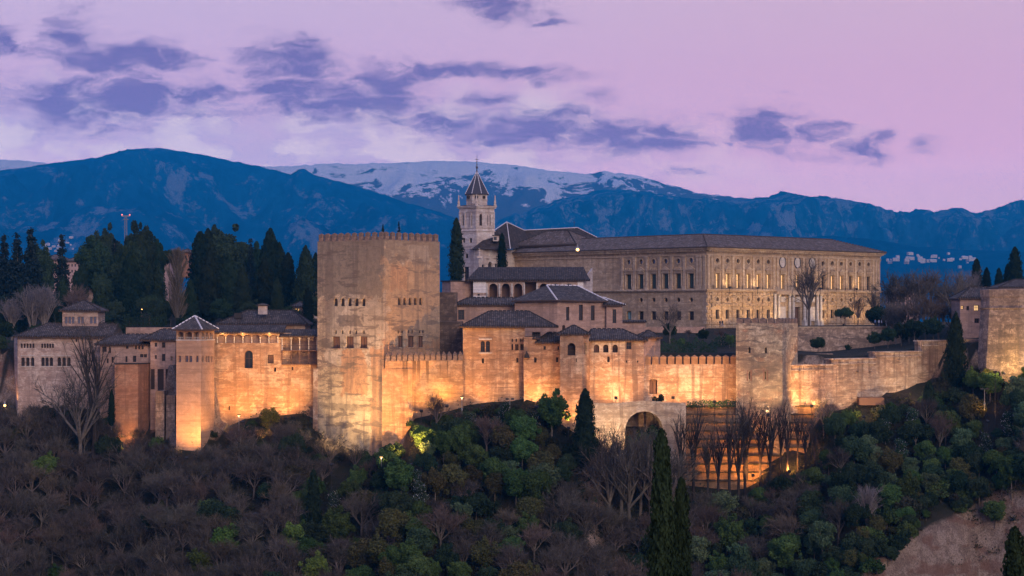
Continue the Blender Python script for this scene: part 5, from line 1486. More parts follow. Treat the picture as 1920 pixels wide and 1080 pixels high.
# white villages across the plain
rv = random.Random(5)
HV = None
for i in range(62):
    if i < 46: px, py, Yv = rv.choice([1640, 1655, 1672, 1690, 1702, 1718, 1735, 1752, 1766, 1785, 1802, 1818]) + rv.gauss(0, 6), 486 + rv.gauss(0, 4) + (3 if rv.random() < .5 else -2), 3400 + rv.uniform(-60, 60)
    else: px, py, Yv = rv.choice([90, 100, 112, 128, 136]) + rv.gauss(0, 5), 462 + rv.gauss(0, 9), 3450
    lab = 'tiny white house of the far village on the plain behind the palace' if i < 46 else 'tiny pale house of the far hamlet above the conifers'
    if HV is None:
        mb = MB(); mb.box((0, 0, 1.4), (6, 5, 4.5)); mb.prism([Vector(p) for p in ((-3.4, -2.9), (3.4, -2.9), (3.4, 2.9), (-3.4, 2.9))], 3.65, 5.2, 0, [Vector(p) for p in ((-2.6, -.2), (2.6, -.2), (2.6, .2), (-2.6, .2))])
        HV = mb.build('distant_house', 'far_white'); o = HV
    else: o = HV.copy(); COL.objects.link(o)
    o.location = (PX(px, Yv), Yv, PZ(py, Yv)); s = rv.uniform(.55, 1.3); o.scale = (s * rv.uniform(.6, 1.6), s, s * .8); o.rotation_euler = (0, 0, rv.uniform(-.5, .5))
    tag(o, lab, 'house', 'far village houses' if i < 46 else 'far hamlet houses')
mb_ = None

# ------------------------------------------------------------------ plants: meshes for each kind, shared by all of that kind
def quads_mesh(name, V, mat, k=4):
    n = len(V) // k
    me = bpy.data.meshes.new(name)
    me.vertices.add(len(V)); me.vertices.foreach_set('co', np.asarray(V, dtype=np.float32).ravel())
    me.loops.add(len(V)); me.loops.foreach_set('vertex_index', np.arange(len(V), dtype=np.int32))
    me.polygons.add(n); me.polygons.foreach_set('loop_start', np.arange(0, len(V), k, dtype=np.int32)); me.polygons.foreach_set('loop_total', np.full(n, k, dtype=np.int32))
    me.materials.append(MATS[mat]); me.update(); me.validate()
    return me
def unit(v): return v / np.maximum(np.linalg.norm(v, axis=-1, keepdims=True), 1e-9)
def leaf_quads(P, N, size, elong=1.0, up=0.0, jitter=.8):
    n = len(P)
    N = unit(N + rng.normal(0, jitter, (n, 3)))
    A = np.cross(N, rng.normal(0, 1, (n, 3)))
    if up > 0: A = A * (1 - up) + np.array([0, 0, 1.0]) * up * np.linalg.norm(A, axis=1, keepdims=True)
    A = unit(A); B = unit(np.cross(N, A))
    s = size * rng.uniform(.6, 1.35, (n, 1))
    a, b = A * s * elong, B * s
    return np.stack([P - a * .5, P + b * .5, P + a * .5, P - b * .5], 1).reshape(-1, 3)
def blob_leaves(blobs, dens, size, **kw):
    Ps, Ns = [], []
    for (cx, cy, cz, rx, ry, rz) in blobs:
        n = int(dens * (rx * ry * rz) ** (2 / 3))
        d = unit(rng.normal(0, 1, (n, 3)))
        r = 1 - .5 * rng.random((n, 1)) ** 2 + .14 * np.sin(d[:, :1] * 9 + cx * 5) * np.cos(d[:, 2:] * 8 + cy)
        Ps.append(np.array([cx, cy, cz]) + d * r * np.array([rx, ry, rz])); Ns.append(d)
    return leaf_quads(np.concatenate(Ps), np.concatenate(Ns), size, **kw)
class Wood:
    def __init__(s): s.mb = MB(); s.tw = []
    def seg(s, p, q, r0, r1, n=5): s.mb.tube(p, q, r0, r1, n, caps=False)
    def ribbon(s, p, q, w):
        d = np.array(q) - np.array(p); side = unit(np.cross(d, rng.normal(0, 1, 3))) * w
        s.tw.append([np.array(p) - side, np.array(p) + side, np.array(q) + side * .25, np.array(q) - side * .25])
def rdir(d, ang):
    d = Vector(d).normalized(); o = d.orthogonal().normalized(); o.rotate(Matrix.Rotation(random.uniform(0, 6.283), 3, d))
    return (d * math.cos(ang) + o * math.sin(ang)).normalized()
def wood_meshes(w, name, bark, twig):
    t = w.mb.build(name + '_wood', bark); me = t.data; bpy.data.objects.remove(t)
    cr = quads_mesh(name + '_crown', np.array(w.tw).reshape(-1, 3), twig)
    return me, cr
def bare_tree(H, spread=1.0, limbs=6, k2=6, k3=5, tw=8, bark='bark', twig='twig', trunk=.28, twl=.13, w=.026):
    W_ = Wood()
    th_ = H * trunk * random.uniform(.85, 1.15)
    top = Vector((random.uniform(-.2, .2), random.uniform(-.2, .2), th_))
    W_.seg((0, 0, -1.2), top, H * .022, H * .016, 7)
    for i in range(limbs):
        a = 6.283 * (i + random.random() * .7) / limbs
        tilt = random.uniform(.25, .95) * spread if i else .1
        d = Vector((math.cos(a) * math.sin(tilt), math.sin(a) * math.sin(tilt), math.cos(tilt)))
        L1 = H * random.uniform(.30, .42)
        st = top * random.uniform(.8, 1.0)
        m1 = st + d * L1 * .5; d2 = (d + Vector((0, 0, .35))).normalized(); e1 = m1 + d2 * L1 * .5
        W_.seg(st, m1, H * .014, H * .011); W_.seg(m1, e1, H * .011, H * .006)
        for j in range(k2):
            f = random.uniform(.35, 1.0); s2 = st.lerp(m1, f * 2) if f < .5 else m1.lerp(e1, f * 2 - 1)
            dd = (rdir(d2, random.uniform(.3, .95) * (.6 + .4 * spread)) + Vector((0, 0, .25))).normalized()
            L2 = H * random.uniform(.16, .27); e2 = s2 + dd * L2
            W_.seg(s2, e2, H * .0068, H * .0035, 4)
            for k in range(k3):
                f3 = random.uniform(.3, 1.0); s3 = s2.lerp(e2, f3); d3 = (rdir(dd, random.uniform(.3, 1.0)) + Vector((0, 0, .2))).normalized()
                e3 = s3 + d3 * H * random.uniform(.08, .16)
                W_.ribbon(s3, e3, w * 1.5)
                for q in range(tw):
                    s4 = s3.lerp(e3, random.uniform(.15, 1.0)); d4 = (rdir(d3, random.uniform(.3, 1.1)) + Vector((0, 0, .2))).normalized()
                    W_.ribbon(s4, s4 + d4 * H * twl * random.uniform(.5, 1.1), w)
    return wood_meshes(W_, 'bare', bark, twig)
def poplar(H, rad, n=130, tw=44, bark='bark_pale', twig='twig_pale', w=.034, low=.08):
    W_ = Wood(); W_.seg((0, 0, -1), (0, 0, H * .55), H * .014, H * .008, 7); W_.seg((0, 0, H * .55), (0, 0, H * .97), H * .008, H * .002, 5)
    for i in range(n):
        f = low + (1 - low) * (i / n) ** .9 * .95; z = H * f
        a = random.uniform(0, 6.283); tilt = random.uniform(.16, .42)
        d = Vector((math.cos(a) * math.sin(tilt), math.sin(a) * math.sin(tilt), math.cos(tilt)))
        L = min(H * .26, (H - z) * .9 + .4); s = Vector((0, 0, z)); e = s + d * L
        k = math.hypot(e.x, e.y) / (rad * (1.1 - .6 * f)); 
        if k > 1: e.x /= k; e.y /= k
        W_.seg(s, e, H * .004, H * .0015, 4)
        for j in range(tw):
            s2 = s.lerp(e, random.uniform(.2, 1)); W_.ribbon(s2, s2 + (rdir(e - s, random.uniform(.1, .6)) + Vector((0, 0, .3))).normalized() * random.uniform(.4, 1.3), w)
    return wood_meshes(W_, 'poplar', bark, twig)
def trunk_mesh(H, r, n=1, bark='bark', lean=.05, limbs=()):
    w = MB()
    p = Vector((0, 0, -1.2)); 
    for i in range(4):
        q = Vector((lean * H * ((i + 1) / 4) ** 2, 0, H * (i + 1) / 4)); w.tube(p, q, r * (1 - .18 * i), r * (1 - .18 * (i + 1)), 7, caps=False); p = q
    for e, rr in limbs: w.tube((lean * H * .5, 0, H * .7), e, r * .5, rr, 5, caps=False)
    t = w.build('wood', bark); me = t.data; bpy.data.objects.remove(t); return me
def broadleaf(H, R, mat, dens=330, size=.30, nb=16, z0=.28, flat=1.0):
    bl = []
    for i in range(nb):
        d = unit(rng.normal(0, 1, 3)); r = rng.uniform(.35, .72) ** .6
        cz = H * (z0 + (1 - z0) * .52) + d[2] * r * H * (1 - z0) * .40 * flat
        br = R * rng.uniform(.28, .5)
        bl.append((d[0] * r * R * .8, d[1] * r * R * .8, cz, br, br, br * .85))
    for i in range(nb):     # small outer sprays that break the outline
        d = unit(rng.normal(0, 1, 3)); br = R * rng.uniform(.10, .2); r = rng.uniform(.85, 1.12)
        bl.append((d[0] * r * R * .9, d[1] * r * R * .9, H * (z0 + (1 - z0) * .52) + d[2] * r * H * (1 - z0) * .46, br, br, br * 1.2))
    lim = [((b[0] * .8, b[1] * .8, b[2]), .03) for b in bl[:7]]
    return trunk_mesh(H * (z0 + .3), H * .022, limbs=lim), quads_mesh('crown', blob_leaves(bl, dens, size), mat)
def column(H, R, mat, n=5200, size=.26, shape=1.0, tipp=.5, lumps=7, elong=2.0, base=.04, seed=0):
    z = rng.random(n) ** .85; a = rng.uniform(0, 6.283, n)
    prof = (np.minimum(1, (z - base + .06) / .16).clip(0, 1)) ** .6 * (1 - z ** (1.7 * shape)) ** tipp
    lump = 1 + .16 * np.sin(a * 3 + z * lumps * 5 + seed) + .12 * np.sin(a * 5 - z * lumps * 9 + seed * 2) + .10 * np.sin(a * 9 + z * lumps * 23) + .15 * rng.normal(0, 1, n)
    r = R * prof * lump * (1 - .45 * rng.random(n) ** 2.5)
    gap = np.sin(a * 7 + z * 41 + seed) * np.sin(z * 67 - a * 4 + seed * 3) > .55      # hollows between the sprays
    tuft = np.sin(a * 4 + z * 29 + seed) * np.sin(z * 53 + a * 6) > .72
    r = np.where(tuft, r * 1.16 + .08, np.where(gap, r * .72, r))
    P = np.stack([r * np.cos(a), r * np.sin(a), (base + z * (1 - base)) * H], 1); N = np.stack([np.cos(a), np.sin(a), .3 + 0 * a], 1)
    return trunk_mesh(H * .5, H * .014, lean=0), quads_mesh('crown', leaf_quads(P, N, size, elong, .65, .55), mat)
def spruce(H, R, mat, tiers=34, size=.36, per=230, droop=.3):
    Ps, Ns = [], []
    for k in range(tiers):
        f = k / (tiers - 1); z = H * (.06 + .92 * f + rng.normal(0, .006)); r = R * (1 - f) ** .85 * rng.uniform(.75, 1.15) + .15
        for b in range(max(4, int(9 * (1 - f) + 3))):
            a = rng.uniform(0, 6.283); n = int(per * (r / R) ** .8 / 6) + 5
            s = rng.random(n) ** .7; rr = s * r * rng.uniform(.7, 1.1)
            P = np.stack([rr * np.cos(a) + rng.normal(0, .28, n), rr * np.sin(a) + rng.normal(0, .28, n), z - droop * rr * s + rng.normal(0, .22, n)], 1)
            Ps.append(P); Ns.append(np.tile([.3 * math.cos(a), .3 * math.sin(a), 1.0], (n, 1)))
    return trunk_mesh(H * .95, H * .014, lean=0), quads_mesh('crown', leaf_quads(np.concatenate(Ps), np.concatenate(Ns), size, 1.5, 0, .5), mat)
def umbrella_pine(H, R, mat, dens=420, size=.30):
    bl = []
    for i in range(15):
        a = rng.uniform(0, 6.283); q = R * math.sqrt(rng.random()) * .8; br = R * rng.uniform(.26, .42)
        bl.append((q * math.cos(a), q * math.sin(a), H * .78 + (R - q) * .34 + rng.uniform(-.1, .1) * R, br, br, br * .7))
    return trunk_mesh(H * .72, H * .02, limbs=[((b[0], b[1], b[2]), .05) for b in bl[:7]]), quads_mesh('crown', blob_leaves(bl, dens, size), mat)
def palm_meshes():
    w = MB(); w.tube((0, 0, -1), (0, 0, 4.2), .38, .34, 9, caps=False); w.lathe((0, 0, 3.6), [(.34, 0), (.55, .3), (.5, .8), (.2, 1.0)], 9)
    t = w.build('wood', 'bark'); me = t.data; bpy.data.objects.remove(t)
    V = []
    for i in range(46):
        a = random.uniform(0, 6.283); el0 = random.uniform(-.2, 1.45); L = random.uniform(2.6, 3.4); p = Vector((0, 0, 4.4)); d = Vector((math.cos(a) * math.cos(el0), math.sin(a) * math.cos(el0), math.sin(el0)))
        for s in range(12):
            q = p + d * L / 12; side = d.cross(Vector((0, 0, 1))).normalized() if abs(d.z) < .98 else Vector((1, 0, 0))
            ll = .75 * math.sin(math.pi * (s + 1.5) / 14)
            for sg in (-1, 1):
                for u in (0, .5):
                    b = p.lerp(q, u); tip = b + side * sg * ll + d * .3 + Vector((0, 0, -.18)); V += [b, b + d * .10, tip + d * .03, tip]
            V += [p + side * .03, p - side * .03, q - side * .02, q + side * .02]
            p = q; d = (d + Vector((0, 0, -.13))).normalized()
    return me, quads_mesh('crown', np.array([tuple(v) for v in V]), 'leaf_palm')

KIND = {}
def kind(name, H, variants): KIND[name] = (H, variants)
kind('bare', 9.0, [bare_tree(9.0, random.uniform(.9, 1.25)) for _ in range(6)])
kind('bare_brown', 9.0, [bare_tree(9.0, random.uniform(.8, 1.1), twig='twig_brown') for _ in range(3)])
kind('bare_tall', 15.0, [bare_tree(15.0, .40, 5, 5, 3, 4, bark='bark_silhouette', trunk=.36, twl=.07, w=.02) for _ in range(4)])
kind('bare_pale', 12.0, [bare_tree(12.0, .38, 8, 7, 4, 8, 'bark_pale', 'twig_pale', .12, .09, .024) for _ in range(2)])
kind('bare_open', 9.0, [bare_tree(9.0, .9, 7, 6, 4, 5, twl=.10, w=.02) for _ in range(3)])
kind('poplar', 15.0, [poplar(15.0, 2.3, twig='twig_brown'), poplar(15.0, 2.0)])
kind('green', 8.0, [broadleaf(8.0, 3.2, 'leaf_green') for _ in range(3)])
kind('dark', 8.0, [broadleaf(8.0, 3.3, 'leaf_dark') for _ in range(3)])
kind('spring', 7.0, [broadleaf(7.0, 2.5, 'leaf_spring', 260, .28) for _ in range(2)])
kind('olive', 7.0, [broadleaf(7.0, 2.8, 'leaf_olive', 260, .26) for _ in range(2)])
kind('sage', 7.0, [broadleaf(7.0, 2.5, 'leaf_sage', 260, .27) for _ in range(2)])
kind('yellow', 5.0, [broadleaf(5.0, 2.0, 'leaf_yellow', 260, .25, z0=.15)])
kind('shrub', 3.0, [broadleaf(3.0, 1.9, m_, 360, .24, 9, .05) for m_ in ('leaf_dark', 'leaf_green', 'leaf_under')])
kind('cypress', 16.0, [column(16.0, 1.75, 'leaf_cypress', 6500, .28, 1.0, .55, seed=i) for i in range(3)])
kind('cypress_wide', 16.0, [column(16.0, 2.9, 'leaf_cypress', 9000, .32, .9, .7, 5, seed=i + 5) for i in range(3)])
kind('cypress_fine', 22.0, [column(22.0, .85, 'leaf_cypress', 30000, .10, 1.1, .5, 12, 2.2, seed=i + 9) for i in range(2)])
kind('spruce', 16.0, [spruce(16.0, 3.4, 'leaf_spruce'), spruce(16.0, 2.6, 'leaf_spruce', 26)])
kind('cedar', 16.0, [spruce(16.0, 4.6, 'leaf_pine', 26, .42, 420, .1), spruce(16.0, 4.0, 'leaf_spruce', 30, .4, 360, .15)])
kind('pine', 15.0, [umbrella_pine(15.0, 5.2, 'leaf_pine'), umbrella_pine(15.0, 4.6, 'leaf_pine')])
kind('big_round', 15.0, [broadleaf(15.0, 5.4, 'leaf_pine', 330, .38, 24, .12), broadleaf(15.0, 5.0, 'leaf_dark', 330, .38, 22, .12)])
kind('palm', 6.0, [palm_meshes()])
kind('clipped', 4.2, [umbrella_pine(4.2, 3.2, 'leaf_dark', 700, .22)])
bl_ = [(x_, y_, z_2, .8, .8, .8) for x_, y_, z_2 in ((0, 0, 1.2), (.6, .3, 2.0), (-.6, .1, 2.2), (.2, -.4, 3.0), (-.2, .2, 3.7), (.5, 0, 4.1))]
LV = blob_leaves(bl_, 420, .22)
kind('blossom', 5.0, [(trunk_mesh(2.5, .08), quads_mesh('crown', LV, 'leaf_dark'))])
PET = [quads_mesh('blossoms', blob_leaves([(b[0], b[1], b[2], b[3] * 1.12, b[4] * 1.12, b[5] * 1.12) for b in bl_], 85, .13), 'petal')]

NAMES = dict(bare='bare_tree', bare_brown='bare_tree', bare_tall='bare_tree', bare_pale='bare_tree', bare_open='bare_tree', poplar='poplar_tree', green='broadleaf_tree', dark='evergreen_tree', spring='spring_tree',
             olive='olive_green_tree', sage='sage_green_tree', yellow='yellow_green_tree', shrub='shrub', cypress='cypress_tree', cypress_wide='cypress_tree', cypress_fine='cypress_tree', spruce='spruce_tree',
             cedar='cedar_tree', pine='pine_tree', big_round='evergreen_tree', palm='palm_tree', clipped='clipped_tree', blossom='blossom_shrub')
TREES = []
def plant(k, px, Y, h, label, group=None, z=None, var=None, wide=1.0, rz=None):
    H, vs = KIND[k]
    tm, cm_ = vs[var if var is not None else random.randrange(len(vs))]
    X = PX(px, Y); zz = ground(X, Y) if z is None else z
    s = h / H
    r = empty(NAMES[k], (X, Y, zz - .1), label, 'shrub' if k in ('shrub', 'blossom') else 'tree', group, random.uniform(0, 6.28) if rz is None else rz)
    r.scale = (s * wide, s * wide, s)
    for nm_, me in (('trunk', tm), ('crown', cm_)):
        o = bpy.data.objects.new(nm_, me); COL.objects.link(o); o.parent = r
    if k == 'blossom':
        o = bpy.data.objects.new('blossoms', PET[0]); COL.objects.link(o); o.parent = r
    TREES.append((X, Y, px))
    return r
def plant_top(k, px, Y, ytop, label, ybase=None, **kw):
    """a tree whose top stands at photo row ytop at distance Y, rooted in the ground there"""
    z = ground(PX(px, Y), Y) if ybase is None else PZ(ybase, Y)
    return plant(k, px, Y, PZ(ytop, Y) - z, label, z=z, **kw)

# -- the wooded rise behind the eastern palaces
gc = 'dark cypresses on the wooded rise'
for px, Y, yt, k, wd, lab in [
    (8, 520, 440, 'cedar', .8, 'dark feathery conifer at the very edge of the wooded rise'), (31, 540, 436, 'spruce', .9, 'slim dark spruce between two feathery cedars'), (33, 505, 450, 'cedar', .9, 'broad dark cedar in front of the slim spruce'),
    (58, 525, 428, 'cedar', .95, 'tall dark cedar with ragged tiers above the pale bare trees'), (76, 545, 455, 'big_round', .7, 'dark round crowned evergreen behind the pale bare trees'), (116, 500, 441, 'spruce', .75, 'pointed dark spruce standing alone before the pink buildings'),
    (118, 485, 520, 'cypress_wide', .9, 'dark bushy cypress at the foot of the lone spruce'), (40, 470, 535, 'cypress', .9, 'dark cypress column between the two pale bare trees'), (103, 470, 560, 'cypress', 1.1, 'low dark cypress beside the small lookout tower'),
    (203, 560, 425, 'big_round', .62, 'big round crowned pine just beside the steel mast'), (263, 565, 421, 'big_round', .58, 'tallest round crowned pine just past the steel mast'), (178, 545, 448, 'big_round', .8, 'broad dark pine crown spilling over the chalet roof'),
    (288, 570, 446, 'big_round', .5, 'smaller round pine overlapping the rose coloured house'), (215, 530, 447, 'spruce', 1.0, 'grey green spruce in the middle of the pines'), (240, 515, 458, 'big_round', .8, 'mid green leafy tree below the round pines'),
    (243, 500, 473, 'cypress_wide', 1.0, 'stout dark cypress in front of the leafy pines'), (192, 505, 505, 'big_round', .65, 'dark bushy evergreen in front of the chalet'), (297, 520, 494, 'cypress', 1.3, 'short plump cypress in front of the rose house'),
    (265, 520, 470, 'big_round', .6, 'dull green rounded evergreen behind the stout cypress'), (152, 540, 490, 'big_round', .5, 'dark round bush crown over the chalet'), (318, 545, 462, 'pine', .55, 'flat topped pine beside the brown poplar'),
    (375, 520, 435, 'cypress', 1.3, 'tall dark cypress just past the brown poplar'), (390, 545, 429, 'cypress', 1.1, 'slim cypress tip behind the tall pair'), (402, 560, 422, 'cypress', 1.0, 'slimmest cypress tip beside the round pine top'),
    (393, 490, 466, 'cypress_wide', .9, 'full dark cypress in front of the tall pair'), (430, 560, 427, 'big_round', 1.05, 'large round topped stone pine between the cypresses'), (357, 470, 525, 'cypress', 1.2, 'dark narrow cypress behind the slender tower roof'),
    (430, 500, 478, 'cypress_wide', 1.0, 'broad dark cypress below the round pine'), (470, 530, 447, 'spruce', .8, 'dark pointed fir between round pine and tall cypress'), (455, 480, 500, 'cypress_wide', .95, 'dense dark cypress right above the chimney roof'),
    (487, 555, 458, 'big_round', .6, 'green rounded crown between fir and tall cypress'), (507, 520, 429, 'cypress_wide', 1.0, 'tallest broad cypress near the chimney'), (497, 485, 485, 'cypress_wide', 1.0, 'dark massive cypress behind the chimney'),
    (524, 520, 455, 'cypress_wide', .85, 'sloping dark cypress beside the tallest broad one'), (540, 510, 474, 'cypress', 1.3, 'pointed cypress two steps from the tallest tower'), (520, 478, 520, 'cypress_wide', .8, 'dark lower cypress over the long grey roof'),
    (573, 500, 461, 'cypress_wide', .9, 'neat pointed cypress nearest the tallest tower'), (592, 530, 474, 'cypress', 1.0, 'cypress half hidden behind the tallest tower'), (577, 465, 540, 'cypress', 1.2, 'dark cypress filling the gap over the timber balcony'),
    (718, 470, 420, 'cypress', .5, 'cypress tip peeping over the tower merlons'), (748, 480, 415, 'spruce', .55, 'dark bushy treetop peeping over the tower merlons'),
    (856, 462, 409, 'cypress', .95, 'tall lone cypress beside the church belfry'), (941, 478, 437, 'cypress', .85, 'narrow cypress against the pale church wall')]:
    yb = None
    if px > 800: yb = 535
    if 700 < px < 800: yb = 480
    plant_top(k, px, Y, yt, lab, wide=wd, ybase=yb)
for px, Y, yt, lab in [(22, 462, 528, 'pale grey bare tree at the edge of the wood'), (62, 460, 505, 'broad pale bare tree with many upright stems'), (85, 462, 498, 'tall pale bare tree with upright stems beside the dark spruce')]:
    plant_top('bare_pale', px, Y, yt, lab)
plant_top('poplar', 333, 462, 475, 'brown leafless poplar with dense upright twigs', var=0, wide=1.1)
plant_top('bare_brown', 140, 480, 520, 'bare brown tree leaning beside the chalet')
plant_top('palm', 215, 437, 590, 'palm tree with drooping fronds behind the grey tiled roofs', ybase=632, wide=1.2)
for px, Y, h in ((170, 480, 6), (205, 470, 5), (228, 455, 4), (300, 470, 6), (345, 460, 5), (320, 490, 7), (145, 450, 5), (10, 450, 6), (0, 440, 5), (15, 480, 8), (280, 500, 8), (265, 455, 3.5), (350, 500, 8), (600, 480, 8), (415, 470, 7), (470, 465, 7), (545, 465, 6), (90, 450, 5), (70, 448, 5), (130, 455, 5), (-10, 500, 9), (215, 490, 7)):
    plant('dark', px, Y, h, 'low dark evergreen filling the gaps of the wooded rise', 'low evergreens on the wooded rise')
def hedge(px0, px1, Y, ytop, ybot, label, d=1.4):
    a, b = P2(px0, Y), P2(px1, Y); n = int((b.x - a.x) * (PZ(ytop, Y) - PZ(ybot, Y)) * 45)
    xs_ = rng.uniform(a.x, b.x, n); wav = .86 + .13 * np.sin(xs_ * 1.3 + px0) + .1 * np.sin(xs_ * 3.7) + .06 * np.sin(xs_ * 9.1)
    P = np.stack([xs_, Y + rng.uniform(0, d, n), PZ(ybot, Y) + (PZ(ytop, Y) - PZ(ybot, Y)) * np.minimum(1, rng.random(n) * 1.15) * wav], 1)
    front = rng.random(n) < .6; P[front, 1] = Y + rng.normal(0, .12, front.sum())
    me = quads_mesh('hedge', leaf_quads(P, np.tile([0, -1, .4], (n, 1)), .28), 'leaf_dark'); o = bpy.data.objects.new('hedge', me); COL.objects.link(o); tag(o, label, 'hedge')
hedge(228, 312, 456, 590, 612, 'clipped dark hedge on the garden terrace behind the roofs')
hedge(255, 318, 478, 562, 580, 'upper clipped hedge behind the garden terrace')
hedge(1238, 1345, 412, 637, 668, 'tall dark hedge behind the rampart merlons')
hedge(1288, 1380, 397.0, 751, 764, 'rough dark hedge along the foot of the rampart above the terraces', 1.2)
hedge(1340, 1380, 430, 628, 650, 'dark hedge block beside the wall tower')

for px, Y, h, k, lab in ((1255, 445, 4.2, 'dark', 'dark bush under the shaded terrace wall'), (1290, 448, 3.2, 'bare_brown', 'brownish leafless bush under the shaded terrace wall'), (1318, 440, 3.6, 'dark', 'rounded dark bush beside the brownish one'), (1352, 436, 4.6, 'bare_brown', 'reddish leafless tree beside the wall tower'), (1278, 425, 2.6, 'green', 'small green bush above the long hedge'), (1368, 428, 3.0, 'green', 'green bush tucked against the wall tower')):
    plant(k, px, Y, h, lab)
plant('shrub', 1234, 395.5, PZ(737, 395.5) - PZ(757, 395.5), 'dark bush growing on the bridge under the rampart door', z=PZ(757, 395.5), var=0)
# -- trees about the palace and to the west of it
bl = 'leafless trees west of the palace'
for px, Y, yt, h_, lab in [(1516, 462, 470, 0, 'large bare tree before the palace portal'), (1608, 466, 548, 0, 'small bare tree before the last palace windows'), (1642, 468, 530, 0, 'bare tree at the palace corner'), (1255, 440, 560, 0, 'spreading bare tree below the shaded palace side')]:
    plant_top('bare_open', px, Y, yt, lab, wide=.9)
for px, Y, yt, k in [(1690, 475, 495, 'bare'), (1718, 470, 500, 'bare'), (1745, 480, 490, 'bare'), (1672, 485, 520, 'bare_open'), (1770, 475, 520, 'bare'), (1705, 450, 540, 'bare'), (1735, 445, 550, 'bare_brown'), (1790, 470, 500, 'bare_open'), (1680, 455, 560, 'bare'), (1760, 450, 545, 'bare_brown'), (1785, 452, 560, 'bare')]:
    plant_top(k, px, Y, yt, 'tall leafless tree in the tangle between palace and bastion', group=bl)
plant_top('bare_pale', 1808, 500, 476, 'pale yellowish leafless tree behind the lit cottage')
for px, Y, yt, lab in [(1831, 520, 485, 'cypress with blunt tip behind the lit cottage'), (1850, 515, 501, 'short cypress behind the bastion house'), (1873, 530, 502, 'smallest cypress above the bastion house'), (1890, 505, 494, 'middle cypress above the round bastion'), (1903, 500, 463, 'tallest cypress above the round bastion'), (1932, 505, 492, 'cypress cut by the frame edge above the bastion')]:
    plant_top('cypress', px, Y, yt, lab, ybase=560, wide=1.3)
for px, Y, yt, lab in [(1583, 462, 583, 'clipped umbrella shaped evergreen on the palace terrace before the bare tree'), (1650, 464, 588, 'clipped flat evergreen by the people on the terrace'), (1668, 466, 590, 'clipped evergreen at the end of the terrace')]:
    plant_top('clipped', px, Y, yt, lab, wide=1.0)
for px, Y, h, lab in [(1534, 432, 3.6, 'dark rounded bush below the retaining wall'), (1640, 440, 4, 'dark bush at the foot of the retaining wall'), (1665, 438, 5, 'evergreen bush behind the second wall step'), (1690, 440, 5.5, 'evergreen bush behind the third wall step'), (1715, 438, 6, 'taller evergreen bush behind the third wall step'), (1590, 436, 2, 'low bush under the retaining wall'), (1750, 442, 6, 'dark evergreen behind the highest wall step')]:
    plant('dark', px, Y, h, lab, wide=1.25 if px == 1534 else 1.0)
plant_top('cypress_wide', 1792, 408, 585, 'tall dark ragged cypress before the end of the stepped wall', ybase=730, wide=.75)
plant_top('cypress', 1742, 402, 714, 'dark cypress in front of the stepped wall', ybase=835, wide=1.2)
plant_top('cypress', 1097, 380, 729, 'dark cypress beside the stone bridge', ybase=875, wide=1.25)
plant_top('cypress', 588, 372, 880, 'dark cypress below the tallest tower', ybase=1000, wide=1.0)
plant_top('cypress', 209, 410, 730, 'small dark cypress beside the red bastion', ybase=800, wide=.8)
plant_top('cypress_fine', 1241, 76, 803, 'near tall dark cypress at the bottom of the view', var=0, wide=.86)
plant_top('cypress_fine', 1277, 77, 893, 'near shorter dark cypress touching the tall one', var=1, wide=.82)
plant_top('cypress_fine', 1903, 74, 985, 'near dark cypress tip before the bare earth scarp', var=0, wide=1.2)
def beam_gap(q, X, Y):
    a = Vector((PX(q['px'], q['Y']), q['Y'])); b = Vector((PX(q['tx'], q['tY']), q['tY'])); ab = b - a
    f = max(0, min(1, (Vector((X, Y)) - a).dot(ab) / max(ab.length_squared, 1e-6)))
    return (a + ab * f - Vector((X, Y))).length
def plant_fit(k, px, yt, lab, wide=1.0, **kw):
    """a tree of natural size, set on the slope where its top comes to row yt"""
    h = KIND[k][0] * random.uniform(.95, 1.15)
    best = min((abs(HZ - (ground(PX(px, Y), Y) + h) / Y * F - yt), Y) for Y in np.arange(interp(px, YW) - (80 if px < 1540 else interp(px, SCARP) - 2), interp(px, YW) - 3, .5) if all(beam_gap(q_, PX(px, Y), Y) > 4.5 for q_ in FLOODS))
    return plant(k, px, float(best[1]), h, lab, wide=wide, **kw)
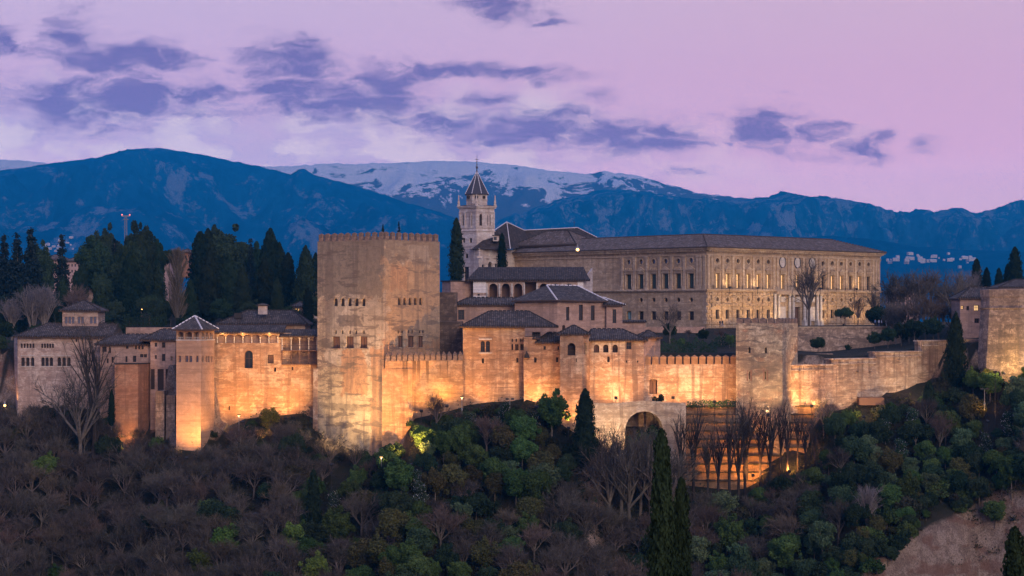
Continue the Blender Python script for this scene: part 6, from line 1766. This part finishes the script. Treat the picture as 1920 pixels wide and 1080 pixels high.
# -- single trees on the slope that stand out
for px, d, yt, k, lab, wd in [
    (176, 14, 562, 'bare_tall', 'very tall bare tree before the pale palace', .8), (150, 16, 640, 'bare_open', 'bare tree beside the very tall one', .8), (618, 14, 793, 'bare_open', 'bare tree with a round crown before the tower foot', 1.0), (665, 12, 815, 'bare_open', 'thin bare tree at the tower foot', .8), (820, 10, 722, 'bare_brown', 'bare brown tree before the crenellated wall', .8),
    (1035, 8, 732, 'green', 'big dark green bush tree under the palace annex', .9), (505, 7, 762, 'yellow', 'yellow green tree lit by the garden lamp', 1.0), (1545, 7, 722, 'bare_open', 'fine bare tree silhouetted on the bright stepped wall', .8), (1850, 8, 690, 'yellow', 'bright yellow green bush lit below the bastion', 1.1), (1868, 6, 705, 'yellow', 'small glowing green bush below the bastion', 1.0), (1825, 9, 690, 'spring', 'pale green bush beside the glowing ones', .9),
    (752, 34, 842, 'green', 'fresh green tree in the middle of the slope', 1.1), (85, 24, 850, 'spring', 'bright green tree alone in the leafless wood', 1.2), (375, 58, 1030, 'spring', 'fresh green tree low in the leafless wood', 1.2), (548, 48, 978, 'spring', 'light green tree near the lower cypress', 1.0), (590, 58, 1035, 'spring', 'light green tree at the lower edge by the cypress', 1.0),
    (425, 44, 985, 'spring', 'low flat green tree in the leafless wood', 1.2), (635, 40, 950, 'green', 'dull green tree beside the lower cypress', 1.0), (745, 36, 915, 'dark', 'rounded dark green tree mid slope', 1.0), (1000, 30, 880, 'green', 'leafy green tree mid slope below the annex', 1.0),
    (885, 44, 958, 'olive', 'brownish green tree mid slope', 1.0), (910, 54, 1005, 'olive', 'olive brown tree lower on the slope', 1.0), (680, 58, 1010, 'olive', 'olive green tree at the lower edge', 1.0), (1525, 38, 950, 'sage', 'pale sage green tree above the scarp', 1.1), (1310, 50, 1000, 'sage', 'soft green tree behind the near cypresses', .9), (1385, 52, 1015, 'sage', 'soft green tree at the lower edge past the cypresses', .9),
    (1470, 48, 1000, 'green', 'fresh green tree below the sage one', 1.0), (1370, 40, 965, 'green', 'green tree under the lit terraces', 1.0), (1625, 33, 930, 'bare_pale', 'pale stemmed leafless tree over the scarp', .9), (440, 12, 812, 'bare_open', 'bare tree under the garden lamp', .9), (1400, 10, 738, 'bare_tall', 'tall bare tree before the wall tower', .8)]:
    if d >= 20: plant_fit(k, px, yt, lab, wd)
    else: plant_top(k, px, interp(px, YW) - d, yt, lab, wide=wd)
for px, d, yt, lab in [(880, 7, 772, 'white blossoming shrub below the crenellated wall end'), (945, 6, 750, 'tall white blossoming shrub under the palace house'), (925, 9, 780, 'small white blossoming shrub between two taller ones'), (1000, 8, 760, 'white flecked shrub beside the big green bush'), (778, 6, 768, 'white blossoming shrub at the tower spur'), (1712, 9, 732, 'blossoming shrub before the stepped wall streaks'), (1660, 9, 748, 'yellowish blossoming shrub below the second wall step'), (1628, 26, 935, 'blossoming shrub above the scarp'),
                       (1740 + 75, 16, 745, 'white flecked shrub under the ragged cypress'), (1850, 20, 760, 'white flecked shrub below the double lamp'), (1890, 18, 755, 'tall flecked shrub near the bastion slope'), (850, 34, 868, 'pale flecked shrub mid slope'), (790, 38, 900, 'grey flecked shrub beside the dark green tree'), (1690, 24, 820, 'flecked shrub left of the dark cypress'.replace('left of', 'beside')), (625, 34, 905, 'flecked shrub next to the lower cypress')]:
    plant_fit('blossom', px, yt, lab, 1.0)
# tall bare trees before the lit terraces
for px in (1300, 1322, 1342, 1365, 1385, 1402, 1424, 1440, 1458, 1476, 1494, 1514, 1275, 1526):
    d = random.uniform(9, 17)
    plant_top('bare_tall', px + random.uniform(-5, 5), 387.5 - (d - 9) * .6, random.uniform(745, 800) - (20 if 1380 < px < 1460 else 0), 'tall leafless tree silhouetted against the orange lit terraces', group='bare trees before the lit terraces', wide=.75)
for px, yt in ((1190, 800), (1222, 790), (1207, 812)):
    plant('shrub', px, 392.8, PZ(yt, 392.8) - PZ(850, 392.8), 'dark bush inside the bridge arch', 'bushes inside the bridge arch', z=PZ(852, 392.8), wide=.8, var=0)
for px in (1120, 1140, 1165, 1182, 1200, 1222, 1243, 1258):
    plant_top('bare_open', px, 382 - random.uniform(0, 5), random.uniform(785, 805), 'leafless tree before the stone bridge', group='bare trees before the bridge', wide=.9)

# -- the wood on the slope
LIM = [(-50, 742), (0, 748), (60, 748), (100, 742), (180, 762), (215, 790), (265, 792), (300, 812), (330, 828), (380, 826), (403, 800), (430, 788), (560, 778), (583, 842), (720, 845), (770, 785), (868, 762), (930, 758), (1000, 760), (1040, 772),
       (1060, 800), (1105, 800), (1115, 838), (1280, 850), (1300, 870), (1400, 915), (1500, 880), (1530, 790), (1560, 772), (1640, 760), (1700, 748), (1775, 725), (1838, 700), (1950, 670)]
rs = random.Random(11)
def region(px, py):
    if px < 560: t = [('bare', 62), ('bare_brown', 14), ('dark', 8), ('green', 3), ('olive', 3)] if py > 800 else [('bare', 55), ('bare_brown', 20), ('dark', 18)]
    elif px < 1130: t = [('bare', 20), ('bare_brown', 8), ('dark', 20), ('green', 32), ('olive', 16), ('sage', 6), ('shrub', 8)] if py < 960 or px < 1000 else [('bare', 70), ('bare_brown', 15), ('dark', 8)]
    elif px < 1330: t = [('bare', 66), ('bare_brown', 18), ('dark', 8), ('green', 6)]
    elif px < 1500: t = [('bare', 34), ('bare_brown', 8), ('dark', 22), ('green', 22), ('sage', 16)]
    else: t = [('dark', 44), ('green', 26), ('sage', 16), ('bare', 11), ('bare_brown', 3), ('olive', 6)]
    r = rs.uniform(0, sum(w for _, w in t))
    for k, w in t:
        r -= w
        if r <= 0: return k
    return 'bare'
LABS = {'bare': 'leafless grey brown tree of the dense wood below the walls', 'bare_brown': 'leafless browner tree of the dense wood below the walls', 'dark': 'dark evergreen tree on the shaded slope below the walls', 'green': 'mid green leafy tree on the slope below the walls', 'olive': 'olive brown leafy tree on the slope below the walls',
        'sage': 'soft grey green tree on the slope below the walls', 'shrub': 'low leafy shrub on the slope below the walls'}
GRP = {'bare': 'grey bare trees of the wood', 'bare_brown': 'brown bare trees of the wood', 'dark': 'dark evergreens on the slope', 'green': 'green trees on the slope', 'olive': 'olive trees on the slope', 'sage': 'grey green trees on the slope', 'shrub': 'shrubs on the slope'}
placed = [(a, b) for a, b, _ in TREES if b < 420]
tries = 0; count = 0
while tries < 16000 and count < 715:
    tries += 1
    px = rs.uniform(-60, 1980); d = rs.uniform(3, 70)
    Y = interp(px, YW) - d
    if 1110 < px < 1530: Y = 384 - d * .8
    X = PX(px, Y)
    u = CX + X * 9
    if u > 1500 and d > interp(u, SCARP) - 2: continue
    z = ground(X, Y)
    pyb = HZ - z / Y * F
    if pyb > 1170: continue
    k = region(px, pyb)
    h = rs.uniform(6.5, 10.5) if k.startswith('bare') else rs.uniform(4.5, 8.0)
    if k == 'shrub': h = rs.uniform(2, 3.5)
    lim = interp(px, LIM) + rs.uniform(0, 8)
    hmax = PZ(lim, Y) - z
    if hmax < 1.6: continue
    if h > hmax:
        h = hmax
        if h < 4: k = 'shrub' if not k.startswith('bare') or rs.random() < .6 else k
    md = 2.0 if k == 'shrub' else 3.2
    if any((X - a) ** 2 + (Y - b) ** 2 < md * md for a, b in placed): continue
    if any(beam_gap(q_, X, Y) < 2.6 and (k not in ('shrub',) or h > 2.0) for q_ in FLOODS): continue
    placed.append((X, Y)); count += 1
    plant(k, px, Y, h, LABS[k], GRP[k], z=z, wide=rs.uniform(.9, 1.2))
NX = []
# low growth at the lip of the scarp and under the terraces
for i in range(150):
    if i < 95:
        px = rs.uniform(1540, 1960); Y0 = interp(px, YW); X = PX(px, Y0 - 35); u = CX + X * 9
        Y = interp(u, YW) - interp(u, SCARP) + rs.uniform(1.2, 15); k = rs.choice(('shrub', 'dark', 'green', 'shrub', 'sage', 'olive')); h = rs.uniform(2.2, 5.2)
    else:
        px = rs.uniform(1285, 1525); Y = rs.uniform(366, 384); k = rs.choice(('shrub', 'dark', 'bare', 'green', 'shrub')); h = rs.uniform(2.5, 5.5)
    X = PX(px, Y)
    if any((X - a) ** 2 + (Y - b) ** 2 < 2.6 for a, b in placed): continue
    if any(beam_gap(q_, X, Y) < 2.4 for q_ in FLOODS): continue
    NX.append((px, Y, HZ - ground(X, Y) / Y * F)); placed.append((X, Y)); plant(k, px, Y, h, LABS[k], GRP[k], wide=rs.uniform(.9, 1.25))
def bank(n, px0, px1, where, kinds, h0, h1):
    for i in range(n):
        px = rs.uniform(px0, px1); Y = where(px); k = rs.choice(kinds)
        plant(k, px, Y, rs.uniform(h0, h1), LABS[k], GRP[k], wide=rs.uniform(.9, 1.3))
def lip(px):
    Y = 370.0
    for _ in range(4): u = CX + PX(px, Y) * 9; Y = interp(u, YW) - interp(u, SCARP)
    return Y + rs.uniform(-1.0, 9.0) ** 1.0
bank(64, 1590, 1960, lip, ('shrub', 'dark', 'shrub', 'green', 'olive'), 2.2, 4.6)
bank(30, 1285, 1535, lambda px: rs.uniform(378.5, 384.5), ('shrub', 'dark', 'shrub', 'green'), 2.0, 3.4)
bank(22, 1290, 1530, lambda px: rs.uniform(372, 380), ('bare', 'bare_brown', 'bare'), 4.5, 7.0)
# undergrowth that nobody could count
Ps = []
for i in range(11000):
    px = rng.uniform(-80, 2000); d = rng.uniform(0.5, 75); Y = interp(px, YW) - d
    X = PX(px, Y); u = CX + X * 9
    if u > 1500 and d > interp(u, SCARP) - 1 and rng.random() > .05: continue
    if 1105 < px < 1535 and Y > 388: continue
    if any(beam_gap(q_, X, Y) < 1.8 for q_ in FLOODS): continue
    z = ground(X, Y); r = rng.uniform(.5, 1.9); n = 24
    q = rng.normal(0, .5, (n, 3)) * r; q[:, 2] = np.abs(q[:, 2]) * .9
    Ps.append(q + np.array([X, Y, z]))
P = np.concatenate(Ps)
me = quads_mesh('undergrowth', leaf_quads(P, np.tile([0, -.4, 1.0], (len(P), 1)), .34), 'leaf_under')
o = bpy.data.objects.new('undergrowth', me); COL.objects.link(o); tag(o, 'dark undergrowth covering the slope between the trees', 'undergrowth', kind='stuff')


# ------------------------------------------------------------------ lamps
NL = [0]
def flood(px, py, Y, tx, ty, tY, power, ang=75, blend=.8, label=None, col=(1.0, .46, .125), zoff=None, fixture=True, rad=.35, on=None):
    X = PX(px, Y); z = PZ(py, Y)
    if fixture: z = min(max(z, ground(X, Y) + 2.4), ground(X, Y) + (8.0 if power > 30000 else 4.0))
    zg = ground(X, Y) if fixture else z - 1.4
    if on is not None: zg = PZ(on + 5, Y); z = zg + 1.3; zg = min(zg, ground(X, Y))
    p = Vector((X, Y, z)); t = Vector((PX(tx, tY), tY, PZ(ty, tY)))
    d = (t - p).normalized()
    L = bpy.data.lights.new('flood_lamp', 'SPOT'); L.energy = power; L.color = col; L.spot_size = math.radians(ang); L.spot_blend = blend; L.shadow_soft_size = rad
    o = bpy.data.objects.new('flood_lamp', L); COL.objects.link(o)
    r = empty('floodlight', tuple(p), label, 'floodlight')
    o.parent = r; o.rotation_euler = d.to_track_quat('-Z', 'Y').to_euler(); o.location = d * .45
    yaw = Vector((d.x, d.y)).normalized()
    mb = MB()
    c = p - d * .1
    side = Vector((-yaw.y, yaw.x, 0)); up = side.cross(d).normalized() * -1
    def bx(mb, c, a, b, e):
        q = [c + d * (i * a) + side * (j * b) + up * (k * e) for k in (-1, 1) for i, j in ((-1, -1), (1, -1), (1, 1), (-1, 1))]
        for ids in ((0, 1, 5, 4), (1, 2, 6, 5), (2, 3, 7, 6), (3, 0, 4, 7), (4, 5, 6, 7), (3, 2, 1, 0)): mb.face([q[i] for i in ids])
    bx(mb, c, .16, .32, .24); bx(mb, c - d * .2, .06, .2, .16); mb.build('housing', 'dark_metal', r)
    mb = MB(); q = c + d * .17
    mb.face([q + side * .28 + up * .2, q - side * .28 + up * .2, q - side * .28 - up * .2, q + side * .28 - up * .2]); mb.build('lens', 'lamp_lens', r)
    mb = MB(); mb.tube(p - Vector((0, 0, .2)), (p.x, p.y, zg - .3), .05, .07, 6); mb.box((p.x, p.y, p.z - .25), (.7, .06, .06), (yaw.y, -yaw.x)); mb.build('stand', 'dark_metal', r)
    return r
for q_ in FLOODS: flood(**q_)
# palace lights: on the terrace ground and along the ledge
for i, (u, lab) in enumerate(((4.5, 'near the corner'), (15, 'below the fourth window'), (25.5, 'beside the portal'), (47, 'past the portal'), (62, 'near the far end'))):
    c = along(pc, tw, u, 7.0)
    tq = along(pc, tw, u, 0)
    f = flood(CX + c.x / c.y * F, HZ - (-4.0) / c.y * F, c.y, CX + tq.x / tq.y * F, HZ - 4.5 / tq.y * F, tq.y, 3200, 120, fixture=False, label='terrace floodlight of the stone palace ' + lab, col=(1.0, .6, .24))
for i, (u, lab) in enumerate(((7, 'at the corner'), (18, 'in the middle of the first wing'), (44, 'in the second wing'), (60, 'at the far end'))):
    c = along(pc, tw, u, 1.6); tq = along(pc, tw, u, -.2)
    flood(CX + c.x / c.y * F, HZ - 5.6 / c.y * F, c.y, CX + tq.x / tq.y * F, HZ - 9.5 / tq.y * F, tq.y, 260, 150, fixture=False, label='ledge floodlight of the stone palace ' + lab, col=(1.0, .64, .28))
# warm lamps under the gallery eaves
def small_lamp(name, p, power, label, cat='lamp', col=(1, .6, .25), r=.12):
    e = empty(name, tuple(p), label, cat)
    L = bpy.data.lights.new('bulb_light', 'POINT'); L.energy = power; L.color = col; L.shadow_soft_size = .1
    o = bpy.data.objects.new('bulb_light', L); COL.objects.link(o); o.parent = e; o.location = (0, -.35, -.1)
    mb = MB(); mb.lathe((p.x, p.y, p.z - r), [(0, 0), (r * .8, r * .3), (r, r), (r * .6, r * 1.8), (0, r * 2)], 10); mb.build('bulb', 'lamp_lens', e)
    mb = MB(); mb.lathe((p.x, p.y, p.z + r * .8), [(r * .3, 0), (r * 1.4, 0), (r * .4, r), (r * .2, r * 2.5)], 8); mb.build('cap', 'grey_metal', e)
    return e
for k, (x, lab) in enumerate(((418, 'nearest the slender tower'), (455, 'in the middle'), (505, 'at the balcony end'))):
    small_lamp('eave_lamp', Vector((PX(x, 411.5), 411.45, PZ(626, 411.5))), 120, 'small warm lamp under the gallery eaves ' + lab, r=.05)
small_lamp('roof_lamp', Vector((PX(1083, 493), 493.0, PZ(468, 493))), 250, 'bright bulb glowing on the brown palace roof edge', r=.42)
small_lamp('garden_lamp', Vector((PX(266, 470), 470, PZ(580, 470))), 60, 'tiny garden lamp glowing between the hedges', r=.1)
small_lamp('tower_lamp', Vector((PX(386, 406), 405.3, PZ(626, 405))), 60, 'small lamp inside the open gallery of the slender tower')
for x, lab in ((9, 'beside the pale palace end'),): small_lamp('path_lamp', Vector((PX(x, 424), 424, PZ(760, 424))), 40, 'glowing path lamp ' + lab, r=.3)
def post(px, ytop, Y, ybase, label, heads=1, on=True):
    z1, z0 = PZ(ytop, Y), PZ(ybase, Y); X = PX(px, Y)
    r = empty('street_lamp', (X, Y, z0), label, 'street lamp')
    mb = MB(); mb.tube((X, Y, z0 - 1), (X, Y, z1), .09, .06, 8); mb.lathe((X, Y, z0), [(.18, 0), (.18, .4), (.1, .55)], 8); mb.build('pole', 'grey_metal', r)
    for s in ((0,) if heads == 1 else (-.55, .55)):
        mb = MB(); mb.box((X + s, Y, z1 + .12), (.75, .45, .16)); mb.box((X + s, Y, z1 + .24), (.5, .3, .1)); mb.build('head', 'dark_metal', r)
        mb = MB(); mb.box((X + s, Y - .02, z1 + .0), (.55, .36, .10)); mb.build('lens', 'lamp_lens' if on else 'pane_glass', r)
    if on:
        L = bpy.data.lights.new('bulb_light', 'POINT'); L.energy = 90; L.color = (1, .7, .35); L.shadow_soft_size = .15
        o = bpy.data.objects.new('bulb_light', L); COL.objects.link(o); o.parent = r; o.location = (0, -.1, z1 - z0 - .25)
post(448, 779, 401, 808, 'lit street lamp on the grassy bank under the gallery wall')
post(866, 745, 393, 770, 'lit street lamp below the crenellated wall end')
post(715, 857, 380, 884, 'lit street lamp at the foot of the tallest tower')
post(956, 749, 392, 775, 'unlit double headed lamp under the palace house', 2, False)
post(1846, 730, 392, 760, 'unlit double headed lamp below the glowing bushes', 2, False)
# ------------------------------------------------------------------ people on the terrace
def person(px, Y, z, rz, top, low, label, h=1.72, arm=0.2, step=.15):
    s = h / 1.72
    V = [(0, 0, .92), (0, 0, 1.15), (0, 0, 1.40), (0, -.01, 1.50), (0, -.02, 1.62), (0, -.01, 1.70),
         (-.10, 0, .86), (-.11, -step, .48), (-.11, -step * .6, .07), (-.11, -step * .6 - .14, .04), (.10, 0, .86), (.11, step * .6, .48), (.11, step, .07), (.11, step - .14, .04),
         (-.19, 0, 1.38), (-.24, .02, 1.10), (-.23, -arm, .88), (-.23, -arm - .05, .80), (.19, 0, 1.38), (.24, .02, 1.10), (.23, -arm * .6, .86), (.23, -arm * .6 - .04, .78)]
    Ed = [(0, 1), (1, 2), (2, 3), (3, 4), (4, 5), (0, 6), (6, 7), (7, 8), (8, 9), (0, 10), (10, 11), (11, 12), (12, 13), (2, 14), (14, 15), (15, 16), (16, 17), (2, 18), (18, 19), (19, 20), (20, 21)]
    R = [.15, .14, .15, .06, .10, .09, .09, .065, .045, .04, .09, .065, .045, .04, .065, .05, .038, .04, .065, .05, .038, .04]
    me = bpy.data.meshes.new('person'); me.from_pydata([tuple(c * s for c in v) for v in V], Ed, [])
    o = bpy.data.objects.new('person', me); COL.objects.link(o)
    sk = o.modifiers.new('skin', 'SKIN'); o.modifiers.new('sub', 'SUBSURF').levels = 1
    lay = me.skin_vertices[0].data if me.skin_vertices else None
    if lay is None:
        bpy.context.view_layer.objects.active = o; lay = me.skin_vertices[0].data
    for i, d in enumerate(lay): d.radius = (R[i] * s, R[i] * s * .8); d.use_root = (i == 0)
    dg = bpy.context.evaluated_depsgraph_get(); ev = o.evaluated_get(dg); m2 = bpy.data.meshes.new_from_object(ev)
    o.modifiers.clear(); o.data = m2
    m2.materials.clear()
    for k in (top, low, 'skin', 'cloth_dark'): m2.materials.append(MATS[k])
    for f in m2.polygons:
        c = f.center / s
        f.material_index = 3 if c.z > 1.64 and c.y > -.06 else 2 if c.z > 1.47 or (abs(c.x) > .19 and c.z < .93) else 0 if c.z > .92 else 3 if c.z < .09 else 1
    o.location = (PX(px, Y), Y, z); o.rotation_euler = (0, 0, rz)
    tag(o, label, 'person')
for px, Y, top, low, lab, rz in ((1641, 455.5, 'cloth_blue', 'cloth_dark', 'person in blue top leaning at the terrace edge', 2.8), (1648, 456.5, 'cloth_white', 'cloth_blue', 'person in white top and jeans on the terrace', .4), (1653, 456, 'cloth_white', 'cloth_dark', 'person in white top and dark trousers on the terrace', 1.2),
                                 (1662, 456.5, 'cloth_white', 'cloth_white', 'person dressed all in white on the terrace', 3.4), (1669, 457, 'cloth_blue', 'cloth_blue', 'person dressed in blue at the end of the terrace', .2)):
    person(px, Y, PZ(612.5, 455) + .02 - .0, rz, top, low, lab)
person(1350, 466, PZ(613, 468) , .5, 'cloth_dark', 'cloth_dark', 'dark clothed person standing under the palace corner')
person(1354.5, 466.3, PZ(613, 468), 5.6, 'cloth_dark', 'cloth_blue', 'person in dark top and blue trousers under the palace corner')
